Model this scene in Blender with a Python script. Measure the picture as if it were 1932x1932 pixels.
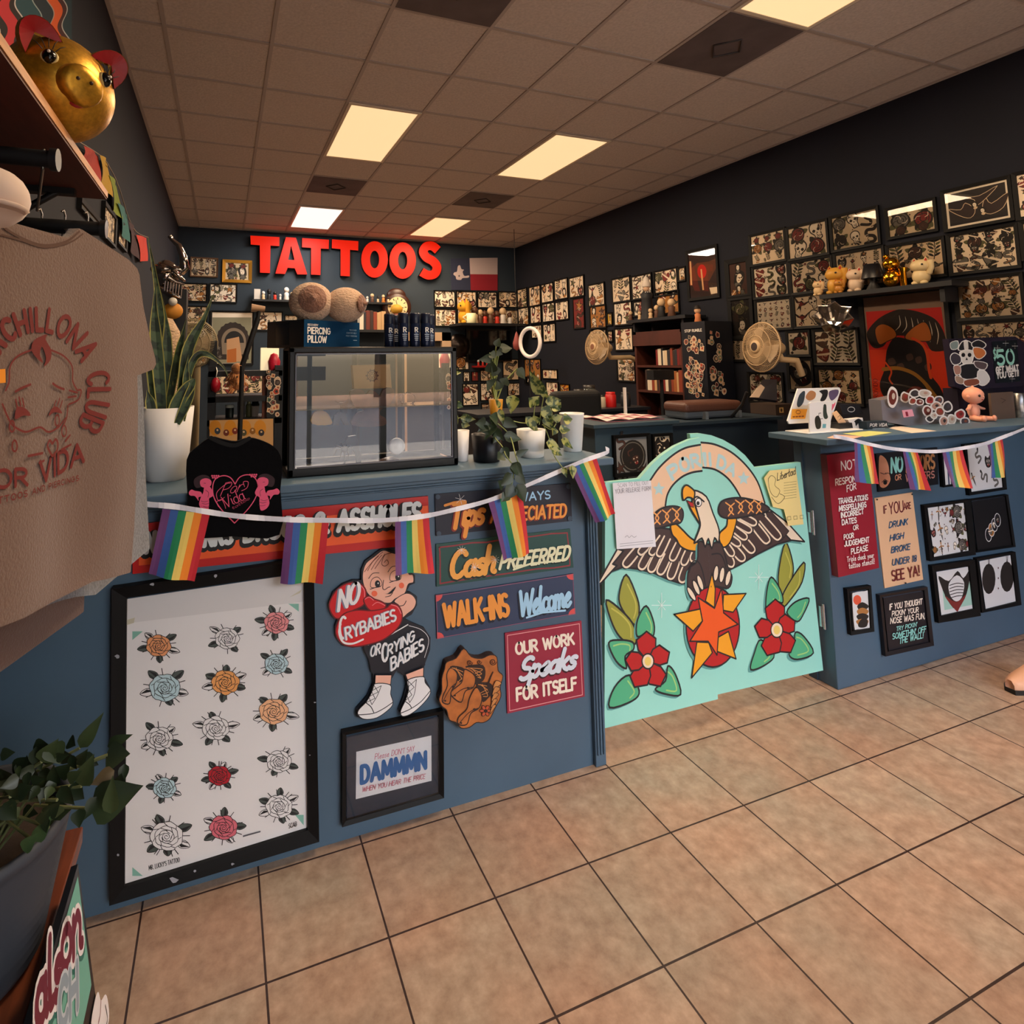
import bpy, math, random
from math import sin, cos, pi, radians
from mathutils import Vector, Matrix
from mathutils.geometry import tessellate_polygon
for o in list(bpy.data.objects): bpy.data.objects.remove(o)
S = bpy.context.scene; COL = S.collection
# ---------------------------------------------------------------- camera, sky, exposure
FPX, PCX, PCY, CAMZ = 1068.6016, 813.5007, 580.7652, 1.48006
cR, cU, cW = Vector((0.939185,-0.343244,-0.010746)), Vector((-0.021720,-0.090604,0.995650)), Vector((0.342724,0.934866,0.092549))
cam = bpy.data.cameras.new('camera'); cam.sensor_width = 36; cam.lens = FPX/1932*36
cam.shift_x = (966-PCX)/1932; cam.shift_y = -(966-PCY)/1932; cam.clip_start = .02
camo = bpy.data.objects.new('camera', cam); COL.objects.link(camo)
camo.matrix_world = Matrix(((cR.x,cU.x,-cW.x,0),(cR.y,cU.y,-cW.y,0),(cR.z,cU.z,-cW.z,CAMZ),(0,0,0,1)))
S.camera = camo
wd = bpy.data.worlds.new('world'); S.world = wd; wd.use_nodes = True
_n = wd.node_tree.nodes; _l = wd.node_tree.links
sky = _n.new('ShaderNodeTexSky'); sky.sky_type = 'NISHITA'; sky.sun_disc = False
sky.sun_elevation = radians(50); sky.sun_rotation = radians(140); sky.air_density = 1.0; sky.dust_density = 4.0
_bg = _n['Background']; _bg.inputs[1].default_value = SKY = 1.5
_l.new(sky.outputs[0], _bg.inputs[0])
sun = bpy.data.lights.new('sun','SUN'); sun.energy = 3.0; sun.angle = .01; sun.color = (1,.9,.75)
suno = bpy.data.objects.new('sun', sun); COL.objects.link(suno); suno.rotation_euler = (radians(-38), 0, radians(-25))
S.view_settings.view_transform = 'Standard'; S.view_settings.look = 'None'
S.view_settings.exposure = -0.2; S.view_settings.gamma = 1.0; S.view_settings.use_curve_mapping = False
S.cycles.max_bounces = 8; S.cycles.transparent_max_bounces = 24; S.cycles.sample_clamp_indirect = 6.0
S.cycles.use_denoising = True

# ---------------------------------------------------------------- helpers
def ray(x, y): return cR*((x-PCX)/FPX) - cU*((y-PCY)/FPX) + cW
def at(x, y, ax, v):
    d = ray(x, y); o = Vector((0,0,CAMZ)); return o + d*((v-o[ax])/d[ax])
def atp(x, y, O, N):
    d = ray(x, y); o = Vector((0,0,CAMZ)); return o + d*((O-o).dot(N)/d.dot(N))
def lin(c): return c/12.92 if c <= .04045 else ((c+.055)/1.055)**2.4
def hexc(h): return tuple(lin(int(h[i:i+2],16)/255) for i in (0,2,4)) + (1,)
_mc = {}
def M(h, rough=.6, metal=0, var=0, scale=8, bump=0, coat=0, emit=0, trans=0, spec=.5, stretch=None, h2=None, sheen=0):
    k = (h,rough,metal,var,scale,bump,coat,emit,trans,spec,stretch,h2,sheen)
    if k in _mc: return _mc[k]
    m = bpy.data.materials.new('mat_'+h); m.use_nodes = True; n = m.node_tree.nodes; l = m.node_tree.links
    b = n['Principled BSDF']; c = hexc(h)
    b.inputs['Base Color'].default_value = c; b.inputs['Roughness'].default_value = rough; b.inputs['Metallic'].default_value = metal
    b.inputs['Coat Weight'].default_value = coat; b.inputs['Coat Roughness'].default_value = .04
    b.inputs['Specular IOR Level'].default_value = spec; b.inputs['Sheen Weight'].default_value = sheen
    b.inputs['Transmission Weight'].default_value = trans
    if emit: b.inputs['Emission Color'].default_value = c; b.inputs['Emission Strength'].default_value = emit
    if var or bump:
        tc = n.new('ShaderNodeTexCoord'); nz = n.new('ShaderNodeTexNoise'); nz.inputs['Scale'].default_value = scale; nz.inputs['Detail'].default_value = 5
        src = tc.outputs['Object']
        if stretch:
            mp = n.new('ShaderNodeMapping'); mp.inputs['Scale'].default_value = stretch; l.new(src, mp.inputs[0]); src = mp.outputs[0]
        l.new(src, nz.inputs['Vector'])
        if var:
            r = n.new('ShaderNodeValToRGB'); r.color_ramp.elements[0].position = .3; r.color_ramp.elements[1].position = .7
            d = hexc(h2) if h2 else tuple(x*(1-var) for x in c[:3])+(1,)
            e = c if h2 else tuple(min(1,x*(1+var)) for x in c[:3])+(1,)
            r.color_ramp.elements[0].color = d; r.color_ramp.elements[1].color = e
            l.new(nz.outputs[0], r.inputs[0]); l.new(r.outputs[0], b.inputs['Base Color'])
        if bump:
            bp = n.new('ShaderNodeBump'); bp.inputs['Strength'].default_value = bump; bp.inputs['Distance'].default_value = .01
            l.new(nz.outputs[0], bp.inputs['Height']); l.new(bp.outputs[0], b.inputs['Normal'])
    _mc[k] = m; return m
def pane_mat(tint='ffffff', refl=1.5, rough=.01):
    k = ('pane',tint,refl)
    if k in _mc: return _mc[k]
    m = bpy.data.materials.new('mat_pane'); m.use_nodes = True; n = m.node_tree.nodes; l = m.node_tree.links
    n.clear(); o = n.new('ShaderNodeOutputMaterial'); mx = n.new('ShaderNodeMixShader'); t = n.new('ShaderNodeBsdfTransparent'); g = n.new('ShaderNodeBsdfGlossy'); f = n.new('ShaderNodeFresnel')
    f.inputs[0].default_value = refl; g.inputs['Roughness'].default_value = rough; t.inputs[0].default_value = hexc(tint)
    l.new(f.outputs[0], mx.inputs[0]); l.new(t.outputs[0], mx.inputs[1]); l.new(g.outputs[0], mx.inputs[2]); l.new(mx.outputs[0], o.inputs[0])
    _mc[k] = m; return m
WL = {}
def thing(name, label, cat, loc=(0,0,0), group=None):
    o = bpy.data.objects.new(name, None); COL.objects.link(o); o.empty_display_size = .05
    o.location = loc; WL[o.name] = Vector(loc); o['label'] = label; o['category'] = cat
    if group: o['group'] = group
    return o
def tag(o, label=None, cat=None, group=None, kind=None):
    for k, v in (('label',label),('category',cat),('group',group),('kind',kind)):
        if v: o[k] = v
    return o
def ring(n, r, ph=0): return [(r*cos(2*pi*i/n+ph), r*sin(2*pi*i/n+ph)) for i in range(n)]
class MB:
    def __init__(s): s.v = []; s.f = []; s.m = []; s.sm = []; s.mats = []
    def mi(s, m):
        if m not in s.mats: s.mats.append(m)
        return s.mats.index(m)
    def add(s, vs, fs, m, smooth=False):
        b = len(s.v); i = s.mi(m); s.v += [tuple(v) for v in vs]
        for f in fs: s.f.append([b+k for k in f]); s.m.append(i); s.sm.append(smooth)
    def box(s, c, size, m, rot=None):
        c = Vector(c); x,y,z = (k/2 for k in size); vs = [Vector((a*x,b*y,d*z)) for d in (-1,1) for b in (-1,1) for a in (-1,1)]
        if rot is not None:
            R = rot if isinstance(rot, Matrix) else Matrix.Rotation(rot,3,'Z'); vs = [R@v for v in vs]
        s.add([v+c for v in vs], [(0,2,3,1),(4,5,7,6),(0,1,5,4),(2,6,7,3),(0,4,6,2),(1,3,7,5)], m); return s
    def bb(s, lo, hi, m): return s.box([(a+b)/2 for a,b in zip(lo,hi)], [b-a for a,b in zip(lo,hi)], m)
    def tube(s, pts, r, m, n=8, cap=True):
        pts = [Vector(p) for p in pts]; rs = r if isinstance(r,(list,tuple)) else [r]*len(pts); vs = []; pv = None
        for i,p in enumerate(pts):
            t = (pts[min(i+1,len(pts)-1)]-pts[max(i-1,0)])
            t = t.normalized() if t.length > 1e-9 else Vector((0,0,1))
            if pv is None: a = t.orthogonal().normalized()
            else:
                a = pv - t*pv.dot(t); a = a.normalized() if a.length > 1e-6 else t.orthogonal().normalized()
            pv = a; b = t.cross(a)
            vs += [p + a*(rs[i]*cos(2*pi*k/n)) + b*(rs[i]*sin(2*pi*k/n)) for k in range(n)]
        fs = [(i*n+k, i*n+(k+1)%n, (i+1)*n+(k+1)%n, (i+1)*n+k) for i in range(len(pts)-1) for k in range(n)]
        s.add(vs, fs, m, True)
        if cap:
            s.add(vs[:n], [tuple(range(n))[::-1]], m); s.add(vs[-n:], [tuple(range(n))], m)
        return s
    def lathe(s, c, prof, m, n=20, axis=None, sq=None, smooth=True):
        c = Vector(c); A = Matrix.Identity(3) if axis is None else Vector((0,0,1)).rotation_difference(Vector(axis)).to_matrix()
        vs = []
        for r,z in prof:
            for k in range(n):
                a = 2*pi*k/n; q = 1 if sq is None else sq(k,z); vs.append(c + A@Vector((r*q*cos(a), r*q*sin(a), z)))
        fs = [(i*n+k, i*n+(k+1)%n, (i+1)*n+(k+1)%n, (i+1)*n+k) for i in range(len(prof)-1) for k in range(n)]
        s.add(vs, fs, m, smooth)
        if prof[0][0] > 1e-5: s.add(vs[:n], [tuple(range(n))[::-1]], m)
        if prof[-1][0] > 1e-5: s.add(vs[-n:], [tuple(range(n))], m)
        return s
    def sph(s, c, r, m, nu=14, nv=9, rot=None):
        c = Vector(c); r = (r,r,r) if not isinstance(r,(list,tuple)) else r; vs = []
        for j in range(nv+1):
            th = pi*j/nv
            for k in range(nu):
                a = 2*pi*k/nu; v = Vector((r[0]*sin(th)*cos(a), r[1]*sin(th)*sin(a), -r[2]*cos(th)))
                if rot is not None: v = rot@v
                vs.append(c+v)
        s.add(vs, [(j*nu+k, j*nu+(k+1)%nu, (j+1)*nu+(k+1)%nu, (j+1)*nu+k) for j in range(nv) for k in range(nu)], m, True); return s
    def prism(s, poly, O, U, V, N, t, m, mside=None):
        """flat outline in the plane O,U,V pushed back by t along -N; front face on the plane"""
        O,U,V,N = Vector(O),Vector(U),Vector(V),Vector(N); n = len(poly)
        f = [O+U*a+V*b for a,b in poly]; k = [p-N*t for p in f]
        for tri in tessellate_polygon([[Vector((a,b,0)) for a,b in poly]]):
            s.add([f[i] for i in tri],[(0,1,2)],m); s.add([k[i] for i in tri],[(2,1,0)],mside or m)
        for i in range(n):
            j=(i+1)%n; s.add([f[i],f[j],k[j],k[i]],[(0,1,2,3)],mside or m)
        return s
    def build(s, name, parent=None, bevel=0, sub=0, seg=2):
        o0 = WL.get(parent.name, Vector()) if parent else Vector()
        me = bpy.data.meshes.new(name); me.from_pydata([tuple(Vector(v)-o0) for v in s.v], [], s.f)
        for m in s.mats: me.materials.append(m)
        me.polygons.foreach_set('material_index', s.m); me.polygons.foreach_set('use_smooth', s.sm); me.update()
        o = bpy.data.objects.new(name, me); COL.objects.link(o)
        if parent: o.parent = parent; WL[o.name] = o0
        if bevel:
            b = o.modifiers.new('bevel','BEVEL'); b.width = bevel; b.segments = seg; b.limit_method = 'ANGLE'
        if sub:
            w = o.modifiers.new('weld','WELD'); w.merge_threshold = 1e-5
            b = o.modifiers.new('sub','SUBSURF'); b.levels = sub; b.render_levels = sub
        return o
def dup(root, d, label=None, group=None, rz=0):
    def rec(o, p):
        c = o.copy(); COL.objects.link(c)
        if p: c.parent = p
        for ch in [x for x in root_children.get(o.name, [])]: rec(ch, c)
        return c
    root_children = {}
    for x in bpy.data.objects:
        if x.parent: root_children.setdefault(x.parent.name, []).append(x)
    r = rec(root, None); r.location = Vector(root.location) + Vector(d); r.rotation_euler.z += rz
    if label: r['label'] = label
    if group: r['group'] = group
    return r
def spl(pts, n=6):
    """Catmull-Rom through 2-D/3-D points"""
    P = [tuple(p) for p in pts]
    if len(P) < 3: return P
    P = [P[0]]+P+[P[-1]]; out = []
    for i in range(1,len(P)-2):
        for k in range(n):
            t = k/n; a,b,c,d = P[i-1],P[i],P[i+1],P[i+2]
            out.append(tuple(.5*(2*q+(r-p)*t+(2*p-5*q+4*r-u)*t*t+(3*q-p-3*r+u)*t**3) for p,q,r,u in zip(a,b,c,d)))
    out.append(P[-2]); return out
def splc(pts, n=5):
    P = [tuple(p) for p in pts]; L = len(P); out = []
    for i in range(L):
        for k in range(n):
            t = k/n; a,b,c,d = P[i-1],P[i],P[(i+1)%L],P[(i+2)%L]
            out.append(tuple(.5*(2*q+(r-p)*t+(2*p-5*q+4*r-u)*t*t+(3*q-p-3*r+u)*t**3) for p,q,r,u in zip(a,b,c,d)))
    return out
def ell(cx, cy, rx, ry=None, n=16, a0=0, a1=360, rot=0):
    ry = rx if ry is None else ry; full = abs(a1-a0) >= 360; q = radians(rot); out = []
    for i in range(n if full else n+1):
        a = radians(a0+(a1-a0)*i/n); x,y = rx*cos(a),ry*sin(a); out.append((cx+x*cos(q)-y*sin(q), cy+x*sin(q)+y*cos(q)))
    return out
class Cv(MB):
    """flat drawing on a plane: layers of filled outlines and strokes, each a hair above the one before"""
    EPS = .00004
    def __init__(s, O, U, V, N, z0=.0004, fn=None):
        super().__init__(); s.O,s.U,s.V,s.N = Vector(O),Vector(U).normalized(),Vector(V).normalized(),Vector(N).normalized()
        s.z = z0; s.crop = None; s.fn = fn
    def setcrop(s, x0, y0, sc): s.crop = (x0,y0,sc); return s
    def px(s, x, y):
        if s.crop: x,y = s.crop[0]+x*s.crop[2], s.crop[1]+y*s.crop[2]
        d = atp(x, y, s.O, s.N)-s.O; return (d.dot(s.U), d.dot(s.V))
    def w3(s, p):
        q = s.O+s.U*p[0]+s.V*p[1]+s.N*s.z
        return s.fn(q) if s.fn else q
    def up(s, k=1): s.z += s.EPS*k; return s
    def poly(s, pts, m, px=False, up=True):
        if px: pts = [s.px(*p) for p in pts]
        V3 = [s.w3(p) for p in pts]
        for t in tessellate_polygon([[Vector((p[0],p[1],0)) for p in pts]]):
            a,b,c = (pts[i] for i in t)
            if (b[0]-a[0])*(c[1]-a[1])-(b[1]-a[1])*(c[0]-a[0]) < 0: t = (t[0],t[2],t[1])
            s.add([V3[i] for i in t],[(0,1,2)],m)
        if up: s.up()
        return s
    def line(s, pts, w, m, px=False, up=True, close=False, taper=False, cap=True):
        """w in metres"""
        if px: pts = [s.px(*p) for p in pts]
        if close: pts = list(pts)+[pts[0]]
        P = [pts[0]]
        for p in pts[1:]:
            if math.hypot(p[0]-P[-1][0],p[1]-P[-1][1]) > 1e-6: P.append(p)
        n = len(P); z = s.z
        if n < 2:
            s.add([s.w3((P[0][0]+x,P[0][1]+y)) for x,y in ring(8,w/2)],[tuple(range(8))],m); n = 0
        runs = []; cur = [0] if n else []
        for i in range(1,n):
            cur.append(i)
            if i < n-1:
                ax,ay,bx,by = P[i][0]-P[i-1][0],P[i][1]-P[i-1][1],P[i+1][0]-P[i][0],P[i+1][1]-P[i][1]
                if ax*bx+ay*by < .64*math.hypot(ax,ay)*math.hypot(bx,by): runs.append(cur); cur = [i]
        if cur: runs.append(cur)
        hw = lambda i: w*(.5 if not taper else max(.06,.5*sin(pi*(i+.35)/(n-.3))))
        for ri,R in enumerate(runs):
            s.z = z+s.EPS*(ri%3); L = []; 
            for q,i in enumerate(R):
                a = P[R[max(q-1,0)]]; b = P[R[min(q+1,len(R)-1)]]; dx,dy = b[0]-a[0],b[1]-a[1]; d = math.hypot(dx,dy) or 1e-9
                h = hw(i); nx,ny = -dy/d*h,dx/d*h; L.append((P[i],nx,ny,dx/d*h,dy/d*h))
            vs = []
            for p,nx,ny,_,_ in L: vs += [s.w3((p[0]-nx,p[1]-ny)),s.w3((p[0]+nx,p[1]+ny))]
            s.add(vs,[(2*k,2*k+2,2*k+3,2*k+1) for k in range(len(L)-1)],m)
            if cap and w > .0009 and not taper:
                for e,sg in ((0,-1),(-1,1)):
                    p,nx,ny,tx,ty = L[e]
                    s.add([s.w3((p[0]+nx*cos(a)+sg*tx*sin(a),p[1]+ny*cos(a)+sg*ty*sin(a))) for a in (0,.5,1.05,1.57,2.09,2.64,pi)],[tuple(range(7))],m)
        s.z = z+s.EPS*min(3,len(runs))
        if up: s.up()
        return s
    def outl(s, pts, fill, lw, lm, px=False):
        if px: pts = [s.px(*p) for p in pts]
        s.poly(pts, fill); s.line(pts, lw, lm, close=True); return s

# stroke letters: unit height, (advance, strokes)
def _A(cx,cy,rx,ry,a0,a1,n=9): return [(cx+rx*cos(radians(a0+(a1-a0)*i/n)), cy+ry*sin(radians(a0+(a1-a0)*i/n))) for i in range(n+1)]
G = {
'A':(.72,[[(0,0),(.36,1),(.72,0)],[(.13,.34),(.59,.34)]]),
'B':(.58,[[(0,0),(0,1),(.3,1)]+_A(.3,.76,.26,.24,90,-90)[1:]+[(0,.52),(.32,.52)]+_A(.32,.26,.28,.26,90,-90)[1:]+[(0,0)]]),
'C':(.6,[_A(.34,.5,.34,.5,45,315,12)]),
'D':(.62,[[(0,0),(0,1),(.24,1)]+_A(.24,.5,.38,.5,90,-90,10)[1:]+[(0,0)]]),
'E':(.5,[[(.5,1),(0,1),(0,0),(.5,0)],[(0,.53),(.42,.53)]]),
'F':(.5,[[(.5,1),(0,1),(0,0)],[(0,.53),(.42,.53)]]),
'G':(.66,[_A(.34,.5,.34,.5,48,360,12)+[(.4,.5)]]),
'H':(.62,[[(0,0),(0,1)],[(.62,0),(.62,1)],[(0,.5),(.62,.5)]]),
'I':(.08,[[(.04,0),(.04,1)]]),
'J':(.46,[[(.44,1),(.44,.26)]+_A(.22,.26,.22,.26,0,-165)[1:]]),
'K':(.62,[[(0,0),(0,1)],[(.58,1),(0,.42)],[(.2,.6),(.62,0)]]),
'L':(.48,[[(0,1),(0,0),(.48,0)]]),
'M':(.84,[[(0,0),(.08,1),(.42,.2),(.76,1),(.84,0)]]),
'N':(.64,[[(0,0),(0,1),(.64,0),(.64,1)]]),
'O':(.7,[_A(.35,.5,.35,.5,90,450,16)]),
'P':(.56,[[(0,0),(0,1),(.28,1)]+_A(.28,.73,.28,.27,90,-90)[1:]+[(0,.46)]]),
'Q':(.7,[_A(.35,.5,.35,.5,90,450,16),[(.42,.25),(.7,-.05)]]),
'R':(.6,[[(0,0),(0,1),(.28,1)]+_A(.28,.74,.28,.26,90,-90)[1:]+[(0,.48)],[(.25,.48),(.6,0)]]),
'S':(.56,[_A(.28,.75,.26,.25,40,270,9)+_A(.28,.25,.28,.25,90,-140,9)[1:]]),
'T':(.6,[[(0,1),(.6,1)],[(.3,1),(.3,0)]]),
'U':(.62,[[(0,1),(0,.3)]+_A(.31,.3,.31,.3,180,360,8)[1:]+[(.62,1)]]),
'V':(.68,[[(0,1),(.34,0),(.68,1)]]),
'W':(.96,[[(0,1),(.24,0),(.48,.85),(.72,0),(.96,1)]]),
'X':(.64,[[(0,0),(.64,1)],[(0,1),(.64,0)]]),
'Y':(.64,[[(0,1),(.32,.48),(.64,1)],[(.32,.48),(.32,0)]]),
'Z':(.6,[[(0,1),(.6,1),(0,0),(.6,0)]]),
'0':(.6,[_A(.3,.5,.3,.5,90,450,16)]),'1':(.2,[[(0,.8),(.16,1),(.16,0)]]),
'5':(.58,[[(.54,1),(.08,1),(.04,.55)]+_A(.27,.32,.3,.32,125,-140,10)]),
'8':(.56,[_A(.28,.75,.23,.25,-90,270,12),_A(.28,.25,.28,.25,90,450,12)]),
'!':(.1,[[(.05,1),(.05,.3)],[(.05,.02),(.05,0)]]),"'":(.08,[[(.06,1),(.02,.75)]]),'.':(.1,[[(.05,0),(.05,.02)]]),
',':(.1,[[(.06,.04),(.0,-.15)]]),'-':(.3,[[(0,.45),(.3,.45)]]),'$':(.5,[_A(.25,.72,.22,.2,40,270,8)+_A(.25,.3,.24,.22,90,-140,8)[1:],[(.25,1.08),(.25,-.08)]]),
'&':(.66,[spl([(.66,0),(.2,.7),(.3,1),(.44,.8),(.1,.4),(.1,.1),(.35,0),(.62,.4)],4)]),' ':(.3,[]),'·':(.16,[[(.08,.45),(.08,.47)]]),
'a':(.5,[_A(.22,.27,.22,.27,40,400,12),[(.42,.55),(.4,.12),(.5,.02)]]),
'b':(.44,[[(0,1),(0,.25)]+_A(.2,.26,.2,.26,180,520,12)]),
'c':(.38,[_A(.22,.27,.22,.27,55,320,9)]),
'd':(.5,[_A(.22,.27,.22,.27,40,400,12),[(.44,1.05),(.42,.12),(.5,.02)]]),
'e':(.42,[[(.03,.24)]+spl([(.2,.28),(.38,.42),(.26,.56),(.04,.34),(.08,.06),(.26,0),(.44,.14)],4)]),
'h':(.46,[[(0,1.05),(0,0)],spl([(0,.3),(.2,.55),(.36,.42),(.36,.1),(.48,.02)],4)]),
'i':(.16,[[(.04,.55),(.04,.1),(.16,.02)],[(.06,.78),(.07,.82)]]),
'k':(.46,[[(0,1.05),(0,0)],[(.38,.56),(.06,.26)],spl([(.14,.32),(.28,.1),(.46,0)],4)]),
'l':(.2,[spl([(.06,1.05),(.02,.5),(.06,.06),(.2,.04)],4)]),
'm':(.72,[[(0,.55),(0,0)],spl([(0,.3),(.16,.55),(.3,.4),(.3,0)],4),spl([(.3,.3),(.46,.55),(.6,.4),(.6,.08),(.72,.02)],4)]),
'n':(.46,[[(0,.55),(0,0)],spl([(0,.3),(.18,.55),(.34,.4),(.34,.08),(.46,.02)],4)]),
'o':(.46,[_A(.22,.27,.22,.27,90,450,12)]),
'p':(.44,[[(.02,.58),(-.02,-.42)],_A(.22,.27,.2,.27,170,-180,12)]),
'r':(.36,[[(0,.55),(0,0)],spl([(0,.28),(.14,.52),(.34,.5)],4)]),
's':(.36,[_A(.2,.42,.16,.13,40,260,7)+_A(.16,.15,.18,.15,70,-150,7)]),
't':(.3,[spl([(.1,.95),(.08,.3),(.14,.02),(.3,.06)],4),[(-.06,.58),(.26,.6)]]),
'u':(.48,[spl([(0,.55),(.02,.12),(.16,0),(.36,.2),(.38,.55)],4),[(.38,.55),(.38,.1),(.48,.02)]]),
'x':(.4,[[(0,.55),(.4,0)],[(.4,.55),(0,0)]]),'y':(.44,[[(0,.55),(.2,.05)],[(.42,.55),(.12,-.35)]]),
}
GAP = .2
def txt_lines(t, gap=GAP):
    x = 0; out = []
    for ch in t:
        w,st = G.get(ch) or G.get(ch.upper()) or G[' ']
        out += [[(x+p[0],p[1]) for p in s] for s in st]; x += w+gap
    return out, max(.05, x-gap)
def txt(cv, t, bl, br, tl, w, m, sh=None, shm=None, px=True, gap=GAP, cap=True):
    """letters fitted between baseline ends bl, br with cap height at tl; w = stroke width / height"""
    if px: bl,br,tl = cv.px(*bl),cv.px(*br),cv.px(*tl)
    L,W = txt_lines(t, gap); ex,ey = (br[0]-bl[0])/W,(br[1]-bl[1])/W; ux,uy = tl[0]-bl[0],tl[1]-bl[1]; h = math.hypot(ux,uy)
    def T(p, o=(0,0)): return (bl[0]+ex*p[0]+ux*p[1]+o[0], bl[1]+ey*p[0]+uy*p[1]+o[1])
    if sh:
        for s in L: cv.line([T(p,(sh[0]*h,sh[1]*h)) for p in s], w*h*1.15, shm, up=False)
        cv.up()
    for s in L: cv.line([T(p) for p in s], w*h, m, up=False, cap=cap)
    cv.up()
def txt_arc(cv, t, c, r, a0, a1, hh, w, m, px=True, ry=None, gap=GAP):
    """letters on an arc (degrees, image sense when px) of radius r, height hh"""
    L,W = txt_lines(t, gap); h = None
    for s in L:
        P = []
        for x,y in s:
            a = radians(a0+(a1-a0)*x/W); rr = r+hh*y; q = (c[0]+rr*cos(a), c[1]-rr*sin(a)*(ry or 1)); P.append(cv.px(*q) if px else (q[0], 2*c[1]-q[1]))
        cv.line(P, w, m, up=False)
    cv.up()
BLK = M('0b0b10', .55)
def rect_px(tl, br, ax, v, crop=(0,0,1)):
    """world rectangle on the wall plane ax=v from two photo corners: (lo, hi) in (horizontal, z)"""
    a = at(crop[0]+tl[0]*crop[2], crop[1]+tl[1]*crop[2], ax, v); b = at(crop[0]+br[0]*crop[2], crop[1]+br[1]*crop[2], ax, v)
    h = 1-ax
    return min(a[h],b[h]), min(a.z,b.z), max(a[h],b[h]), max(a.z,b.z)
# ---------------------------------------------------------------- shell
XL, XR, YB, YF, ZC = -.65, 4.83, 8.80, -1.75, 3.4505
CX0, CY0, CT = -.3685, 3.5036, .6096
FX0, FY0, FT = 1.655, 1.8565, .3048
def floor_mat():
    m = bpy.data.materials.new('mat_floor_tiles'); m.use_nodes = True; n = m.node_tree.nodes; l = m.node_tree.links; b = n['Principled BSDF']
    tc = n.new('ShaderNodeTexCoord'); mp = n.new('ShaderNodeMapping'); mp.inputs['Location'].default_value = (-FX0+20*FT+.0022, -FY0+20*FT+.0022, 0)
    br = n.new('ShaderNodeTexBrick'); br.offset = 0; br.squash = 1
    for k,v in (('Scale',1),('Mortar Size',.0028),('Mortar Smooth',.1),('Bias',0),('Brick Width',FT),('Row Height',FT)): br.inputs[k].default_value = v
    br.inputs['Color1'].default_value = hexc('b4a091'); br.inputs['Color2'].default_value = hexc('a58f80'); br.inputs['Mortar'].default_value = hexc('33211f')
    l.new(tc.outputs['Object'], mp.inputs[0]); l.new(mp.outputs[0], br.inputs['Vector'])
    nz = n.new('ShaderNodeTexNoise'); nz.inputs['Scale'].default_value = 22; nz.inputs['Detail'].default_value = 9; nz.inputs['Roughness'].default_value = .65
    n2 = n.new('ShaderNodeTexNoise'); n2.inputs['Scale'].default_value = 3.2; n2.inputs['Detail'].default_value = 2
    l.new(tc.outputs['Object'], nz.inputs['Vector']); l.new(tc.outputs['Object'], n2.inputs['Vector'])
    r1 = n.new('ShaderNodeValToRGB'); r1.color_ramp.elements[0].position=.3; r1.color_ramp.elements[1].position=.72; r1.color_ramp.elements[0].color=(.62,.55,.5,1); r1.color_ramp.elements[1].color=(1.12,1.1,1.06,1)
    r2 = n.new('ShaderNodeValToRGB'); r2.color_ramp.elements[0].position=.35; r2.color_ramp.elements[1].position=.68; r2.color_ramp.elements[0].color=(1.06,.93,.84,1); r2.color_ramp.elements[1].color=(.93,1.0,.97,1)
    l.new(nz.outputs[0], r1.inputs[0]); l.new(n2.outputs[0], r2.inputs[0])
    x1 = n.new('ShaderNodeMixRGB'); x1.blend_type='MULTIPLY'; x1.inputs[0].default_value=1; x2 = n.new('ShaderNodeMixRGB'); x2.blend_type='MULTIPLY'; x2.inputs[0].default_value=1
    l.new(br.outputs['Color'], x1.inputs[1]); l.new(r1.outputs[0], x1.inputs[2]); l.new(x1.outputs[0], x2.inputs[1]); l.new(r2.outputs[0], x2.inputs[2]); l.new(x2.outputs[0], b.inputs['Base Color'])
    bp = n.new('ShaderNodeBump'); bp.inputs['Strength'].default_value=.5; bp.inputs['Distance'].default_value=.002; bp.invert = True
    l.new(br.outputs['Fac'], bp.inputs['Height']); l.new(bp.outputs[0], b.inputs['Normal']); b.inputs['Roughness'].default_value=.42
    return m
def struct(mb, name, **k): return tag(mb.build(name, **k), kind='structure')
mb = MB(); mb.bb((XL-.2,YF-.2,-.1),(XR+.2,YB+.2,0), floor_mat()); struct(mb,'floor')
WALL = M('080e1f',.85,var=.12,scale=2.5,bump=.06); WALLB = M('23303d',.75,var=.1,scale=2,bump=.06)
mb = MB(); mb.bb((XL-.15,YF,0),(XL,YB,ZC+.05), WALL); struct(mb,'wall_left')
mb = MB(); mb.bb((XR,YF,0),(XR+.15,YB,ZC+.05), WALL); struct(mb,'wall_right')
mb = MB(); mb.bb((XL-.15,YB,0),(XR+.15,YB+.15,ZC+.05), WALLB); struct(mb,'wall_back')
TILE = M('c4b5a9',.9,var=.1,scale=60,bump=.35); BAR = M('a89a90',.6)
mb = MB(); mb.bb((XL-.15,YF,ZC+.012),(XR+.15,YB+.15,ZC+.1), TILE)
c = -1
for c in range(0,9):
    x = CX0+c*CT; mb.bb((x-.012,YF,ZC+.004),(x+.012,YB,ZC+.0125), BAR)
for r in range(-9,9):
    y = CY0+r*CT
    if YF < y < YB: mb.bb((XL,y-.012,ZC+.005),(XR,y+.012,ZC+.0125), BAR)
for lo,hi in (((XL,YF,ZC),(XL+.022,YB,ZC+.0125)),((XR-.022,YF,ZC),(XR,YB,ZC+.0125)),((XL,YB-.022,ZC),(XR,YB,ZC+.0125))): mb.bb(lo,hi,BAR)
struct(mb,'ceiling')
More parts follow.
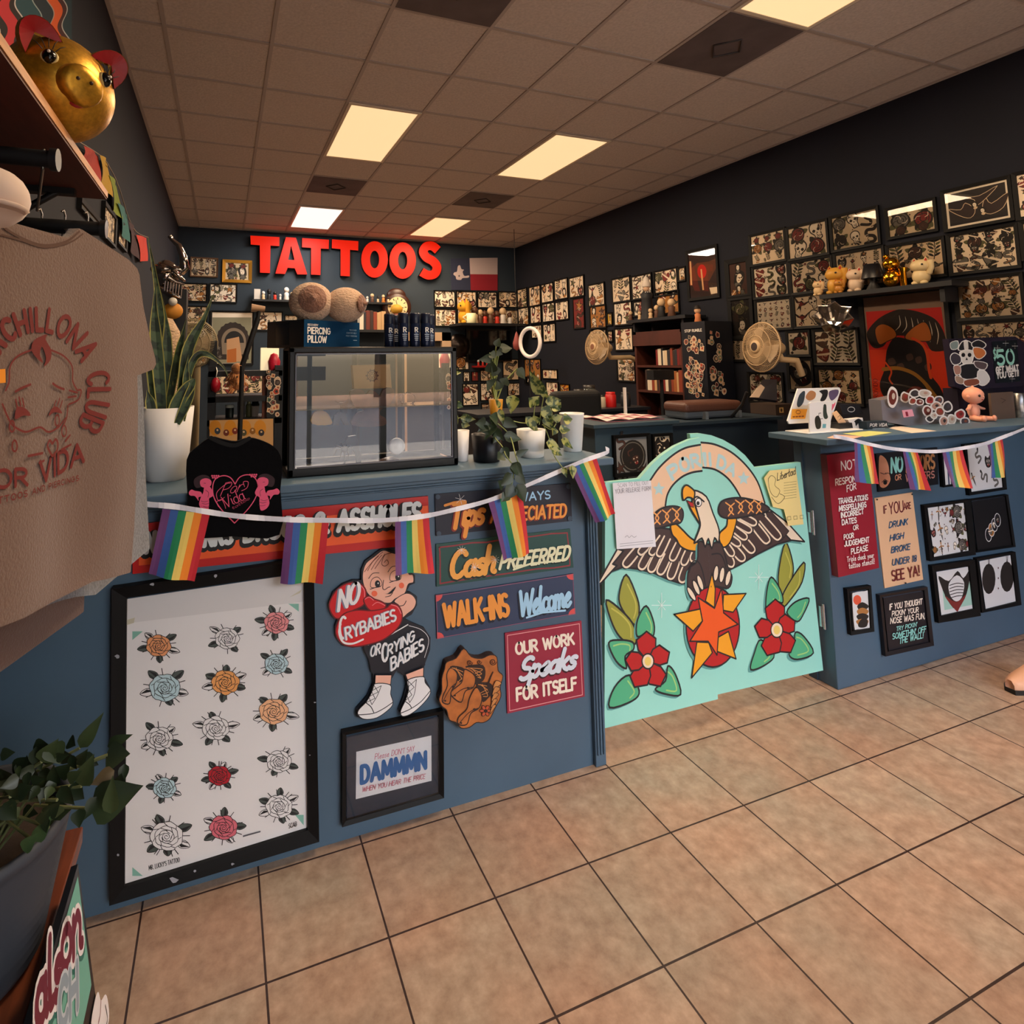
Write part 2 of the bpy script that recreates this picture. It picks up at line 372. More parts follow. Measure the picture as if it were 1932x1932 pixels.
# shop front behind the camera: low sill, mullions, header, glass
FR = M('20242a',.5,metal=.6)
mb = MB(); mb.bb((XL-.15,YF-.12,0),(XR+.15,YF,.12),WALL); mb.bb((XL-.15,YF-.12,2.75),(XR+.15,YF,ZC+.1),WALL); mb.bb((XL-.15,YF-.12,.12),(.45,YF,2.75),WALL); struct(mb,'wall_front')  # unseen solid end bay, added to darken the side wall and counter end
for i in range(4):
    x0 = .45+(XR-.45)*i/4; x1 = .45+(XR-.45)*(i+1)/4
    mb = MB(); mb.bb((x0,YF-.08,.12),(x0+.03,YF-.02,2.75),FR); mb.bb((x1-.03,YF-.08,.12),(x1,YF-.02,2.75),FR); mb.bb((x0,YF-.08,.12),(x1,YF-.02,.16),FR); mb.bb((x0,YF-.08,2.71),(x1,YF-.02,2.75),FR)
    w = struct(mb,'window_%d'%(i+1)); g = MB(); g.add([(x0+.03,YF-.05,.16),(x1-.03,YF-.05,.16),(x1-.03,YF-.05,2.71),(x0+.03,YF-.05,2.71)],[(0,1,2,3)],pane_mat()); g.build('window_pane', w)
# ---------------------------------------------------------------- ceiling lights and vents
WARM, COOL = 'ffdca6', 'fff6ea'
def ceil_light(c, r, warm, label, e):
    x0,y0 = CX0+c*CT, CY0+r*CT; t = thing('ceiling_light', label, 'ceiling light', (x0+CT/2,y0+CT,ZC), 'recessed ceiling panels')
    fm = M('d8c8b0',.4); a = MB(); z0,z1 = ZC-.004,ZC+.012
    for lo,hi in (((x0+.01,y0+.01),(x0+.035,y0+2*CT-.01)),((x0+CT-.035,y0+.01),(x0+CT-.01,y0+2*CT-.01)),((x0+.035,y0+.01),(x0+CT-.035,y0+.035)),((x0+.035,y0+2*CT-.035),(x0+CT-.035,y0+2*CT-.01))): a.bb((*lo,z0),(*hi,z1),fm)
    a.build('frame', t); d = MB(); d.bb((x0+.035,y0+.035,ZC),(x0+CT-.035,y0+2*CT-.035,z1), M(WARM if warm else COOL,.5,emit=1.0 if warm else 1.25)); d.build('diffuser', t)
    L = bpy.data.lights.new('panel_lamp','AREA'); L.shape='RECTANGLE'; L.size=.52; L.size_y=1.1; L.energy=e; L.color=(1,.73,.47) if warm else (1,.9,.78)
    o = bpy.data.objects.new('panel_lamp',L); COL.objects.link(o); o.parent=t; o.location=(0,0,-.02)
LE = 62
ceil_light(2,1,1,'warm ceiling panel high over the glass display case',LE)
ceil_light(5,1,1,'warm ceiling panel beside the dark wall, in line with the display case panel',LE)
ceil_light(2,6,0,'white cool ceiling panel just above the red TATTOOS letters',LE)
ceil_light(5,6,1,'warm ceiling panel near the far corner, beside the white panel',LE)
ceil_light(5,-4,1,'warm ceiling panel cut by the top of the picture beside the largest vent',LE)
ceil_light(2,-4,1,'warm ceiling panel overhead near the shop window',LE)
def vent(c, r, label):
    x0,y0 = CX0+c*CT, CY0+r*CT; t = thing('ceiling_vent', label, 'air vent', (x0+CT/2,y0+CT/2,ZC), 'square ceiling vents')
    a = MB(); vm = M('5d5150',.7,var=.2,scale=5); a.bb((x0+.012,y0+.012,ZC+.001),(x0+CT-.012,y0+CT-.012,ZC+.012),vm); a.build('plate', t)
    cx,cy = x0+CT/2,y0+CT/2; d = MB(); P = [(cx+a_,cy+b_,ZC-.004) for a_,b_ in ((.11,0),(0,.11),(-.11,0),(0,-.11),(.11,0),(0,.11))]
    d.tube(P[:5], .006, M('3a3230',.7), n=6); d.build('louver', t)
vent(5,-2,'large grey ceiling vent next to the ceiling panel cut by the picture edge')
vent(2,-2,'grey ceiling vent cut by the top of the picture')
vent(2,4,'grey ceiling vent between the display case panel and the white panel')
vent(5,4,'grey ceiling vent between the two warm panels by the dark wall')
# ---------------------------------------------------------------- street seen only in reflections
PAV = M('b9b2a6',.9,var=.1,scale=4); ASP = M('6a6a6c',.95,var=.15,scale=6)
mb = MB(); mb.bb((-14,-6.2,-.12),(18,YF-.2,-.02),PAV); struct(mb,'pavement')
mb = MB(); mb.bb((-14,-15,-.2),(18,-6.2,-.1),ASP); struct(mb,'road')
mb = MB(); mb.bb((-14,-22,-.2),(18,-15,-.05),M('c89a72',.9,var=.1,scale=2)); struct(mb,'far_pavement')
t = thing('street_building','tan brick building across the street','building',(2,-20,0)); b = MB(); b.bb((-14,-26,0),(3,-21,6),M('d8a878',.9,var=.15,scale=3)); b.build('wall',t)
b = MB(); b.bb((-14.2,-26,6),(3.2,-20.8,6.3),M('8a5a40')); b.build('roof',t)
for i in range(5):
    b = MB(); b.bb((-12+3*i,-21.05,1),(-10.4+3*i,-20.9,2.8),M('2a3440',.2)); b.build('window',t)
rt = random.Random(4)
for k,(x,y,h) in enumerate(((6,-19,5),(10,-18,6.5),(14,-20,6))):
    t = thing('street_tree','green tree across the street, number %s from the tan building'%('one','two','three')[k],'tree',(x,y,0),'street trees'); b = MB(); b.tube([(x,y,0),(x+.1,y,h*.5)],.18,M('4a3626')); b.build('trunk',t)
    b = MB(); GL = M('4f6a30',.8,var=.3,scale=3)
    for j in range(14): b.sph((x+rt.uniform(-1.4,1.4),y+rt.uniform(-1,1),h*.5+rt.uniform(0,h*.5)),rt.uniform(.7,1.2),GL,8,6)
    b.build('crown',t)
t = thing('parking_sign','rectangular parking sign on a post outside','sign',(1.0,-3.2,0)); b = MB(); b.tube([(1.0,-3.2,-.02),(1.0,-3.2,2.1)],.03,M('4a4a4a',.5,metal=.6)); b.build('post',t)
b = MB(); b.bb((.8,-3.24,1.55),(1.2,-3.22,2.1),M('6a6a68',.6)); b.build('plate',t)
b = MB(); b.bb((.8,-3.24,1.25),(1.2,-3.22,1.42),M('6a6a68',.6)); b.build('lower_plate',t)
# ---------------------------------------------------------------- counters
CF = 1.887
PAINT = M('475f72',.5,var=.08,scale=3,bump=.04); PAINTD = M('3d5262',.55,var=.1,scale=3)
X,Z = Vector((1,0,0)),Vector((0,0,1)); NY = Vector((0,-1,0))
lc = thing('counter','long blue painted counter covered with hand-painted signs, under the glass display case','counter',(.35,1.95,0))
b = MB(); b.bb((XL,CF,0),(1.31,CF+.13,1.073),PAINT); b.build('front_panel',lc)
b = MB(); b.bb((XL,1.85,1.073),(1.42,2.14,1.1),PAINT); b.build('countertop',lc,bevel=.004)
b = MB()
for z0,z1,d in ((1.06,1.073,.022),(1.05,1.058,.014),(1.042,1.048,.007)): b.bb((XL,CF-d,z0),(1.31,CF+.01,z1),PAINT)
b.build('moulding',lc,bevel=.003)
b = MB(); b.bb((1.305,CF-.018,0),(1.35,CF+.13,1.073),PAINT)
for k in range(3): b.bb((1.311+.0125*k,CF-.024,.04),(1.319+.0125*k,CF-.01,1.05),PAINT)
b.build('corner_post',lc,bevel=.003)
rc = thing('counter','blue painted counter with a red sign at its end, below the sticker stands','counter',(3.7,1.95,0))
b = MB(); b.bb((2.6,CF,0),(XR,CF+.13,1.085),PAINT); b.build('front_panel',rc,bevel=.004)
b = MB()
P = [(2.51,1.79),(XR,1.735),(XR,2.12),(2.51,2.08)]
b.add([(x,y,1.087) for x,y in P]+[(x,y,1.113) for x,y in P],[(3,2,1,0),(4,5,6,7),(0,1,5,4),(1,2,6,5),(2,3,7,6),(3,0,4,7)],PAINT); b.build('countertop',rc,bevel=.003)
b = MB(); b.bb((2.594,CF+.09,0),(2.602,CF+.13,1.085),PAINTD); b.build('corner_trim',rc)
# ---------------------------------------------------------------- sign helpers
def plane_cv(t, crop, face=CF):
    cv = Cv((0,face-t,0),X,Z,NY); cv.setcrop(*crop); return cv
def board(cv, quad, t, m, side=None):
    cv.prism([cv.px(*p) for p in quad][::-1], cv.O,cv.U,cv.V,cv.N,t,m,side); return cv
def quad_in(q, k):
    """corners moved a fraction k (u,v) towards the opposite ones"""
    f = lambda u,v: tuple((q[0][i]*(1-u)+q[1][i]*u)*(1-v)+(q[3][i]*(1-u)+q[2][i]*u)*v for i in (0,1))
    return [f(k,k),f(1-k,k),f(1-k,1-k),f(k,1-k)], f
def fin(cv, name, label, cat, group=None): return tag(cv.build(name), label, cat, group)
WHT = M('ece7e0',.5); CRM = M('f2e3cf',.5); ORG = M('f0993f',.5); NAVY = M('151a2b',.5); LBL = M('a5d0ea',.5); RED = M('b01c22',.5); PEACH = M('f2caa6',.5)
C5 = (800,900,.2588)
# 1 red sign
cv = plane_cv(.008,(0,0,1)); RB = M('c01818',.4)
q = [(250,990),(807.6,936),(812,1025),(250,1083)]; board(cv,q,.008,RB)
cv.poly([(262,1009),(807,954),(809,1010),(262,1067)],M('ee5a20',.45),px=True)
for s,x0,x1 in (('NO',276,312),('DRUNKS',326,437),('·',445,450),('DRUGS',462,572),('&',588,618),('ASSHOLES',638,791)):
    y = lambda x: 1042-.1146*(x-275)
    txt(cv,s,(x0-1,y(x0)+4),(x1-1,y(x1)+4),(x0,y(x0)-32),.5,BLK,gap=.24)
    txt(cv,s,(x0,y(x0)),(x1,y(x1)),(x0+2,y(x0)-36),.26,M('d9dcda',.45),gap=.24)
fin(cv,'red_sign','long red and orange sign ending in ASSHOLES, under the display case','sign')
# 2 tips
cv = plane_cv(.006,C5); board(cv,[(80,125),(1068,45),(1080,320),(88,430)],.006,NAVY)
txt(cv,'ALWAYS',(585,188),(918,155),(585,130),.2,LBL)
DR = M('8c2a1e',.5)
for w,m,o in ((.27,DR,6),(.2,ORG,0)):
    txt(cv,'APPRECIATED',(485-o,328+o),(1030-o,285+o),(492-o,235+o),w,m)
    txt(cv,'Tips',(185-o,375+o),(425-o,330+o),(215-o,195+o),w,m,gap=.1)
cv.line([(150,205),(215,185),(280,182)],.009,ORG,px=True)
for a in range(0,360,60): cv.line([(262,160),(262+38*cos(radians(a+15)),160+38*sin(radians(a+15)))],.0012,WHT,px=True,up=False)
for x,y in ((98,143),(1050,68),(1060,300),(105,410)): cv.poly([cv.px(x+ex,y+ey) for ex,ey in ell(0,0,18,18,10)],M('3b4a5a'))
fin(cv,'wooden_sign','navy sign with orange lettering about tips, topmost of the three long signs','sign')
# 3 cash
cv = plane_cv(.006,C5); q=[(88,490),(1065,378),(1090,660),(92,800)]; board(cv,q,.006,M('1f4a45',.5)); qi,f=quad_in(q,.03)
_r = random.Random(3); pts=[]
for a,bq in ((.025,.08),(.975,.08),(.975,.92),(.025,.92)): pts.append((a,bq))
bd=[]
for i in range(4):
    for k in range(8): t=k/8; u=pts[i][0]*(1-t)+pts[(i+1)%4][0]*t; v=pts[i][1]*(1-t)+pts[(i+1)%4][1]*t; bd.append(f(u+_r.uniform(-.004,.004),v+_r.uniform(-.02,.02)))
cv.line([cv.px(*p) for p in bd],.005,M('8c3038',.5),close=True)
for w,m,o in ((.3,M('15241f'),7),(.22,M('f2a94e',.5),0)): txt(cv,'Cash',(190-o,735+o),(510-o,690+o),(225-o,545+o),w,m,gap=.08)
PC = M('e6e3bb',.5); txt(cv,'PREFERRED',(550,668),(1048,598),(575,565),.22,PC,sh=(-.05,-.08),shm=M('15241f'),gap=.24); cv.line([(650,672),(780,628),(945,612)],.007,PC,px=True)
for cx,cy in ((270,530),(515,600),(365,655)):
    for a in range(0,360,40): cv.line([(cx,cy),(cx+32*cos(radians(a+5)),cy+32*sin(radians(a+5)))],.001,WHT,px=True,up=False)
fin(cv,'wooden_sign','green sign reading Cash PREFERRED, middle of the three long signs','sign')
# 4 walk-ins
cv = plane_cv(.006,C5); q=[(85,862),(1088,705),(1103,998),(95,1180)]; board(cv,q,.006,M('2c3b58',.5)); PK=M('d8504c',.5); qi,f=quad_in(q,.03)
for u0,v0,du,dv in ((0,0,1,1),(1,0,-1,1),(1,1,-1,-1),(0,1,1,-1)):
    cv.poly([f(u0,v0)]+[f(u0+du*.05*cos(a),v0+dv*.15*sin(a)) for a in (0,.4,.8,1.2,1.57)],PK,px=True)
cv.line([cv.px(*f(*p)) for p in ((.004,.015),(.996,.015),(.996,.985),(.004,.985))],.0018,M('9c5a70'),close=True)
txt(cv,'WALK-INS',(155,1090),(615,1005),(143,930),.2,ORG,sh=(-.06,-.1),shm=M('14192a'))
txt(cv,'Welcome',(695,1010),(1062,935),(700,835),.17,LBL,sh=(-.06,-.1),shm=M('14192a'),gap=.07); cv.line([(745,1022),(860,985),(1025,970)],.007,LBL,px=True)
fin(cv,'wooden_sign','slate blue sign reading WALK-INS Welcome, lowest of the three long signs','sign')
# 5 our work
cv = plane_cv(.006,C5); q=[(590,1140),(1148,1050),(1172,1600),(608,1725)]; board(cv,q,.006,M('96203a',.45)); qi,f=quad_in(q,.03)
cv.line([cv.px(*p) for p in qi],.0025,M('e8a0a0'),close=True)
txt(cv,'OUR WORK',(672,1292),(1092,1215),(668,1212),.24,CRM); txt(cv,'Speaks',(690,1480),(1095,1385),(735,1322),.22,M('d5dde6',.5),sh=(-.04,-.06),shm=M('3a0c18'),gap=.08); txt(cv,'FOR ITSELF',(677,1628),(1108,1543),(673,1540),.24,CRM)
fin(cv,'wooden_sign','square crimson sign reading OUR WORK Speaks FOR ITSELF','sign')
# 6 horse plaque
cv = plane_cv(.028,C5); BR_ = M('b5672d',.55,var=.25,scale=30); BK = M('2a1712',.6); TN = M('c98446',.55,var=.2,scale=25)
out = [(290,1250),(345,1310),(420,1322),(480,1297),(530,1312),(540,1410),(575,1450),(555,1530),(560,1600),(520,1680),(480,1760),(430,1790),(380,1790),(330,1825),(270,1830),(235,1790),(185,1770),(165,1700),(130,1670),(110,1620),(130,1560),(130,1470),(150,1400),(165,1350),(235,1320)]
board(cv,splc(out,3),.028,BR_,BK); cv.line([cv.px(*p) for p in splc(out,3)],.003,BK,close=True)
for hp,mane in (([(195,1390),(240,1430),(235,1500),(200,1560),(185,1650),(135,1640),(140,1590),(170,1520),(165,1440)],[(190,1380),(300,1400),(290,1500),(240,1480)]),
                ([(300,1400),(370,1450),(360,1530),(300,1560),(270,1640),(205,1600),(200,1560),(270,1500),(285,1440)],[(300,1380),(430,1370),(440,1470),(370,1510),(360,1420)]),
                ([(380,1530),(420,1600),(400,1680),(340,1720),(310,1800),(250,1800),(250,1750),(310,1690),(330,1610)],[(380,1500),(480,1500),(500,1560),(430,1640),(400,1560)])):
    cv.poly(splc(mane,4),BK,px=True); cv.outl([cv.px(*p) for p in splc(hp,4)],BR_,.004,BK); _c=[(hp[1][i]+hp[4][i])/2 for i in (0,1)]; cv.line([cv.px(*p) for p in spl([hp[2],((hp[2][0]+hp[6][0])/2,(hp[2][1]+hp[6][1])/2),hp[5]],5)],.0028,BK); [cv.line([cv.px(*p) for p in spl([(mane[0][0]+14*k,mane[0][1]+10),(mane[1][0]-6*k,mane[1][1]+30*k),(mane[-1][0]+10*k,mane[-1][1]+12*k)],5)],.0022,TN) for k in range(1,4)]
    ex,ey=(hp[1][0]*.5+hp[4][0]*.5,hp[1][1]*.55+hp[4][1]*.45); cv.poly([cv.px(ex+a,ey+c_) for a,c_ in ell(0,0,12,8,8)],BK)
    cv.poly([cv.px(hp[5][0]+18+a,hp[5][1]-10+c_) for a,c_ in ell(0,0,8,8,8)],BK)
for k in range(6): cv.line([cv.px(*p) for p in spl([(500-8*k,1420+18*k),(470,1500+12*k),(520,1560+20*k)],5)],.004,BK)
for cx,cy,r in ((500,1345,25),(330,1350,22),(400,1345,18)): cv.line([cv.px(cx+(r-k*.9)*cos(k*.5),cy+(r-k*.9)*sin(k*.5)) for k in range(22)],.0025,BK)
for k in range(6): cv.outl([cv.px(445+26*cos(k*1.047)+a,1700+26*sin(k*1.047)+c_) for a,c_ in ell(0,0,18,12,8,rot=math.degrees(k*1.047))],M('c0502a'),.002,BK)
cv.poly([cv.px(445+a,1700+c_) for a,c_ in ell(0,0,14,14,8)],BK)
for k in range(5): cv.outl([cv.px(*p) for p in splc([(520-6*k,1480+45*k),(560-10*k,1500+40*k),(500-6*k,1540+45*k)],4)],TN,.002,BK)
fin(cv,'carved_plaque','shield-shaped carved wooden plaque with three horse heads','plaque')
# 7 boxing baby cut-out
C2 = (600,1000,.19667); cv = plane_cv(.012,C2); SK = M('f0b49c',.5); RD = M('cf1420',.4); NV = M('10131f',.5); WH = M('e8e6e6',.5); L_ = .0026
out = [(620,175),(560,215),(450,300),(415,380),(415,480),(330,480),(230,520),(140,600),(105,720),(125,800),(185,850),(160,930),(170,1030),(240,1110),(330,1130),(430,1115),(475,1200),(510,1300),(525,1380),(525,1480),(470,1600),(365,1720),(370,1790),(440,1812),(560,1800),(680,1720),(720,1640),(690,1530),(700,1440),(755,1345),(830,1400),(850,1480),(820,1600),(772,1730),(800,1785),(880,1760),(1000,1680),(1070,1590),(1075,1510),(1015,1400),(1020,1300),(1075,1150),(1080,1030),(1020,940),(880,880),(830,850),(900,810),(950,720),(950,640),(890,600),(850,590),(880,530),(930,510),(930,430),(880,400),(840,300),(760,220),(690,200)]
board(cv,out,.012,NV)
P_ = lambda pts: [cv.px(*p) for p in pts]
head = splc([(622,195),(540,255),(460,320),(428,420),(435,520),(470,600),(520,650),(600,690),(690,700),(740,660),(830,610),(865,520),(915,500),(910,430),(870,420),(850,320),(780,245),(700,215)],4)
cv.outl(P_(head),SK,L_,NV)
cv.outl(P_(splc([(730,680),(830,610),(900,620),(940,680),(920,750),(860,800),(800,840),(780,730)],4)),SK,L_,NV)
cv.line(P_(spl([(770,730),(820,720),(845,680)],5)),L_,NV)
for pts in ([(620,210),(560,260),(500,330),(445,400)],[(580,250),(520,310),(475,390)],[(610,240),(560,300),(510,380)],[(640,230),(600,290),(545,370)],[(700,220),(640,240),(610,320),(640,345),(675,320),(660,285),(635,310)]): cv.line(P_(spl(pts,6)),.0022,M('7a4030'),up=False)
cv.up()
for ex,ey,dx in ((560,515,10),(745,450,20)):
    cv.outl(P_(splc([(ex-55,ey+30),(ex-45,ey-40),(ex+10,ey-65),(ex+50,ey-20),(ex+45,ey+20),(ex,ey+35)],4)),SK,.0018,NV)
    cv.poly(P_(ell(ex+dx,ey,26,34,14)),NV); cv.poly(P_(ell(ex+dx+6,ey-6,7,8,8)),WH)
    cv.line(P_(spl([(ex-75,ey-50),(ex-35,ey-100),(ex+25,ey-105)],5)),.002,NV); cv.line(P_(spl([(ex-60,ey+52),(ex-10,ey+35),(ex+40,ey+22)],5)),.0024,NV)
cv.line(P_(spl([(628,480),(620,555),(640,570),(670,550),(690,545)],5)),.0022,NV)
cv.poly(P_(ell(540,608,28,28,14)),M('ef6a48',.5)); cv.poly(P_(ell(800,530,25,28,14)),M('ef6a48',.5))
cv.poly(P_(splc([(620,605),(670,605),(745,540),(720,590),(680,612)],4)),NV); cv.line(P_(spl([(645,640),(690,630),(715,600)],4)),.0018,NV)
cv.outl(P_(splc([(440,1105),(600,1060),(860,900),(960,930),(1050,1020),(1065,1120),(1020,1240),(1010,1310),(840,1390),(755,1340),(700,1390),(530,1380),(490,1240)],3)),NV,L_,NV)
cv.line(P_([(480,1098),(680,1010),(860,905)]),.0035,WH); cv.line(P_(spl([(870,915),(990,955),(1060,1050),(1020,1220)],5)),.0016,WH)
GLV = [[(180,850),(120,780),(110,690),(180,570),(290,505),(400,510),(455,570),(460,650),(430,720),(330,770),(260,810)],[(440,690),(445,650),(490,630),(540,660),(600,680),(650,720),(600,780),(500,770)],[(250,800),(370,765),(520,770),(650,745),(700,705),(770,725),(805,800),(795,880),(740,960),(620,1050),(480,1095),(340,1115),(230,1085),(170,990),(190,880)]]
for g in GLV: cv.outl(P_(splc(g,4)),RD,.004,M('6a0a14',.5))
for pts in ([(400,520),(440,570),(445,640)],[(450,660),(490,640),(530,670)],[(520,720),(570,690),(640,720)],[(700,712),(760,735),(795,800)]): cv.line(P_(spl(pts,5)),.0022,M('f08a90'),up=False)
cv.up()
txt(cv,'NO',(195,770),(385,680),(215,575),.17,WH,sh=(-.07,0),shm=M('7a7f94')); txt(cv,'C',(215,1060),(275,1010),(200,860),.12,WH); cv.line(P_(spl([(215,900),(200,980),(240,1070),(330,1085),(430,1045)],6)),.006,WH)
txt(cv,'RYBABIES',(270,1045),(745,860),(258,935),.18,WH,sh=(-.08,0),shm=M('7a7f94')); txt(cv,'OR',(500,1210),(590,1175),(510,1110),.15,WH,sh=(-.07,0),shm=M('6a7a88')); txt(cv,'C',(615,1265),(660,1235),(610,1100),.15,WH); txt(cv,'RYING',(665,1200),(915,1050),(670,1100),.17,WH,sh=(-.07,0),shm=M('6a7a88')); txt(cv,'BABIES',(700,1335),(1008,1140),(695,1220),.17,WH,sh=(-.07,0),shm=M('6a7a88'))
cv.outl(P_([(545,1378),(700,1378),(690,1470),(540,1460)]),SK,L_,NV); cv.outl(P_([(832,1372),(1005,1305),(1003,1390),(850,1425)]),SK,L_,NV)
for sh_ in (([(540,1462),(685,1472),(690,1560),(712,1640),(680,1700),(560,1785),(440,1800),(380,1760),(385,1710),(460,1630),(510,1540)],[(382,1758),(520,1745),(620,1700),(708,1640)],[(450,1640),(500,1680),(528,1735)],[(530,1475),(510,1540),(455,1640),(510,1660),(560,1580),(600,1480)]),
            ([(855,1425),(1000,1392),(1020,1450),(1070,1520),(1050,1590),(960,1690),(870,1755),(800,1770),(785,1720),(830,1620),(860,1520)],[(788,1740),(880,1700),(980,1630),(1066,1530)],[(830,1630),(870,1660),(888,1690)],[(858,1435),(860,1520),(832,1620),(870,1640),(915,1560),(935,1420)])):
    cv.outl(P_(splc(sh_[0],4)),WH,L_,NV); cv.line(P_(spl(sh_[1],5)),.0026,NV); cv.line(P_(spl(sh_[2],5)),.0026,NV)
    T=sh_[3]; cv.line(P_(spl(T[:3],4)),.002,NV,up=False); cv.line(P_(spl(T[3:],4)),.002,NV,up=False)
    for k in range(3):
        a=[T[0][i]*(1-k/3)+T[2][i]*k/3 for i in (0,1)]; b2=[T[5][i]*(1-(k+1)/3)+T[3][i]*(k+1)/3 for i in (0,1)]; c2=[T[0][i]*(1-(k+1)/3)+T[2][i]*(k+1)/3 for i in (0,1)]; d2=[T[5][i]*(1-k/3)+T[3][i]*k/3 for i in (0,1)]
        cv.line(P_([a,b2]),.0018,NV,up=False); cv.line(P_([c2,d2]),.0018,NV,up=False)
    cv.up()
fin(cv,'cutout_sign','cut-out sign of a boxing baby with red gloves reading NO CRYBABIES','sign')
# framed sheets: ring of mouldings + sheet with art
def framed(label, outer, inner, crop, t, fm, face=CF, paper=None, art=None, glass=False, backm=None, name='picture_frame', group=None, plane=None, bw=None):
    O,U,V,N = plane or ((0,face,0),X,Z,NY); O = Vector(O); N = Vector(N)
    cv0 = Cv(O+N*t,U,V,N); cv0.setcrop(*crop); o = [cv0.px(*p) for p in outer]
    if inner: i = [cv0.px(*p) for p in inner]
    else:
        cx,cy = sum(p[0] for p in o)/4,sum(p[1] for p in o)/4; W=(math.dist(o[0],o[1])+math.dist(o[3],o[2]))/2; H=(math.dist(o[0],o[3])+math.dist(o[1],o[2]))/2
        i = [(cx+(p[0]-cx)*(1-2*bw/W),cy+(p[1]-cy)*(1-2*bw/H)) for p in o]
    cc = O+cv0.U*(sum(p[0] for p in o)/4)+cv0.V*(sum(p[1] for p in o)/4)
    th = thing(name,label,'picture',tuple(cc),group)
    fb = MB(); P3 = lambda p,z: O+cv0.U*p[0]+cv0.V*p[1]+N*z
    for k in range(4):
        a,b_,c_,d_ = o[k],o[(k+1)%4],i[(k+1)%4],i[k]
        fb.add([P3(a,t),P3(b_,t),P3(c_,t*.75),P3(d_,t*.75),P3(a,.0005),P3(b_,.0005),P3(c_,.0005),P3(d_,.0005)],[(1,0,3,2),(0,1,5,4),(3,7,6,2)],fm)
    fb.build('frame',th)
    sc = Cv(O+N*t*.35,U,V,N); sc.setcrop(*crop); i = [sc.px(*p) for p in inner] if inner else i; sc.poly([i[0],i[1],i[2],i[3]],backm or paper); 
    if art: art(sc,[sc.px(*p) for p in inner] if inner else i)
    sc.build('sheet',th)
    if glass:
        g = MB(); g.add([P3(p,t*.7) for p in i][::-1],[(0,1,2,3)],pane_mat(refl=1.6)); g.build('glass',th)
    return th
PAPER = M('e4e1e0',.6); INK = M('17181c',.55)
def rose(cv, cx, cy, r, fill, lw, rng, P=None, leafm=None, q=lambda x,y:(x,y), lm=None):
    P = P or (lambda pts:[cv.px(*p) for p in pts]); lm = lm or INK; GL = leafm or M('4a5450',.6)
    n = rng.choice((4,5,6)); a0 = rng.uniform(0,6.28)
    for k in range(n):
        a = a0+6.283*k/n+rng.uniform(-.25,.25); L = r*rng.uniform(1.5,1.85); w = r*.28
        tip=(cx+L*cos(a)*1.1,cy+L*sin(a)*.85); bs=(cx+r*.7*cos(a),cy+r*.7*sin(a)); px_,py_=-sin(a)*w,cos(a)*w; md=((tip[0]+bs[0])/2,(tip[1]+bs[1])/2)
        lf=splc([bs,(md[0]+px_,md[1]+py_),tip,(md[0]-px_,md[1]-py_)],4); cv.outl(P(lf),PAPER if k%3==1 else GL,lw,lm); cv.poly(P([bs,(md[0]+px_*.8,md[1]+py_*.8),tip]),lm)
        for d in (-.35,.35):
            aa=a+d+.15; cv.line(P([(cx+r*.8*cos(aa),cy+r*.8*sin(aa)),(cx+r*1.5*cos(aa),cy+r*1.35*sin(aa))]),lw*1.3,lm,up=False)
    cv.up(); m = 7; ph = rng.uniform(0,6)
    for rr,mm in ((1,m),(.72,6),(.46,5)):
        pts=[]
        for k in range(mm*4):
            a=ph+6.283*k/(mm*4); s=rr*r*(1+.1*abs(sin(mm*a/2+ph))-.05+rng.uniform(-.03,.03)); pts.append((cx+s*cos(a)*1.05,cy+s*sin(a)*.92))
        cv.outl(P(pts),fill,lw,lm); ph+=.5
        for k in range(mm):
            a=ph+6.283*k/mm; cv.line(P(spl([(cx+rr*r*.95*cos(a),cy+rr*r*.88*sin(a)),(cx+rr*r*.72*cos(a+.3),cy+rr*r*.66*sin(a+.3)),(cx+rr*r*.66*cos(a+.8),cy+rr*r*.6*sin(a+.8))],4)),lw,lm,up=False)
    cv.up(); cv.line(P([(cx+(.34-k*.014)*r*cos(k*.6),cy+(.34-k*.014)*r*sin(k*.6)) for k in range(22)]),lw,lm)
CR = (200,1080,.33123); rr_ = random.Random(11)
def roses(cv, inn):
    WHP=M('e6e3e2',.6); cv.poly([(115,152),(1130,3),(1133,165),(115,290)],M('d6d3d2',.5),px=True)
    for x,y,dx,dy in ((150,335,60,50),(1098,178,-60,45),(150,1728,60,-50),(1126,1380,-50,60)): cv.poly([(x,y),(x+dx,y),(x,y+dy)],M('7fb5a4',.6),px=True)
    OR=M('e39a68',.6);PKK=M('e58f92',.6);LB=M('b9d4da',.6);RE=M('b2182a',.6)
    for x,y,r,f_ in ((300,415,66,OR),(690,375,64,WHP),(970,285,66,PKK),(335,655,82,LB),(680,625,74,M('e8a05c',.6)),(970,520,62,LB),(305,945,72,WHP),(625,885,72,WHP),(955,790,78,M('edb488',.6)),(335,1225,62,LB),(645,1155,60,RE),(985,1075,66,WHP),(345,1500,88,WHP),(670,1450,74,M('d56a78',.6)),(985,1330,70,WHP)):
        _z=cv.z; rose(cv,x,y,r,f_,.0016,rr_); cv.z=_z
    txt(cv,"MR. LUCKY'S TATTOO",(245,1695),(420,1645),(243,1670),.12,INK); txt(cv,'SCAB',(1040,1455),(1085,1440),(1040,1430),.12,INK); cv.poly([(780,1495),(880,1468),(880,1476),(780,1504)],M('55565c'),px=True)
    for p in ([(115,270),(165,255),(160,285),(120,297)],[(1060,130),(1115,95),(1105,115),(1045,140)]): cv.poly(p,M('c3bda6',.5),px=True)
FB = M('060608',.6,spec=.25)
rf = framed('tall black frame with fifteen tattoo roses on white paper','x' and [(32,95),(1183,-78),(1215,1535),(18,1900)],[(115,152),(1130,3),(1152,1480),(102,1808)],CR,.03,FB,paper=PAPER,art=roses)
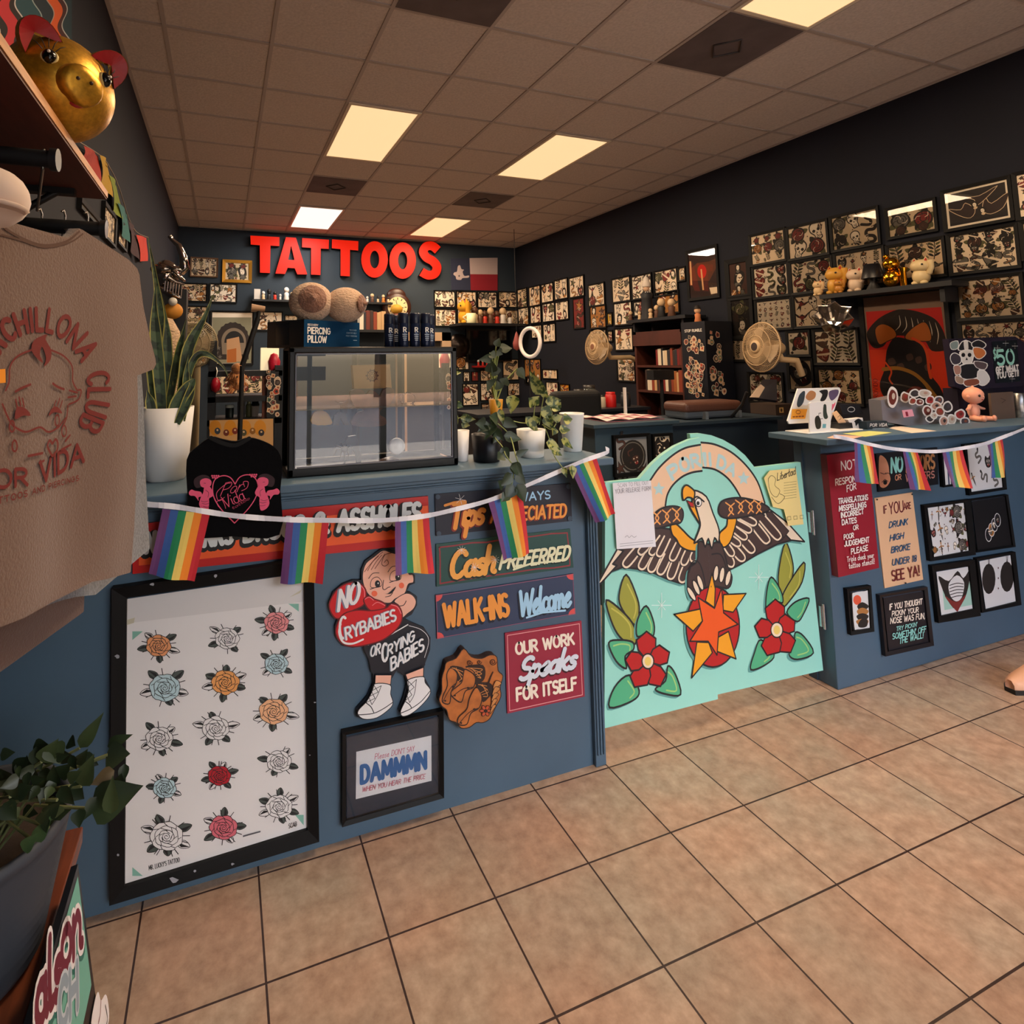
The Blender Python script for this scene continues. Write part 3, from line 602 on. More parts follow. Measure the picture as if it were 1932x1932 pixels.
_r=random.Random(8)
for x,y,s in ((265,68,18),(625,20,18),(65,480,20),(385,1750,32),(505,1700,14),(720,1660,14),(68,1610,14),(1190,740,8),(1160,1040,6)): cvx=Cv((0,CF-.0305,0),X,Z,NY); cvx.setcrop(*CR); cvx.poly([cvx.px(x+s*c_*_r.uniform(.4,1),y+s*.7*d_*_r.uniform(.4,1)) for c_,d_ in ring(7,1)],M('9a9ca4',.6)); cvx.build('scuff',rf)
C6 = (620,1340,.12422)
def dam(cv, inn):
    cv.poly([(420,630),(1560,382),(1563,1070),(412,1350)],PAPER,px=True); PR=M('c0566a',.6); BL=M('22609a',.6)
    txt(cv,'Please DON',(700,745),(1095,660),(712,660),.11,PR); txt(cv,"'T SAY",(1110,655),(1300,610),(1115,580),.11,PR)
    txt(cv,'DAMMMN',(500,1100),(1470,870),(500,850),.26,BL,gap=.26); txt(cv,'WHEN YOU HEAR THE PRICE',(505,1235),(1455,1025),(520,1160),.12,PR)
framed('small black frame on the counter reading DAMMMN in blue',[(210,345),(1748,8),(1755,1335),(205,1780)],[(270,395),(1685,85),(1690,1290),(270,1700)],C6,.022,FB,paper=PAPER,backm=M('222c3a',.25),art=dam,glass=True)
# ---------------------------------------------------------------- painted swing gates
CD = (1100,800,.31048)
def clip(pts, A, B, left):
    s = lambda p: ((B[0]-A[0])*(p[1]-A[1])-(B[1]-A[1])*(p[0]-A[0]))*(1 if left else -1)
    out=[]
    for i,p in enumerate(pts):
        q=pts[(i+1)%len(pts)]; a,b_=s(p),s(q)
        if a>=0: out.append(p)
        if a*b_<0: t=a/(a-b_); out.append((p[0]+(q[0]-p[0])*t,p[1]+(q[1]-p[1])*t))
    return out
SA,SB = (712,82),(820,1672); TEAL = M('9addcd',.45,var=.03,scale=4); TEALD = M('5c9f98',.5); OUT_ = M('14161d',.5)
cvs = []
for left,y in ((True,1.912),(False,1.938)):
    c = Cv((0,y,0),X,Z,NY); c.EPS=.00002; c.setcrop(*CD); cvs.append((c,left))
ld = [(130,1850),(820,1672),(712,82),(650,95),(560,135),(480,190),(420,245),(345,332),(135,355)]
rd = [(770,1655),(1460,1497),(1322,232),(1045,265),(985,190),(920,135),(850,95),(780,68),(715,57),(650,60)]
for (c,left),pl in zip(cvs,(ld,rd)): c.prism([c.px(*p) for p in pl],c.O,c.U,c.V,c.N,.018,TEAL,M('7fb8ac',.5))
def seg_clip(pts, left):
    s = lambda p: ((SB[0]-SA[0])*(p[1]-SA[1])-(SB[1]-SA[1])*(p[0]-SA[0]))*(1 if left else -1)
    runs=[];cur=[]
    for i in range(len(pts)-1):
        p,q=pts[i],pts[i+1];a,b_=s(p),s(q)
        if a>=0 and not cur: cur=[p]
        if a*b_<0:
            t=a/(a-b_); x=(p[0]+(q[0]-p[0])*t,p[1]+(q[1]-p[1])*t)
            if a>=0: cur.append(x); runs.append(cur); cur=[]
            else: cur=[x,q]
        elif a>=0: cur.append(q)
    if len(cur)>1: runs.append(cur)
    return runs
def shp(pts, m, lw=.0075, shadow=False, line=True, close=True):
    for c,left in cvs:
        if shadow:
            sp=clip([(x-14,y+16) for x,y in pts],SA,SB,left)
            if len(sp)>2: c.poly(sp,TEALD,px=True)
    for c,left in cvs:
        if m:
            sp=clip(pts,SA,SB,left)
            if len(sp)>2: c.poly(sp,m,px=True)
    if line: ln(list(pts)+([pts[0]] if close else []),OUT_,lw)
def ln(pts, m, lw):
    for c,left in cvs:
        for r in seg_clip(pts,left): c.line(r,lw,m,px=True,up=False)
        c.up()
def zz(z=None):
    zs=[c.z for c,_ in cvs]
    if z:
        for (c,_),k in zip(cvs,z): c.z=k
    return zs
z0=zz()
PCH = M('f0c7a2',.5); BRN = M('43302f',.5); CRE = M('efd9bd',.5); YOR = M('f2a31f',.45); GRN = M('4fb082',.45); OLV = M('9a9a3c',.45); PRD = M('b8161c',.45); LGR = M('9fd07c',.5)
shp([(712,128),(620,148),(540,195),(460,270),(405,350),(415,440),(430,545),(500,500),(500,480),(512,430),(545,372),(600,322),(660,295),(722,285)],PCH,line=False)
shp([(716,113),(800,125),(900,172),(990,252),(1060,352),(1100,470),(1105,490),(955,445),(920,382),(870,322),(800,277),(727,265)],PCH,line=False)
for p in ([(712,126),(620,146),(540,193),(460,268),(403,350)],[(722,285),(660,295),(600,322),(545,372),(512,430),(500,495)],[(716,112),(800,124),(900,171),(990,251),(1060,351),(1104,480)],[(727,264),(800,276),(870,321),(920,381),(957,445)]): ln(spl(p,5),OUT_,.0085)
PB = M('b7d6d6',.5)
for (c,left),L in zip(cvs,((('P',(545,335),(590,305),(512,268)),('O',(604,292),(652,268),(580,222)),('R',(668,262),(712,252),(652,192))),(('V',(738,250),(748,250),(730,180)),('I',(772,250),(776,250),(766,180)),('D',(815,262),(858,280),(826,192)),('A',(868,290),(912,315),(890,232))))):
    for s,bl,br,tl in L: txt(c,s,bl,br,tl,.3,PB)
for (c,left),(x,y) in zip(cvs,((460,395),(975,330))): c.poly([(x+(38 if k%2==0 else 18)*sin(k*pi/5),y-(44 if k%2==0 else 20)*cos(k*pi/5)) for k in range(10)],PB,px=True)
# wings
z1=zz(); zmax=list(z1)
def mark():
    for i,k in enumerate(zz()): zmax[i]=max(zmax[i],k)
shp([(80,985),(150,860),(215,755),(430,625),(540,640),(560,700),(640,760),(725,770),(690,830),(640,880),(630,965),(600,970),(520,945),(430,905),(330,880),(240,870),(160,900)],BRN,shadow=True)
shp([(82,982),(208,758),(245,770),(180,850),(205,860),(110,965)],CRE)
def feather(tip, base, w):
    dx,dy=tip[0]-base[0],tip[1]-base[1];L=math.hypot(dx,dy);nx,ny=-dy/L*w,dx/L*w;ux,uy=dx/L,dy/L
    U_=spl([(base[0]+nx,base[1]+ny),(tip[0]+nx-ux*w,tip[1]+ny-uy*w),tip,(tip[0]-nx-ux*w,tip[1]-ny-uy*w),(base[0]-nx,base[1]-ny)],5)
    shp(U_,BRN,lw=.005,close=False); ln([((p[0]-base[0])*.9+base[0],(p[1]-base[1])*.93+base[1]) for p in U_],CRE,.0075)
for tip,base in (((240,872),(330,765)),((340,888),(410,765)),((400,905),(455,790)),((455,920),(515,800)),((520,948),(565,830)),((590,968),(635,850))): feather(tip,base,25)
for tip,base in (((330,795),(430,690)),((400,800),(480,690)),((450,810),(510,690)),((530,835),(580,730)),((600,862),(640,770)),((655,838),(690,765))): feather(tip,base,22)
mark(); zz(z1)
shp([(905,600),(1000,570),(1120,510),(1240,600),(1345,715),(1270,705),(1180,730),(1060,790),(960,850),(890,885),(860,820),(840,740)],BRN,shadow=True)
shp([(1135,520),(1240,598),(1345,715),(1262,705),(1180,620),(1090,545)],CRE)
shp([(1110,540),(1140,530),(1250,650),(1220,690),(1150,640)],BRN,lw=.004)
for tip,base in (((1205,705),(1090,575)),((1135,728),(1030,600)),((1045,785),(950,680)),((985,835),(900,740)),((910,872),(870,790))): feather(tip,base,25)
for tip,base in (((1060,610),(960,560)),((1030,655),(930,600)),((1000,700),(920,640)),((960,740),(890,690)),((915,805),(870,740))): feather(tip,base,21)
mark(); zz(zmax)
shp(splc([(530,615),(560,605),(600,640),(650,690),(715,735),(700,770),(640,768),(590,742),(565,700),(540,670)],4),YOR)
shp(splc([(830,660),(870,620),(880,570),(930,570),(915,650),(890,720),(850,748),(825,700)],4),YOR)
shp(splc([(425,560),(470,515),(540,498),(595,512),(607,555),(590,598),(540,610),(430,632)],4),BRN); shp(splc([(820,515),(840,470),(900,450),(980,450),(1080,478),(1132,520),(1050,548),(950,568),(870,572),(830,552)],4),BRN)
OS = M('f0a35a',.5)
for x,y in ((440,570),(500,560),(560,550)): ln(spl([(x-20,y-38),(x+18,y),(x-14,y+40)],4),OS,.006); ln(spl([(x+30,y-42),(x-2,y),(x+26,y+38)],4),OS,.006)
for x,y in ((890,515),(950,500),(1010,500),(1060,500)): ln(spl([(x-26,y-38),(x+16,y),(x-10,y+42)],4),OS,.006); ln(spl([(x+26,y-34),(x-6,y),(x+22,y+34)],4),OS,.006)
# body
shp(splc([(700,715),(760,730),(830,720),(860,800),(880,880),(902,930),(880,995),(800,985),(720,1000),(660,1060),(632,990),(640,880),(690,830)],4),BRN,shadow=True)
ln(spl([(640,900),(665,835),(700,840),(725,900),(740,980)],5),OUT_,.006); ln(spl([(780,790),(830,790),(860,850),(870,930)],5),OUT_,.006)
# red ball, star
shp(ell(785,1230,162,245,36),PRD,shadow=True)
for st in ([(780,905),(740,1075),(795,1115),(800,1000)],[(850,1035),(987,1028),(908,1142),(845,1130)],[(550,1155),(708,1122),(722,1195),(665,1257)],[(688,1322),(760,1325),(782,1388),(657,1540)],[(815,1295),(880,1258),(926,1425),(812,1380)]): shp(st,YOR,lw=.006)
shp([(695,1052),(795,1118),(838,995),(850,1145),(938,1215),(820,1262),(810,1402),(757,1318),(645,1318),(722,1195)],M('ee5a1a',.45),lw=.006)
for x,y,a in ((655,1030,-30),(684,992,-22),(708,962,-18),(804,905,6),(840,915,8),(877,935,12)):
    shp([(x+p[0],y+p[1]) for p in ell(0,0,15,48,14,rot=a)],CRE,lw=.005)
# head
shp(splc([(672,402),(745,440),(785,540),(822,640),(818,718),(795,690),(778,755),(757,695),(738,745),(718,692),(672,722),(702,640),(708,600),(692,540),(670,450)],3),CRE)
shp(splc([(600,400),(622,370),(655,388),(675,415),(670,470),(692,545),(707,605),(680,565),(650,515),(637,478),(655,480),(660,452),(630,445),(605,462)],3),YOR)
shp([(625,462),(665,478),(668,505),(648,500)],PRD,lw=.003); shp(ell(697,475,20,26,12),WHT,lw=.004); shp(ell(694,480,9,12,10),OUT_,lw=.001); ln(spl([(665,455),(690,440),(730,470)],4),OUT_,.007)
# flowers
zz(z0)
def leaf(p, m):
    shp(splc(p,4),m,shadow=True); c=(sum(q[0] for q in p)/len(p),sum(q[1] for q in p)/len(p))
    hl=[((q[0]-c[0])*.66+c[0],(q[1]-c[1])*.66+c[1]) for q in p]; ln(spl(hl[:max(2,len(hl)//2+1)],4),LGR if m is GRN else M('c2bb55',.5),.006)
def sharp(p, m): 
    q=[]
    n=len(p)
    for i in range(n): q.append(p[i])
    leaf(q,m)
for p,m in (([(262,915),(330,1060),(340,1150),(320,1225),(240,1130),(218,1040)],OLV),([(140,1070),(240,1140),(310,1230),(318,1335),(240,1310),(180,1220)],OLV),([(383,1105),(430,1210),(425,1290),(390,1270),(328,1290),(330,1190)],GRN),([(155,1330),(225,1312),(300,1325),(305,1370),(255,1410),(262,1485),(200,1440)],GRN),([(515,1470),(560,1520),(592,1642),(500,1640),(438,1610),(500,1560)],GRN),([(280,1525),(340,1620),(300,1680),(160,1722),(190,1600)],GRN),
            ([(1228,720),(1275,850),(1265,950),(1212,1050),(1185,930)],OLV),([(1340,840),(1330,960),(1250,1080),(1210,1110),(1220,1020)],OLV),([(1143,930),(1200,1010),(1212,1085),(1155,1075),(1112,1135),(1115,1020)],GRN),([(1372,1060),(1340,1150),(1300,1200),(1238,1145),(1290,1080)],GRN),([(1080,1310),(1160,1400),(1110,1460),(1018,1492),(1040,1390)],GRN),([(1290,1265),(1340,1290),(1398,1390),(1300,1430),(1250,1400),(1280,1330)],GRN)): sharp(p,m)
for fx,fy,pt in ((392,1440,((383,1325),(478,1402),(447,1535),(342,1542),(300,1440))),(1175,1250,((1165,1132),(1247,1212),(1235,1335),(1140,1350),(1085,1240)))):
    for x,y in pt:
        dx,dy=x-fx,y-fy;L=math.hypot(dx,dy);ux,uy=dx/L,dy/L;nx,ny=-uy,ux
        shp([(fx+ux*a*L+nx*b_*62,fy+uy*a*L*1.05+ny*b_*62) for a,b_ in ((.15,-.25),(.6,-.85),(1.1,-.95),(1.42,-.1),(1.5,.1),(1.1,.95),(.6,.85),(.15,.25))],PRD,lw=.007)
    shp(ell(fx,fy,36,46,18),CRE,lw=.006); shp(ell(fx,fy,20,28,14),M('eacb6a',.5),line=False)
for x,y in ((475,1100),(1065,930)):
    for dx,dy in ((0,75),(60,0),(22,28),(-22,28)): ln([(x-dx,y-dy),(x+dx,y+dy)],M('e6f2ee',.5),.0022)
g1 = thing('swing_gate','teal gate leaf painted with the eagle head, by the long counter','gate',(1.6,1.93,0)); cvs[0][0].build('panel',g1)
g2 = thing('swing_gate','teal gate leaf with chrome hinges on the end counter','gate',(2.3,1.96,0)); cvs[1][0].build('panel',g2)
CHR = M('c9ccd0',.25,metal=1)
for py in (985,1162):
    p = at(1530+(py-985)*.115,py,1,1.93); h=MB(); h.bb((p.x-.01,1.926,p.z-.045),(p.x+.012,1.937,p.z+.045),CHR); h.tube([(p.x+.004,1.922,p.z-.055),(p.x+.004,1.922,p.z+.055)],.006,CHR); h.build('hinge',g2)
# notices on the gates
c = Cv((0,1.9112,0),X,Z,NY,z0=.0); c.setcrop(*CD); q=[(168,355),(400,340),(430,740),(193,755)]; c.z=.012; c.poly(q[::-1],M('e8e4e8',.6),px=True)
GY=M('8d8a92',.6); txt(c,'SCAN TO FILL OUT',(200,382),(385,362),(199,360),.09,GY); txt(c,'YOUR RELEASE FORM',(183,418),(398,398),(182,392),.1,GY)
c.line([c.px(*p) for p in spl([(240,682),(255,672),(265,684),(280,672),(295,682),(310,674)],4)],.0015,GY)
for k in range(2): c.line([(210,722+14*k),(410,702+14*k)],.0015,GY,px=True)
fin(c,'paper_notice','white paper notice about a release form taped to the teal gate','paper')
c = Cv((0,1.9372,0),X,Z,NY); c.setcrop(*CD); c.z=.012; c.poly([(1085,325),(1120,280),(1278,265),(1325,605),(1232,615),(1205,515),(1140,500)][::-1],M('ecd58c',.6),px=True)
BK2=M('3a3424',.6); txt(c,'Libertad',(1165,340),(1275,302),(1168,295),.12,BK2,gap=.1)
c.line([c.px(*p) for p in spl([(1110,330),(1130,310),(1155,330),(1150,370),(1180,400),(1160,440),(1130,420),(1115,380),(1110,330)],4)],.002,BK2); c.line([c.px(*p) for p in spl([(1130,440),(1170,480),(1210,440),(1180,420)],4)],.002,BK2)
for k in range(7): c.line([(1205,355+16*k),(1280,345+16*k)],.0016,M('8a7c4a'),px=True,up=False)
for k in range(3): c.line([c.px(x,y) for x,y in ((1225+38*k,560-4*k),(1245+38*k,557-4*k),(1247+38*k,577-4*k),(1227+38*k,580-4*k))],.0015,BK2,close=True)
fin(c,'paper_flyer','yellow Libertad flyer pinned to the corner of the teal gate','paper')
# ---------------------------------------------------------------- signs on the end counter
C8 = (1480,800,.27427); WL_ = M('eadfd6',.5)
cv = plane_cv(.03,C8); board(cv,[(290,213),(574,180),(652,990),(372,1055)],.03,M('96142a',.45),M('5e0c1c',.5))
for s,bl,br,h,w in (('NOT',(392,318),(500,303),60,.16),('RESPONSIBLE',(352,422),(580,378),42,.2),('FOR',(428,466),(490,446),42,.18),('TRANSLATIONS',(370,548),(570,518),34,.26),('MISSPELLINGS',(372,598),(557,568),34,.26),('INCORRECT',(384,644),(537,614),34,.26),('DATES',(390,692),(488,675),34,.26),('OR',(466,728),(500,720),30,.24),('POOR',(402,792),(468,778),32,.24),('JUDGEMENT',(404,840),(573,808),34,.24),('PLEASE',(450,892),(562,865),36,.22),('Triple check your',(420,945),(602,912),34,.16),('tattoo stencil!',(432,990),(605,955),36,.16)):
    txt(cv,s,bl,br,(bl[0]-h*.04,bl[1]-h),w,WL_)
for y0 in (360,520): cv.line([(360,y0),(590,y0-24)],.0012,M('6a1020'),px=True)
fin(cv,'wooden_sign','narrow tall crimson sign beginning NOT RESPONSIBLE FOR','sign')
cv = plane_cv(.008,C8); board(cv,[(630,205),(1052,160),(1060,415),(648,468)],.008,M('12141c',.45))
FC=M('e09a78',.5); fc=splc([(650,225),(690,230),(715,280),(722,340),(730,385),(705,430),(670,440),(650,400)],4); cv.outl([cv.px(*p) for p in fc],FC,.003,BLK)
for p in ([(660,335),(685,345),(700,335)],[(695,345),(712,335),(722,345)],[(670,400),(690,380),(712,395)]): cv.line([cv.px(*k) for k in p],.003,BLK)
cv.poly(ell(692,402,14,16,10),BLK,px=True)
TQ=M('8fd3c8',.5); txt(cv,'NO',(735,332),(810,322),(735,238),.22,TQ); txt(cv,'MINORS',(838,330),(1030,302),(838,236),.2,M('c78a58',.5)); txt(cv,'OR',(760,388),(800,380),(760,352),.18,FC); txt(cv,'WHINERS',(832,395),(1028,368),(832,348),.2,M('c98a80',.5))
fin(cv,'wooden_sign','black sign with a crying face beginning NO, behind rainbow flags','sign')
cv = plane_cv(.004,C8); board(cv,[(620,510),(880,470),(955,1070),(690,1130)],.004,M('e8b88e',.55))
MR=M('6e2028',.5);BU=M('26557a',.5)
for s,bl,br,h,m,w in (('IF',(682,615),(704,611),50,MR,.16),('YOU',(722,618),(818,602),74,MR,.14),('ARE',(822,588),(868,580),42,MR,.18),('DRUNK',(718,714),(843,690),40,BU,.2),('HIGH',(724,804),(815,785),40,BU,.2),('BROKE',(732,886),(857,862),40,BU,.2),('UNDER 18',(738,972),(902,942),42,BU,.18),('SEE YA!',(738,1078),(925,1038),68,MR,.16)):
    txt(cv,s,bl,br,(bl[0]-h*.06+(8 if m is BU else 0),bl[1]-h),w,m)
for x,y in ((632,518),(872,482),(828,1092)): cv.poly(ell(x,y,6,6,8),BLK,px=True)
fin(cv,'wooden_sign','tan sign reading IF YOU ARE DRUNK HIGH BROKE, SEE YA','sign')
def nose(cv, inn):
    for s,bl,br,h,m in (('IF YOU THOUGHT',(722,1278),(945,1238),38,CRM),("PICKIN' YOUR",(738,1322),(918,1292),34,CRM),('NOSE WAS FUN,',(726,1372),(960,1335),38,CRM),("TRY PICKIN'",(765,1422),(905,1388),28,TQ),("SOMETHIN' OFF",(737,1478),(965,1425),38,TQ),('THE WALL!',(782,1508),(945,1466),38,TQ)): txt(cv,s,bl,br,(bl[0]+2,bl[1]-h),.2,m)
framed('black framed sign about picking your nose, lowest on the end counter',[(655,1178),(985,1120),(1030,1525),(697,1600)],[(680,1195),(970,1145),(1010,1505),(718,1570)],C8,.018,M('100f16',.4),paper=M('17141c',.5),art=nose)
# ---------------------------------------------------------------- rainbow bunting
RAIN = [M(h,.7,sheen=.2) for h in ('6f3d74','3b62a8','1f8a57','f0d069','f58a1e','cf2230')]; TAPE = M('e9e7ee',.6)
def bunting(name, label, path, flags, yy):
    pts = [at(x,y,1,yy) for x,y in spl(path,5)]; c = sum(pts,Vector())/len(pts); t = thing(name,label,'bunting',tuple(c))
    b = MB(); n=len(pts)
    for i in range(n-1):
        a,d = pts[i],pts[i+1]; h = Vector((0,0,.0075)); e=Vector((0,.0012,0)); tw=Vector((0,.002*sin(i*.9),0))
        b.add([a-h-tw,d-h-tw,d+h+tw,a+h+tw,a-h-tw+e,d-h-tw+e,d+h+tw+e,a+h+tw+e],[(0,1,2,3),(5,4,7,6),(3,2,6,7),(1,0,4,5)],TAPE)
    b.build('tape',t)
    for k,q in enumerate(flags):
        b = MB(); q3=[at(x,y,1,yy+.002) for x,y in q]; nu,nv=12,10
        def pt(u,v):
            p=(q3[0]*(1-u)+q3[1]*u)*(1-v)+(q3[3]*(1-u)+q3[2]*u)*v
            return p+Vector((0,.010*v*sin(u*7+k*1.7+v*1.5)+.012*v*v*sin(k*2.3),0))
        for i in range(nu):
            for j in range(nv):
                b.add([pt(i/nu,j/nv),pt(i/nu,(j+1)/nv),pt((i+1)/nu,(j+1)/nv),pt((i+1)/nu,j/nv)],[(0,1,2,3)],RAIN[i//2],True)
        b.build('flag',t)
bunting('rainbow_bunting','white tape with five rainbow flags strung along the long counter',[(268,949),(283,952),(330,956),(380,964),(440,973),(500,978),(560,981),(640,982),(720,982),(800,974),(860,961),(920,945),(980,922),(1040,896),(1100,870),(1147,853),(1143,846)],
    [[(306.7,960),(395.8,970),(366.8,1099),(279.5,1085)],[(540.4,983),(620.5,985),(609,1103),(529.3,1102.6)],[(745.7,982),(807.6,977),(816,1078),(743,1082)],[(921.6,948),(984,925),(1002.6,1046),(952.7,1059)],[(1076.3,884),(1125,863),(1163,970),(1127,988)]],1.80)
bunting('rainbow_bunting','white tape with four rainbow flags strung along the end counter',[(1573,823),(1590,826),(1612,831),(1640,838),(1680,846),(1720,850),(1760,852),(1800,848),(1850,839),(1900,822),(1950,802)],
    [[(1611.6,834),(1646,841),(1662,914),(1617,910)],[(1703.5,851),(1731,853),(1758,926),(1721,924)],[(1778,854),(1816,849),(1827,920),(1789,918)],[(1863,840),(1891,828),(1903,899),(1875,904)]],1.72)
# ---------------------------------------------------------------- black shirt with cherubs
CS = (270,840,.22257)
st = thing('black_tshirt','black T-shirt with a pink cherub heart print hung in front of the long counter','shirt',(.0,1.83,1.05))
c = Cv((0,1.83,0),X,Z,NY); BT = M('050508',.95,bump=.2,scale=40,spec=.15)
sh = [(357,1010),(354,940),(352,868),(372,843),(398,825),(420,829),(445,833),(470,826),(500,834),(524,850),(533,880),(529,925),(527,1009),(440,1012)]
c.prism([c.px(*p) for p in splc(sh,3)][::-1],c.O,c.U,c.V,c.N,.016,BT); c.build('shirt_body',st,bevel=.004)
c = Cv((0,1.829,0),X,Z,NY); c.line([c.px(*p) for p in spl([(398,826),(420,836),(445,840),(470,827)],5)],.012,M('050508',.9)); c.build('collar',st)
c = Cv((0,1.8295,0),X,Z,NY); c.setcrop(*CS); PKP = M('e8557a',.6); PKD=M('2a0a16',.7)
c.line([c.px(*p) for p in spl([(780,330),(740,275),(680,258),(615,285),(590,350),(600,440),(660,540),(775,660)],6)],.0028,PKP)
c.line([c.px(*p) for p in spl([(780,330),(820,270),(890,250),(950,280),(975,350),(955,440),(890,540),(775,660)],6)],.0028,PKP)
txt(c,'Por',(655,430),(835,385),(700,320),.045,PKP,gap=.12); txt(c,'Vida',(700,535),(870,455),(660,440),.06,PKP,gap=.06); txt(c,'tattoo',(760,545),(905,455),(755,520),.07,PKP,gap=.05)
c.line([c.px(*p) for p in spl([(690,440),(640,470),(625,400),(700,330),(740,320)],6)],.0016,PKP); c.line([c.px(*p) for p in spl([(835,385),(880,360),(890,310),(850,310),(860,350)],6)],.0016,PKP); c.line([c.px(*p) for p in spl([(640,520),(625,480),(665,460),(690,500),(700,535)],6)],.0016,PKP)
for mir in (0,1):
    f_ = (lambda x,y:(x,y)) if not mir else (lambda x,y:(1545-x,y-10))
    def cp(p,m): c.poly([c.px(*f_(*k)) for k in splc(p,4)],m)
    cp([(440,280),(500,250),(560,265),(560,310),(500,350),(450,360),(430,320)],PKD); cp([(485,300),(520,280),(560,285),(580,310),(570,345),(530,360),(490,345)],PKP)
    cp([(520,355),(560,345),(595,400),(590,430),(560,450),(560,490),(548,560),(500,545),(475,500),(490,440),(510,400)],PKP); cp([(388,400),(410,375),(440,385),(490,395),(500,430),(470,440),(470,470),(440,430),(400,425)],PKP)
    for k in range(7): c.poly([c.px(*f_(585+18*(k%4)+6*(k//4),255+15*(k//4)+a_)) if 0 else c.px(*f_(585+18*(k%4)+6*(k//4)+a_,258+16*(k//4)+b_)) for a_,b_ in ell(0,0,8,8,8)],PKP,up=False)
    c.up(); c.line([c.px(*f_(*p)) for p in spl([(530,380),(555,400),(550,440)],4)],.0012,PKD); c.line([c.px(*f_(*p)) for p in ((515,320),(530,322))],.0012,PKD)
    for x,y in ((490,470),(500,490),(510,515)): c.line([c.px(*f_(*p)) for p in spl([(x,y),(x+30,y+8),(x+60,y)],4)],.001,PKD)
c.build('cherub_print',st)
# ---------------------------------------------------------------- glass display case
def V3(p): return tuple(p)
dc = thing('display_case','black-framed glass display case standing on the long counter','display case',(.5,2.04,1.1))
KB = M('07070a',.4,spec=.35); x0,x1,y0,y1,z0_,z1_ = .205,.812,1.95,2.135,1.1005,1.53
b = MB()
for y in (y0,y1):
    w=.022
    b.bb((x0,y-.008,z0_),(x0+w,y+.008,z1_),KB); b.bb((x1-w,y-.008,z0_),(x1,y+.008,z1_),KB); b.bb((x0,y-.008,z0_),(x1,y+.008,z0_+.03),KB); b.bb((x0,y-.008,z1_-w),(x1,y+.008,z1_),KB)
b.bb((x0,y0,z1_-.01),(x1,y1,z1_),KB); b.bb((x0,y0,z0_),(x1,y1,z0_+.012),KB); b.build('frame',dc,bevel=.005)
b = MB()
for a,d in (((x0+.03,y0-.0085,z0_+.03),(x1-.022,y0-.0085,z0_+.034)),((x0+.022,y0-.009,z1_-.026),(x1-.022,y0-.008,z1_-.022))): b.bb(a,(d[0],d[1]+.002,d[2]),M('5a5a60',.35,metal=1))
for xx in (x0+.022,x1-.025): b.bb((xx,y0-.009,z0_+.03),(xx+.003,y0-.006,z1_-.022),M('5a5a60',.35,metal=1))
b.build('inner_trim',dc)
GP = pane_mat(refl=2.0)
b = MB(); b.add([(x0+.02,y0-.004,z0_+.02),(x1-.02,y0-.004,z0_+.02),(x1-.02,y0-.004,z1_-.02),(x0+.02,y0-.004,z1_-.02)],[(0,1,2,3)],GP); b.build('front_glass',dc)
G2 = pane_mat(refl=1.4)
for nm,xx in (('side_glass',x0+.011),('side_glass',x1-.011)): b=MB(); b.add([(xx,y0,z0_+.02),(xx,y1,z0_+.02),(xx,y1,z1_-.02),(xx,y0,z1_-.02)],[(0,1,2,3)],G2); b.build(nm,dc)
b=MB(); b.bb((x0+.015,y0+.02,1.315),(x1-.015,y1-.012,1.319),M('cfe0dc',.05,trans=.9)); b.build('glass_shelf',dc)
C7 = (500,500,.21739)
def cut(name,label,cat,pts,y,t,m,extra=None):
    cv=Cv((0,y,0),X,Z,NY); cv.setcrop(*C7); cv.prism([cv.px(*p) for p in pts][::-1],cv.O,cv.U,cv.V,cv.N,t,m)
    if extra: extra(cv)
    return fin(cv,name,label,cat)
KR=M('c99a66',.8)
def emb(cv):
    cv.line([cv.px(*p) for p in ell(930,960,42,44,20)],.004,M('6a3a22'),close=True)
    for r in (15,28): cv.line([cv.px(*p) for p in ell(930,960,r,r,12)],.0025,M('6a3a22'),close=True)
    for k in range(10): a=k*.628; cv.line([cv.px(930+40*cos(a),960+40*sin(a)),cv.px(930+52*cos(a),960+52*sin(a))],.005,M('6a3a22'),up=False)
zsh=1.3195
cut('kraft_box','kraft card box with a round brown emblem, on the case glass shelf','box',[(760,870),(1085,862),(1100,1068),(775,1075)],2.07,.035,KR,emb)
WD=M('5a3220',.5,var=.3,scale=30)
cut('lotus_stand','carved brown lotus-shaped jewellery stand in the display case','stand',splc([(740,1110),(790,1075),(850,1090),(880,1120),(920,1085),(970,1110),(1000,1140),(1030,1080),(1090,1065),(1125,1100),(1090,1200),(1010,1250),(1000,1300),(1045,1330),(1030,1395),(760,1395),(790,1290),(840,1270),(860,1260),(770,1210)],3),2.0,.02,WD)
for lab,pts,m in (('yellow polished stone on a dark base in the display case',[(410,1380),(420,1290),(470,1265),(530,1275),(570,1330),(570,1385)],M('d29a1e',.25)),('black curved horn plug standing in the middle of the case',[(615,1180),(650,1195),(690,1195),(730,1165),(715,1215),(715,1290),(665,1290),(665,1215)],KB),
    ('black hooked plug at the bottom of the display case',[(725,1490),(790,1480),(815,1600),(840,1660),(825,1755),(800,1755),(790,1640),(740,1560),(690,1560)],KB),('black arched plug beside the lotus stand',[(590,1390),(600,1310),(650,1275),(700,1290),(730,1390),(690,1390),(660,1330),(640,1390)],M('2a2624',.3))):
    cut('ear_plug' if 'plug' in lab else 'polished_stone',lab,'jewellery' if 'plug' in lab else 'stone',splc(pts,3) if 'stone' in lab else pts,2.03,.02,m)
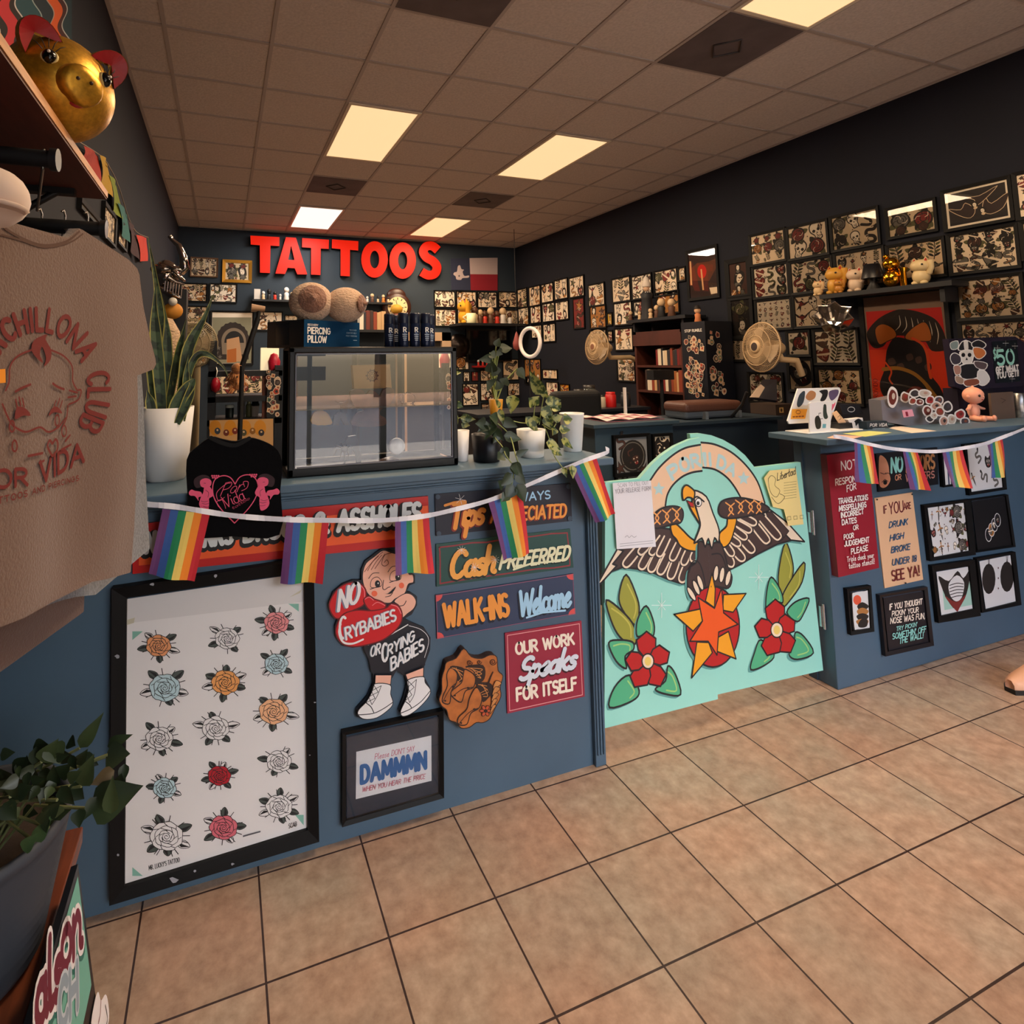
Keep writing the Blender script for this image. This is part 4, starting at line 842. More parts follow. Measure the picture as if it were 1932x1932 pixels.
p=at(500+1145*.21739,500+1572*.21739,1,2.02); b=MB(); b.lathe(p,[(0,-.004),(.026,-.004),(.03,0),(.026,.006),(.016,.004),(.008,.008),(0,.008)],M('e6e2dc',.3),24,axis=(-.15,-1,.2)); tag(b.build('white_dish'),'small white dish propped upright in the display case','dish')
p=at(500+1240*.21739,500+1160*.21739,1,2.05); b=MB()
for k in range(22): a=2*pi*k/22; b.sph(p+Vector((.03*cos(a),0,.022*sin(a))),.0035,M('20242c',.2),8,6)
tag(b.build('bead_bracelet'),'dark bead bracelet standing in the display case','bracelet')
b=MB(); p=at(500+1085*.21739,500+1735*.21739,1,2.0); b.lathe((p.x,p.y,1.1126),[(.045,0),(.042,.008),(.03,.018),(.012,.024),(0,.025)],M('4a2418',.4),20); tag(b.build('brown_dome'),'low brown dome on the floor of the display case','ornament')
b=MB(); p=at(500+690*.21739,500+1600*.21739,1,2.05); b.sph(p,(.014,.01,.012),KB)
for k in range(8): a=.4+k*.785; b.tube([p,p+Vector((.03*cos(a),0,.018*sin(a)+.008)),p+Vector((.045*cos(a),-.005,.03*sin(a)-.01))],[.003,.0025,.001],KB,n=5)
b.tube([p-Vector((0,0,.01)),Vector((p.x,p.y,1.1126))],.003,KB); tag(b.build('spider_ornament'),'black spider-shaped plug hung low in the display case','ornament')
# ---------------------------------------------------------------- on top of the case
P0 = at(585,652,2,1.531); P0.y=max(P0.y,1.955); a_=radians(33); d1=Vector((cos(a_),sin(a_),0)); d2=Vector((-sin(a_),cos(a_),0)); H_=.094
P0=Vector((P0.x,1.962,1.531)); L1,L2=.27,.2
NB=M('123a5c',.25); ND=M('0b1524',.35); b=MB(); q=[P0,P0+d1*L1,P0+d1*L1+d2*L2,P0+d2*L2]; up_=Vector((0,0,H_))
b.add(q+[k+up_ for k in q],[(0,1,5,4)],NB); b.add(q+[k+up_ for k in q],[(1,2,6,5),(2,3,7,6),(3,0,4,7),(3,2,1,0),(4,5,6,7)],ND)
bx=thing('pillow_box','navy carton reading PIERCING PILLOW on top of the display case','box',tuple(P0)); b.build('carton',bx)
cv=Cv(P0,d1,Z,(d1.cross(Z)).normalized(),z0=.0006); 
txt(cv,'RECOVERY',(.016,.073),(.062,.073),(.016,.0795),.16,WHT,px=False); txt(cv,'PIERCING',(.016,.046),(.118,.046),(.016,.067),.2,WHT,px=False); txt(cv,'PILLOW',(.016,.016),(.1,.016),(.016,.038),.2,WHT,px=False)
LG=M('8aa6bc',.5); txt(cv,'RECOVER',(.215,.062),(.25,.062),(.215,.067),.14,LG,px=False); txt(cv,'COMFORTABLY',(.198,.051),(.25,.051),(.198,.056),.14,LG,px=False); txt(cv,'POST PIERCING',(.195,.04),(.25,.04),(.195,.045),.14,LG,px=False); cv.line([(.232,.027),(.25,.027)],.002,LG); cv.build('lettering',bx)
cv=Cv(P0+d2*L2,-d2,Z,d2.cross(Z)*-1,z0=.0006); cv.N=(-d1); cv.poly([(.05,.008),(.12,.008),(.12,.088),(.05,.088)],M('1c222c',.15)); cv.build('clear_window',bx)
CRO=M('d9b393',.95,bump=1,scale=90,var=.12,stretch=(1,1,2.2),sheen=.4); ARE=M('8f6450',.95,bump=1,scale=90,var=.2,sheen=.4)
cp_=thing('crochet_pillow','pair of crocheted beige breast-shaped pillows with brown centres, on the pillow carton','pillow',tuple(P0+up_))
zt=P0.z+H_
for cx,cy,rx,rz,dr,rr in ((400,330,.078,.071,(-.05,-1,.12),.05),(700,350,.075,.064,(.75,-.6,.02),.034)):
    p=at(500+cx*.21739,500+cy*.21739,1,2.055); r=(rx,rx*.8,rz); p.z=zt+rz*.97; D=Vector(dr).normalized()
    b=MB(); n1,n2=36,22; vs=[]
    for j in range(n2+1):
        for k in range(n1):
            th=pi*j/n2; ph=2*pi*k/n1; kn=1+.018*sin(k*18*2*pi/n1/1)*sin(j*2.2)+.012*((j+k)%2); vs.append(p+Vector((r[0]*sin(th)*cos(ph)*kn,r[1]*sin(th)*sin(ph)*kn,-r[2]*cos(th)*kn)))
    b.add(vs,[(j*n1+k,j*n1+(k+1)%n1,(j+1)*n1+(k+1)%n1,(j+1)*n1+k) for j in range(n2) for k in range(n1)],CRO,True); mo=b.build('mound',cp_)
    s=1/math.sqrt((D.x/r[0])**2+(D.y/r[1])**2+(D.z/r[2])**2); b=MB(); prof=[(rr,-rr*rr/(2*.075)+.004),(rr*.8,-rr*rr*.5/(2*.075)+.006),(rr*.5,.0065),(rr*.25,.0075),(rr*.18,.016),(.0,.019)]
    b.lathe(p+D*s,[(k,z+.002) for k,z in prof],ARE,24,axis=D); b.build('brown_centre',mo)
CANB=M('17233f',.25,metal=.3); CAP=M('0d1730',.35); can0=None
for i,(cx,cy) in enumerate(((1078,690),(1128,688),(1200,692),(1300,692),(1392,692),(1432,690))):
    y=(2.05,2.11,2.0,2.0,2.0,2.06)[i]; p=at(500+cx*.21739,500+cy*.21739,1,y); lab=('dark spray can beside the pillow carton, first of the row','dark spray can half hidden behind the first two of the row','spray can with a white R, second in front along the case top','spray can with a white R, third in front along the case top','spray can with a white R, fourth in front along the case top','spray can at the end of the row, over the case corner')[i]
    if can0 is None:
        t=thing('spray_can',lab,'spray can',(p.x,y,1.5305),'spray cans on the display case'); b=MB(); o=Vector((p.x,y,1.5305))
        b.lathe(o,[(.0185,0),(.0195,.003),(.0195,.086),(.016,.092),(.016,.094)],CANB,20); b.build('can_body',t)
        b=MB(); b.lathe(o,[(.0188,.088),(.0192,.09),(.0192,.122),(.017,.126),(0,.126)],CAP,20); b.build('cap',t)
        cv=Cv(o+Vector((0,-.0197,0)),X,Z,NY); txt(cv,'R',(-.005,.055),(.006,.055),(-.005,.071),.22,WHT,px=False)
        for k in range(4): cv.line([(-.008+.001*k,.046-.007*k),(.008-.001*k,.046-.007*k)],.0028,M('aab6c8',.4),up=False)
        cv.build('label_print',t); can0=(t,o)
    else: dup(can0[0],Vector((p.x,y,1.5305))-can0[1],lab)
# ---------------------------------------------------------------- pots and plants
WPOT=M('e4e2de',.45,var=.04,scale=6); SOIL=M('2a1f18',.95,bump=.6,scale=60)
def vmat(a,b_,sc=60):
    k=('vari',a,b_)
    if k in _mc: return _mc[k]
    m=M(a,.4,var=.01,scale=sc,h2=b_).copy(); r=[x for x in m.node_tree.nodes if x.type=='VALTORGB'][0]; r.color_ramp.elements[0].position=.46; r.color_ramp.elements[1].position=.54
    _mc[k]=m; return m
POTH=vmat('34481f','9a9a52',45); DGRN=M('27371f',.4,var=.35,scale=20); VINE=M('8f9a5a',.6)
def leafm(b, base, d, nrm, L, w, m, fold=.25, droop=.3, heart=True):
    base,d,nrm=Vector(base),Vector(d).normalized(),Vector(nrm); s=d.cross(nrm).normalized(); nrm=s.cross(d).normalized(); n=7; vs=[]
    for i in range(n+1):
        t=i/n; wd=w*(math.sin(pi*min(1,t*1.0)**.62)*(1-.25*t) if heart else math.sin(pi*t)**.8)+1e-4
        c=base+d*(L*t)-nrm*(droop*L*t*t); vs+=[c-s*wd+nrm*wd*fold,c-s*wd*.5+nrm*wd*fold*.35,c,c+s*wd*.5+nrm*wd*fold*.35,c+s*wd+nrm*wd*fold]
    b.add(vs,[(i*5+k,i*5+k+1,(i+1)*5+k+1,(i+1)*5+k) for i in range(n) for k in range(4)],m,True)
TOCAM=Vector((-.3,-1,.25))
CPL=(820,680,.18634)
def pxleaf(b, x, y, x2, y2, w, m, yy, crop=CPL, rng=None):
    """leaf from base pixel to tip pixel, at depth yy, half width w px"""
    B=at(crop[0]+x*crop[2],crop[1]+y*crop[2],1,yy); T=at(crop[0]+x2*crop[2],crop[1]+y2*crop[2],1,yy-.012); L=(T-B).length; sc=L/max(1,math.hypot(x2-x,y2-y))
    n=TOCAM+Vector((rng.uniform(-.5,.5),0,rng.uniform(-.4,.5))) if rng else TOCAM
    leafm(b,B,T-B,n,L,w*sc,m,fold=.2,droop=.12)
def potted(name,label,prof,pos,pm,soilz,soilr,sq=None,n=24,cat='potted plant'):
    t=thing(name,label,cat,pos); b=MB(); b.lathe(pos,prof,pm,n,sq=sq); b.build('pot',t)
    b=MB(); b.lathe(pos,[(soilr,soilz-.01),(soilr,soilz),(soilr*.5,soilz+.006),(0,soilz+.008)],SOIL,16); b.build('soil',t); return t
rp=random.Random(21)
# white cup plant
o=at(872,874,1,2.02); o.z=1.1003; t=potted('cup_plant','white paper cup with a small pothos sprig beside the display case',[(.022,0),(.023,.004),(.029,.114),(.0265,.114),(.0245,.09)],tuple(o),M('ece9e8',.5),.09,.025)
b=MB(); C_=lambda x,y,yy=2.02: at(CPL[0]+x*CPL[2],CPL[1]+y*CPL[2],1,yy)
b.tube([C_(*p) for p in spl([(215,700),(235,590),(200,480),(185,300),(180,140),(230,85)],5)],.002,VINE,n=5); b.tube([C_(*p) for p in spl([(235,590),(260,580),(290,600)],4)],.0018,VINE,n=5)
for x,y,x2,y2,w in ((220,440,290,470,45),(210,460,190,380,40),(190,130,270,120,30),(190,200,215,260,25),(260,580,420,600,50),(270,640,360,660,45),(205,705,185,850,38)): pxleaf(b,x,y,x2,y2,w,POTH,2.0,rng=rp)
b.build('foliage',t)
cv=Cv((0,o.y-.03,0),X,Z,NY); p=at(820+352*.18634,680+860*.18634,1,o.y-.03)
# black pot with trailing pothos
o=at(918,868,1,1.98); o.z=1.1003; t=potted('trailing_plant','black pot with a long dark pothos trailing over the rainbow tape','' or [(.048,0),(.05,.004),(.056,.1),(.05,.1),(.047,.085)],tuple(o),M('0d0d14',.4),.085,.048)
b=MB(); C2_=lambda x,y,yy=1.79: at(CPL[0]+x*CPL[2],CPL[1]+y*CPL[2],1,yy)
for path in ([(620,640),(600,760),(690,880),(720,960),(790,1060),(800,1150),(780,1260),(720,1400)],[(640,640),(760,760),(820,960),(860,1080),(870,1200)],[(650,500),(640,560),(600,640)]): b.tube([C2_(*p,1.79 if p[1]>960 else 1.93-.14*max(0,min(1,(p[1]-760)/200))) for p in spl(path,4)],.0022,VINE,n=5)
for x,y,x2,y2,w in ((520,640,420,640,55),(480,660,560,760,50),(560,640,440,720,45),(640,600,560,560,55),(590,690,700,820,60),(680,600,850,680,60),(700,760,890,800,60),(620,640,500,800,45),(680,880,760,1010,60),(690,960,640,1000,45),(780,1040,900,1180,70),(820,960,960,900,38),(780,1150,670,1280,60),(820,1150,930,1260,60),(800,1260,720,1420,75),(840,1250,930,1450,80),(700,1280,650,1220,45),(860,1100,770,1080,50),(640,740,600,840,45),(560,580,640,660,45),(740,1350,680,1430,50)):
    pxleaf(b,x,y,x2,y2,w,DGRN,1.785 if y>950 else (1.82 if y>840 else 1.92),rng=rp)
for x,y,x2,y2,w in ((655,490,700,660,40),(660,480,620,380,30)): pxleaf(b,x,y,x2,y2,w,POTH,1.92,rng=rp)
b.build('foliage',t)
# white pot with saucer
o=at(1003,862,1,2.0); o.z=1.1003
t=potted('pothos_plant','variegated pothos in a round white pot with a saucer','' or [(.045,0),(.047,.002),(.0495,.022),(.048,.026),(.049,.028),(.057,.105),(.053,.105),(.05,.09)],tuple(o),WPOT,.09,.05)
b=MB(); C3=lambda x,y,yy=1.98: at(CPL[0]+x*CPL[2],CPL[1]+y*CPL[2],1,yy)
for path in ([(1000,650),(1010,500),(1020,420)],[(1060,650),(1080,500),(1100,380),(1090,320)],[(1100,650),(1150,760),(1180,880),(1220,980),(1290,1080),(1340,1140)],[(1090,650),(1180,700),(1230,640)],[(960,640),(860,630),(740,600)]): b.tube([C3(*p,1.98-.19*max(0,min(1,(p[1]-800)/180))) for p in spl(path,4)],.002,VINE,n=5)
for x,y,x2,y2,w,m in ((1090,350,960,110,70,POTH),(1100,380,1140,300,40,POTH),(990,440,1060,360,60,POTH),(1000,460,960,380,50,POTH),(800,350,770,540,72,POTH),(920,570,1075,750,55,POTH),(1120,420,1290,400,60,POTH),(1180,460,1280,500,60,POTH),(1080,480,1220,600,70,POTH),(1120,560,1200,700,65,POTH),(1250,600,1360,640,0,POTH),(1300,600,1400,590,65,POTH),(1200,600,1300,560,50,POTH),(1260,700,1380,700,50,POTH),(1280,800,1415,890,55,POTH),(1130,830,1290,900,65,POTH),(1180,900,1300,960,50,POTH),(1390,1060,1410,1200,55,POTH),(1300,1080,1340,1190,35,POTH),(1220,680,1200,760,45,POTH),(1040,640,1000,560,50,POTH),(1230,470,1280,420,45,POTH)):
    if w: pxleaf(b,x,y,x2,y2,w,m,1.96 if y<700 else (1.9 if y<870 else 1.785),rng=rp)
b.build('foliage',t)
# tall white pot
o=at(1081,856,1,2.05); o.z=1.1003
t=thing('tall_pot','tall speckled white pot behind the round pothos pot','pot',tuple(o)); b=MB(); b.lathe(o,[(.034,0),(.037,.004),(.05,.15),(.051,.155),(.046,.155),(.044,.13)],WPOT,24); b.build('pot',t)
b=MB(); b.lathe(o,[(.045,.12),(.045,.13),(0,.132)],SOIL,16); b.build('soil',t)
# snake plant in a faceted pot
o=at(312,912,1,2.1); o.z=1.1003
t=potted('snake_plant','snake plant in a faceted white pot at the wall end of the long counter',[(.058,0),(.062,.006),(.066,.035),(.07,.05),(.083,.235),(.078,.235),(.07,.2)],tuple(o),M('e9e6e4',.55),.2,.07,sq=lambda k,z:1+(.025 if k%2 else -.02)*(1 if z<.06 else .5),n=20)
SG=vmat('1d2b1c','3f5236',30); SY=M('a8a04e',.45)
def blade(b, path, w, yy):
    pts=[at(x,y,1,yy+dy) for x,y,dy in spl([(p[0],p[1],p[2] if len(p)>2 else 0) for p in path],6)]; n=len(pts); A=[]
    for i,p in enumerate(pts):
        t=i/(n-1); d=(pts[min(i+1,n-1)]-pts[max(i-1,0)]).normalized(); s=d.cross(Vector((.25,-1,.1))).normalized(); ww=w*(.6+.4*sin(pi*min(1,t*1.3)))*(1 if t<.6 else max(.03,(1-t)/.4)); f=Vector((0,.25*ww,0))
        A.append((p-s*ww-f,p-s*ww*.82-f*.8,p,p+s*ww*.82-f*.8,p+s*ww-f))
    for i in range(n-1):
        for k in range(4): b.add([A[i][k],A[i][k+1],A[i+1][k+1],A[i+1][k]],[(0,1,2,3)],SY if k in (0,3) else SG,True)
b=MB()
for path,w,dy in (([(300,800),(290,680),(300,580),(279,446)],.024,.02),([(308,800),(300,700),(292,600),(294,530)],.02,0),([(318,800),(316,700),(314,620),(302,545)],.018,.03),([(328,800),(345,740),(355,660),(385,600),(403,555)],.02,-.02),([(335,800),(352,720),(368,675),(390,668),(420,690),(432,715)],.012,-.03),([(322,800),(335,760),(362,722),(368,715)],.022,-.05),([(345,795),(350,750),(352,700),(356,668)],.012,-.04),([(290,795),(284,760),(277,735)],.016,-.03),([(312,800),(330,700),(343,640),(352,600)],.014,.03),([(334,800),(352,760),(361,730),(357,700)],.016,-.05)): blade(b,path,w,2.08+dy)
b.build('foliage',t)
# ---------------------------------------------------------------- tattoo flash
RW = ((XR,0,0),Vector((0,-1,0)),Z,Vector((-1,0,0))); BW = ((0,YB,0),X,Z,Vector((0,-1,0))); LW = ((XL,0,0),Vector((0,1,0)),Z,Vector((1,0,0)))
FK,FBN,FR_,FOL,FOC,FGR = (M(h,.65) for h in ('1d1613','4b2c22','7e2722','5c5a38','ad7338','6d6760'))
PAP = [M(h,.65) for h in ('efd9bd','f2dec4','e6cba8','f4e6d2','d8c2a2')]
def blob(pts, k): 
    cx,cy=sum(p[0] for p in pts)/len(pts),sum(p[1] for p in pts)/len(pts); return [((p[0]-cx)*k+cx,(p[1]-cy)*k+cy) for p in pts]
def tr(pts, x, y, s, a):
    c,n=cos(a),sin(a); return [(x+s*(p[0]*c-p[1]*n),y+s*(p[0]*n+p[1]*c)) for p in pts]
def mot(cv, kind, x, y, s, a, col, rg):
    D=lambda pts,m=FK,k=3: cv.poly(tr(splc(pts,k) if k>1 else pts,x,y,s,a),m)
    Ln=lambda pts,w=.07,m=FK: cv.line(tr(spl(pts,4),x,y,s,a),w*s,m,up=False,cap=False)
    if kind==0: # rose
        for k in range(5):
            q=k*1.257+rg.random(); D([(.4*cos(q),.4*sin(q)),(.8*cos(q+.35),.8*sin(q+.35)),(1.15*cos(q),1.15*sin(q)),(.8*cos(q-.35),.8*sin(q-.35))],FK if k%2 else FOL)
        D([(.72*cos(k*.785+.2)*(1+.1*(k%2)),.72*sin(k*.785+.2)*(1+.1*(k%2))) for k in range(8)]); D([(.62*cos(k*.785),.62*sin(k*.785)) for k in range(8)],col)
        for r in (.45,.25): Ln([(r*cos(k*.9+r*9),r*sin(k*.9+r*9)) for k in range(6)])
        cv.up(3)
    elif kind==1: # skull
        D([(-.6,.2),(-.5,.75),(0,1),(.5,.75),(.6,.2),(.35,-.25),(.3,-.75),(-.3,-.75),(-.35,-.25)]); D([(-.5,.25),(-.4,.68),(0,.88),(.4,.68),(.5,.25),(.27,-.2),(.22,-.65),(-.22,-.65),(-.27,-.2)],PAP[3])
        for e in (-.23,.23): D([(e-.16,.15),(e,.32),(e+.16,.15),(e,.0)])
        D([(0,.02),(.08,-.16),(-.08,-.16)],FK,1)
        for k in (-.12,0,.12): Ln([(k,-.35),(k,-.6)],.05)
        cv.up(3)
    elif kind==2: # dagger
        D([(-.14,.3),(.14,.3),(.1,-.6),(0,-1.1),(-.1,-.6)],FK,1); D([(-.08,.25),(.04,.25),(.03,-.6),(0,-.95)],FGR,1); D([(-.5,.3),(0,.42),(.5,.3),(.45,.18),(0,.26),(-.45,.18)],FOC); D([(-.1,.4),(.1,.4),(.12,.85),(-.12,.85)],col,1); D([(-.16,.95),(0,1.1),(.16,.95),(0,.82)],FK)
    elif kind==3: # heart
        H=[(0,-.9),(-.75,-.05),(-.8,.5),(-.4,.75),(0,.42),(.4,.75),(.8,.5),(.75,-.05)]; D(blob(H,1.12)); D(H,col); Ln([(-1,.25),(0,.0),(1,-.2)],.26,PAP[1]); Ln([(-.55,.45),(-.45,.6),(-.25,.6)],.08,PAP[3]); cv.up(3)
    elif kind==4: # snake
        S_=spl([(-.5,-.9),(.4,-.7),(.3,-.2),(-.4,.0),(-.35,.5),(.3,.55),(.5,.9)],5); cv.line(tr(S_,x,y,s,a),.34*s,FK); cv.line(tr(S_,x,y,s,a),.2*s,col); D([(.3,.75),(.5,1.1),(.75,.95),(.6,.7)])
    elif kind==5: # swallow
        W=[(-1,.7),(-.3,.25),(0,.5),(.35,.3),(1,.8),(.5,.05),(.15,-.15),(.3,-.9),(0,-.45),(-.3,-.85),(-.15,-.1),(-.6,.1)]; D(W,FK,2); D(blob([(-.75,.5),(-.3,.15),(0,.35),(.3,.18),(.75,.55),(.3,.0),(0,-.3),(-.3,.0)],.9),col,2)
    elif kind==6: # lady head
        D([(-.6,.1),(-.55,.7),(0,1),(.55,.75),(.65,.1),(.5,-.6),(0,-.9),(-.5,-.6)]); D([(-.3,.2),(-.2,.55),(.15,.6),(.35,.25),(.25,-.2),(0,-.4),(-.25,-.15)],PAP[3]); D([(-.4,-.5),(0,-.35),(.4,-.5),(.2,-.85),(-.2,-.85)],col)
        for e in (-.1,.18): Ln([(e-.08,.2),(e+.08,.22)],.07)
        Ln([(-.06,-.12),(.1,-.1)],.08,FR_); cv.up(3)
    elif kind==7: # beast head
        D([(-.8,.5),(-.5,.95),(-.2,.65),(.2,.65),(.5,.95),(.8,.5),(.75,-.2),(.4,-.8),(-.4,-.8),(-.75,-.2)]); D([(-.5,.3),(0,.45),(.5,.3),(.45,-.1),(0,-.2),(-.45,-.1)],col); D([(-.3,-.3),(.3,-.3),(.2,-.65),(-.2,-.65)],FR_,1)
        for e in (-.25,.25): D([(e-.1,.12),(e,.22),(e+.1,.12),(e,.05)],PAP[3])
        for e in (-.2,.2): D([(e-.06,-.28),(e+.06,-.28),(e,-.5)],PAP[3],1)
    elif kind==8: # sprig
        Ln([(0,-1),(.1,0),(0,1)],.09)
        for k in range(5):
            t=-.7+k*.38
            for sg in (-1,1): D([(0,t),(sg*.4,t+.12),(sg*.6,t+.4),(sg*.2,t+.3)],FOL if k%2 else FK,2)
        cv.up()
    elif kind==9: # star / spider
        D([((1 if k%2==0 else .4)*cos(k*.6283+.3),(1 if k%2==0 else .4)*sin(k*.6283+.3)) for k in range(10)],FK,1); D([((.75 if k%2==0 else .28)*cos(k*.6283+.3),(.75 if k%2==0 else .28)*sin(k*.6283+.3)) for k in range(10)],col,1)
    elif kind==10: # small ornament
        D([(-.5,0),(0,.5),(.5,0),(0,-.5)],FK,1); D([(-.25,0),(0,.25),(.25,0),(0,-.25)],col,1)
def flash(cols, rows, seed, kinds=(0,1,2,3,4,5,6,7,8,9), paper=None, cl=(0,1,2,3), big=False, fill=1):
    def art(cv, q):
        rg=random.Random(seed); C=[FR_,FBN,FOL,FOC,FGR,FK]; x0,x1=min(p[0] for p in q),max(p[0] for p in q); y0,y1=min(p[1] for p in q),max(p[1] for p in q); w,h=(x1-x0)/cols,(y1-y0)/rows
        for i in range(cols):
            for j in range(rows):
                k=kinds[(i*3+j*5+seed)%len(kinds)] if not big else kinds[(i+j)%len(kinds)]; s=min(w,h)*.54*rg.uniform(.85,1.08)*fill
                zs=cv.z; mot(cv,k,x0+w*(i+.5)+rg.uniform(-.06,.06)*w,y0+h*(j+.5)+rg.uniform(-.06,.06)*h,s,rg.uniform(-.45,.45),C[cl[rg.randrange(len(cl))]],rg)
                if w>1.35*h or h>1.35*w:
                    dx,dy=(.33*w,0) if w>h else (0,.33*h)
                    for sg in (-1,1): mot(cv,kinds[(k+j+sg)%len(kinds)] if 1 else 8,x0+w*(i+.5)+sg*dx,y0+h*(j+.5)+sg*dy,s*.55,rg.uniform(-.6,.6),C[cl[rg.randrange(len(cl))]],rg)
                for q_ in range(3): aa=rg.uniform(0,6.28); ox,oy=x0+w*(i+.5),y0+h*(j+.5); cv.line([(ox+s*.2*cos(aa),oy+s*.2*sin(aa)),(ox+s*.45*cos(aa+.4),oy+s*.45*sin(aa+.4)),(ox+s*.6*cos(aa+.9),oy+s*.6*sin(aa+.9))],s*.05,PAP[1] if q_ else FK,cap=False)
                cv.z=zs
        cv.up(30)
        for k in range(max(2,(cols+1)*(rows+1)-4) if not big and cols*rows<18 else 0):
            px_,py_=x0+rg.uniform(.1,.9)*(x1-x0),y0+(h*rg.randrange(0,rows+1) if rows>1 else h*rg.choice((.08,.92)))*1.0; py_=min(max(py_,y0+.08*(y1-y0)),y1-.08*(y1-y0)); mot(cv,rg.choice((10,3,5,8,9,0)),px_,py_,min(w,h)*.16,rg.uniform(0,6),C[cl[rg.randrange(len(cl))]],rg)
        for k in range(cols*rows*2):
            px_,py_=x0+rg.uniform(.06,.94)*(x1-x0),y0+rg.uniform(.06,.94)*(y1-y0); r=min(w,h)*.05; cv.poly([(px_-r,py_),(px_,py_-r),(px_+r,py_),(px_,py_+r)],FBN,up=False)
    return art
def frect(label, plane, TL, BR, crop, art, paper=1, bw=.022, t=.022, fm=None, glass=False, group=None, name='picture_frame', round_=0):
    O,U,V,N=plane; O=Vector(O); N=Vector(N); cv0=Cv(O+N*t*.35,U,V,N); cv0.setcrop(*crop); a=cv0.px(*TL); b_=cv0.px(*BR); x0,x1=sorted((a[0],b_[0])); y0,y1=sorted((a[1],b_[1]))
    i=[(x0,y1),(x1,y1),(x1,y0),(x0,y0)]; o=[(x0-bw,y1+bw),(x1+bw,y1+bw),(x1+bw,y0-bw),(x0-bw,y0-bw)]; P3=lambda p,z:O+cv0.U*p[0]+cv0.V*p[1]+N*z
    th=thing(name,label,'picture',tuple(P3(((x0+x1)/2,(y0+y1)/2),0)),group); fb=MB(); fm=fm or FB
    for k in range(4):
        A,B,C,D=o[k],o[(k+1)%4],i[(k+1)%4],i[k]; fb.add([P3(A,t),P3(B,t),P3(C,t*.8),P3(D,t*.8),P3(A,.0005),P3(B,.0005),P3(C,.0005),P3(D,.0005)],[(1,0,3,2),(0,1,5,4),(3,7,6,2)],fm)
    fb.build('frame',th); sc=Cv(O+N*t*.35,U,V,N); sc.setcrop(*crop); pm=PAP[paper] if isinstance(paper,int) else paper
    if round_:
        sc.poly(i,FB); w=min(x1-x0,y1-y0)*round_; sc.up(3)
        sc.poly([(x0+w*(1-sin(q)),y1-w*(1-cos(q))) if 0 else (cx+w*cos(q),cy+w*sin(q)) for cx,cy,q0 in ((x1-w,y1-w,0),(x0+w,y1-w,90),(x0+w,y0+w,180),(x1-w,y0+w,270)) for q in [radians(q0+z*22.5) for z in range(5)]],pm)
    else: sc.poly(i,pm)
    sc.up(3)
    if art: art(sc,i)
    sc.build('sheet',th)
    if glass: g=MB(); g.add([P3(p,t*.7) for p in i][::-1],[(0,1,2,3)],pane_mat(refl=1.55)); g.build('glass',th)
    return th
# ---- frames on the end counter
c8=C8; WP=M('dedcda',.6)
cpl=(None)
def cframe(label,outer,inner,art,paper=WP,glass=False): return framed(label,outer,inner,C8,.018,FB,paper=paper,art=art,glass=glass)
def skete(seed,kinds,cols,rows,cl,fill=1): return flash(cols,rows,seed,kinds,cl=cl,fill=fill)
cframe('framed colour flash with a rat and parrot, beside the tan drunk sign',[(962,560),(1285,518),(1318,900),(1005,945)],[(985,578),(1250,540),(1285,875),(1030,922)],skete(3,(5,0,7,2,1),2,3,(0,4,3)))
cframe('framed black flash with white-edged panthers and a heart, next to the rat flash',[(1278,522),(1540,485),(1592,845),(1322,885)],[(1288,532),(1532,495),(1582,838),(1330,876)],lambda cv,q:[cv.poly(q,M('111014',.5)),[cv.outl(ell(x,y,r,r*1.3,14),m,.004,WP) for x,y,r,m in ((sum(p[0] for p in q)/4-.02+.03*k,sum(p[1] for p in q)/4-.03+.022*k,.026,M('1b1a20',.5) if k else FOC) for k in (-1,0,1,2))],[mot(cv,kk,sum(p[0] for p in q)/4-.03+.034*kk_,sum(p[1] for p in q)/4-.035+.025*kk_,.02,.3,FGR,random.Random(kk)) for kk_,kk in enumerate((3,1,7))]])
cframe('framed ship and tiger print with pale green corners, lowest row beside the black sign',[(1015,975),(1310,935),(1352,1320),(1062,1370)],[(1045,1018),(1280,978),(1313,1275),(1080,1325)],lambda cv,q:[cv.poly([(1085,1120),(1296,1085),(1308,1240),(1100,1280)],M('a5cdbd',.6),px=True),cv.poly([cv.px(*p) for p in splc([(1060,1045),(1130,1080),(1190,1010),(1230,1060),(1275,1000),(1270,1090),(1240,1200),(1180,1275),(1120,1210),(1080,1120)],3)],FK),cv.poly([cv.px(*p) for p in splc([(1130,1100),(1185,1040),(1235,1090),(1220,1190),(1180,1220),(1140,1180)],3)],WP),[cv.line([cv.px(*p) for p in spl([(1135,1110+22*k),(1185,1095+22*k),(1230,1100+20*k)],4)],.004,FK) for k in range(5)],cv.poly([cv.px(*p) for p in splc([(1100,1180),(1180,1225),(1250,1170),(1200,1270),(1180,1285)],3)],FR_)])
cframe('framed pair of red feathered faces on white paper, lowest row near the wall',[(1325,925),(1590,880),(1632,1245),(1360,1300)],[(1340,945),(1572,898),(1610,1225),(1385,1282)],lambda cv,q:[[cv.poly([cv.px(x+a,y+b_) for a,b_ in ell(0,0,46,105,16)],FK) or cv.poly([cv.px(x+a,y+b_) for a,b_ in ell(0,20,36,80,16)],FR_) or cv.poly([cv.px(x+a,y+b_) for a,b_ in ell(0,-25,22,40,12)],m) for x,y,m in ((1405,1065,WP),(1530,1050,FOC))],[cv.line([cv.px(x,y),cv.px(x+dx,y-100)],.004,FK) for x,y in ((1405,1000),(1530,985)) for dx in (-6,6)],[mot(cv,10,*cv.px(1470,990+70*k),.012,0,FR_,random.Random(k)) for k in range(3)]])
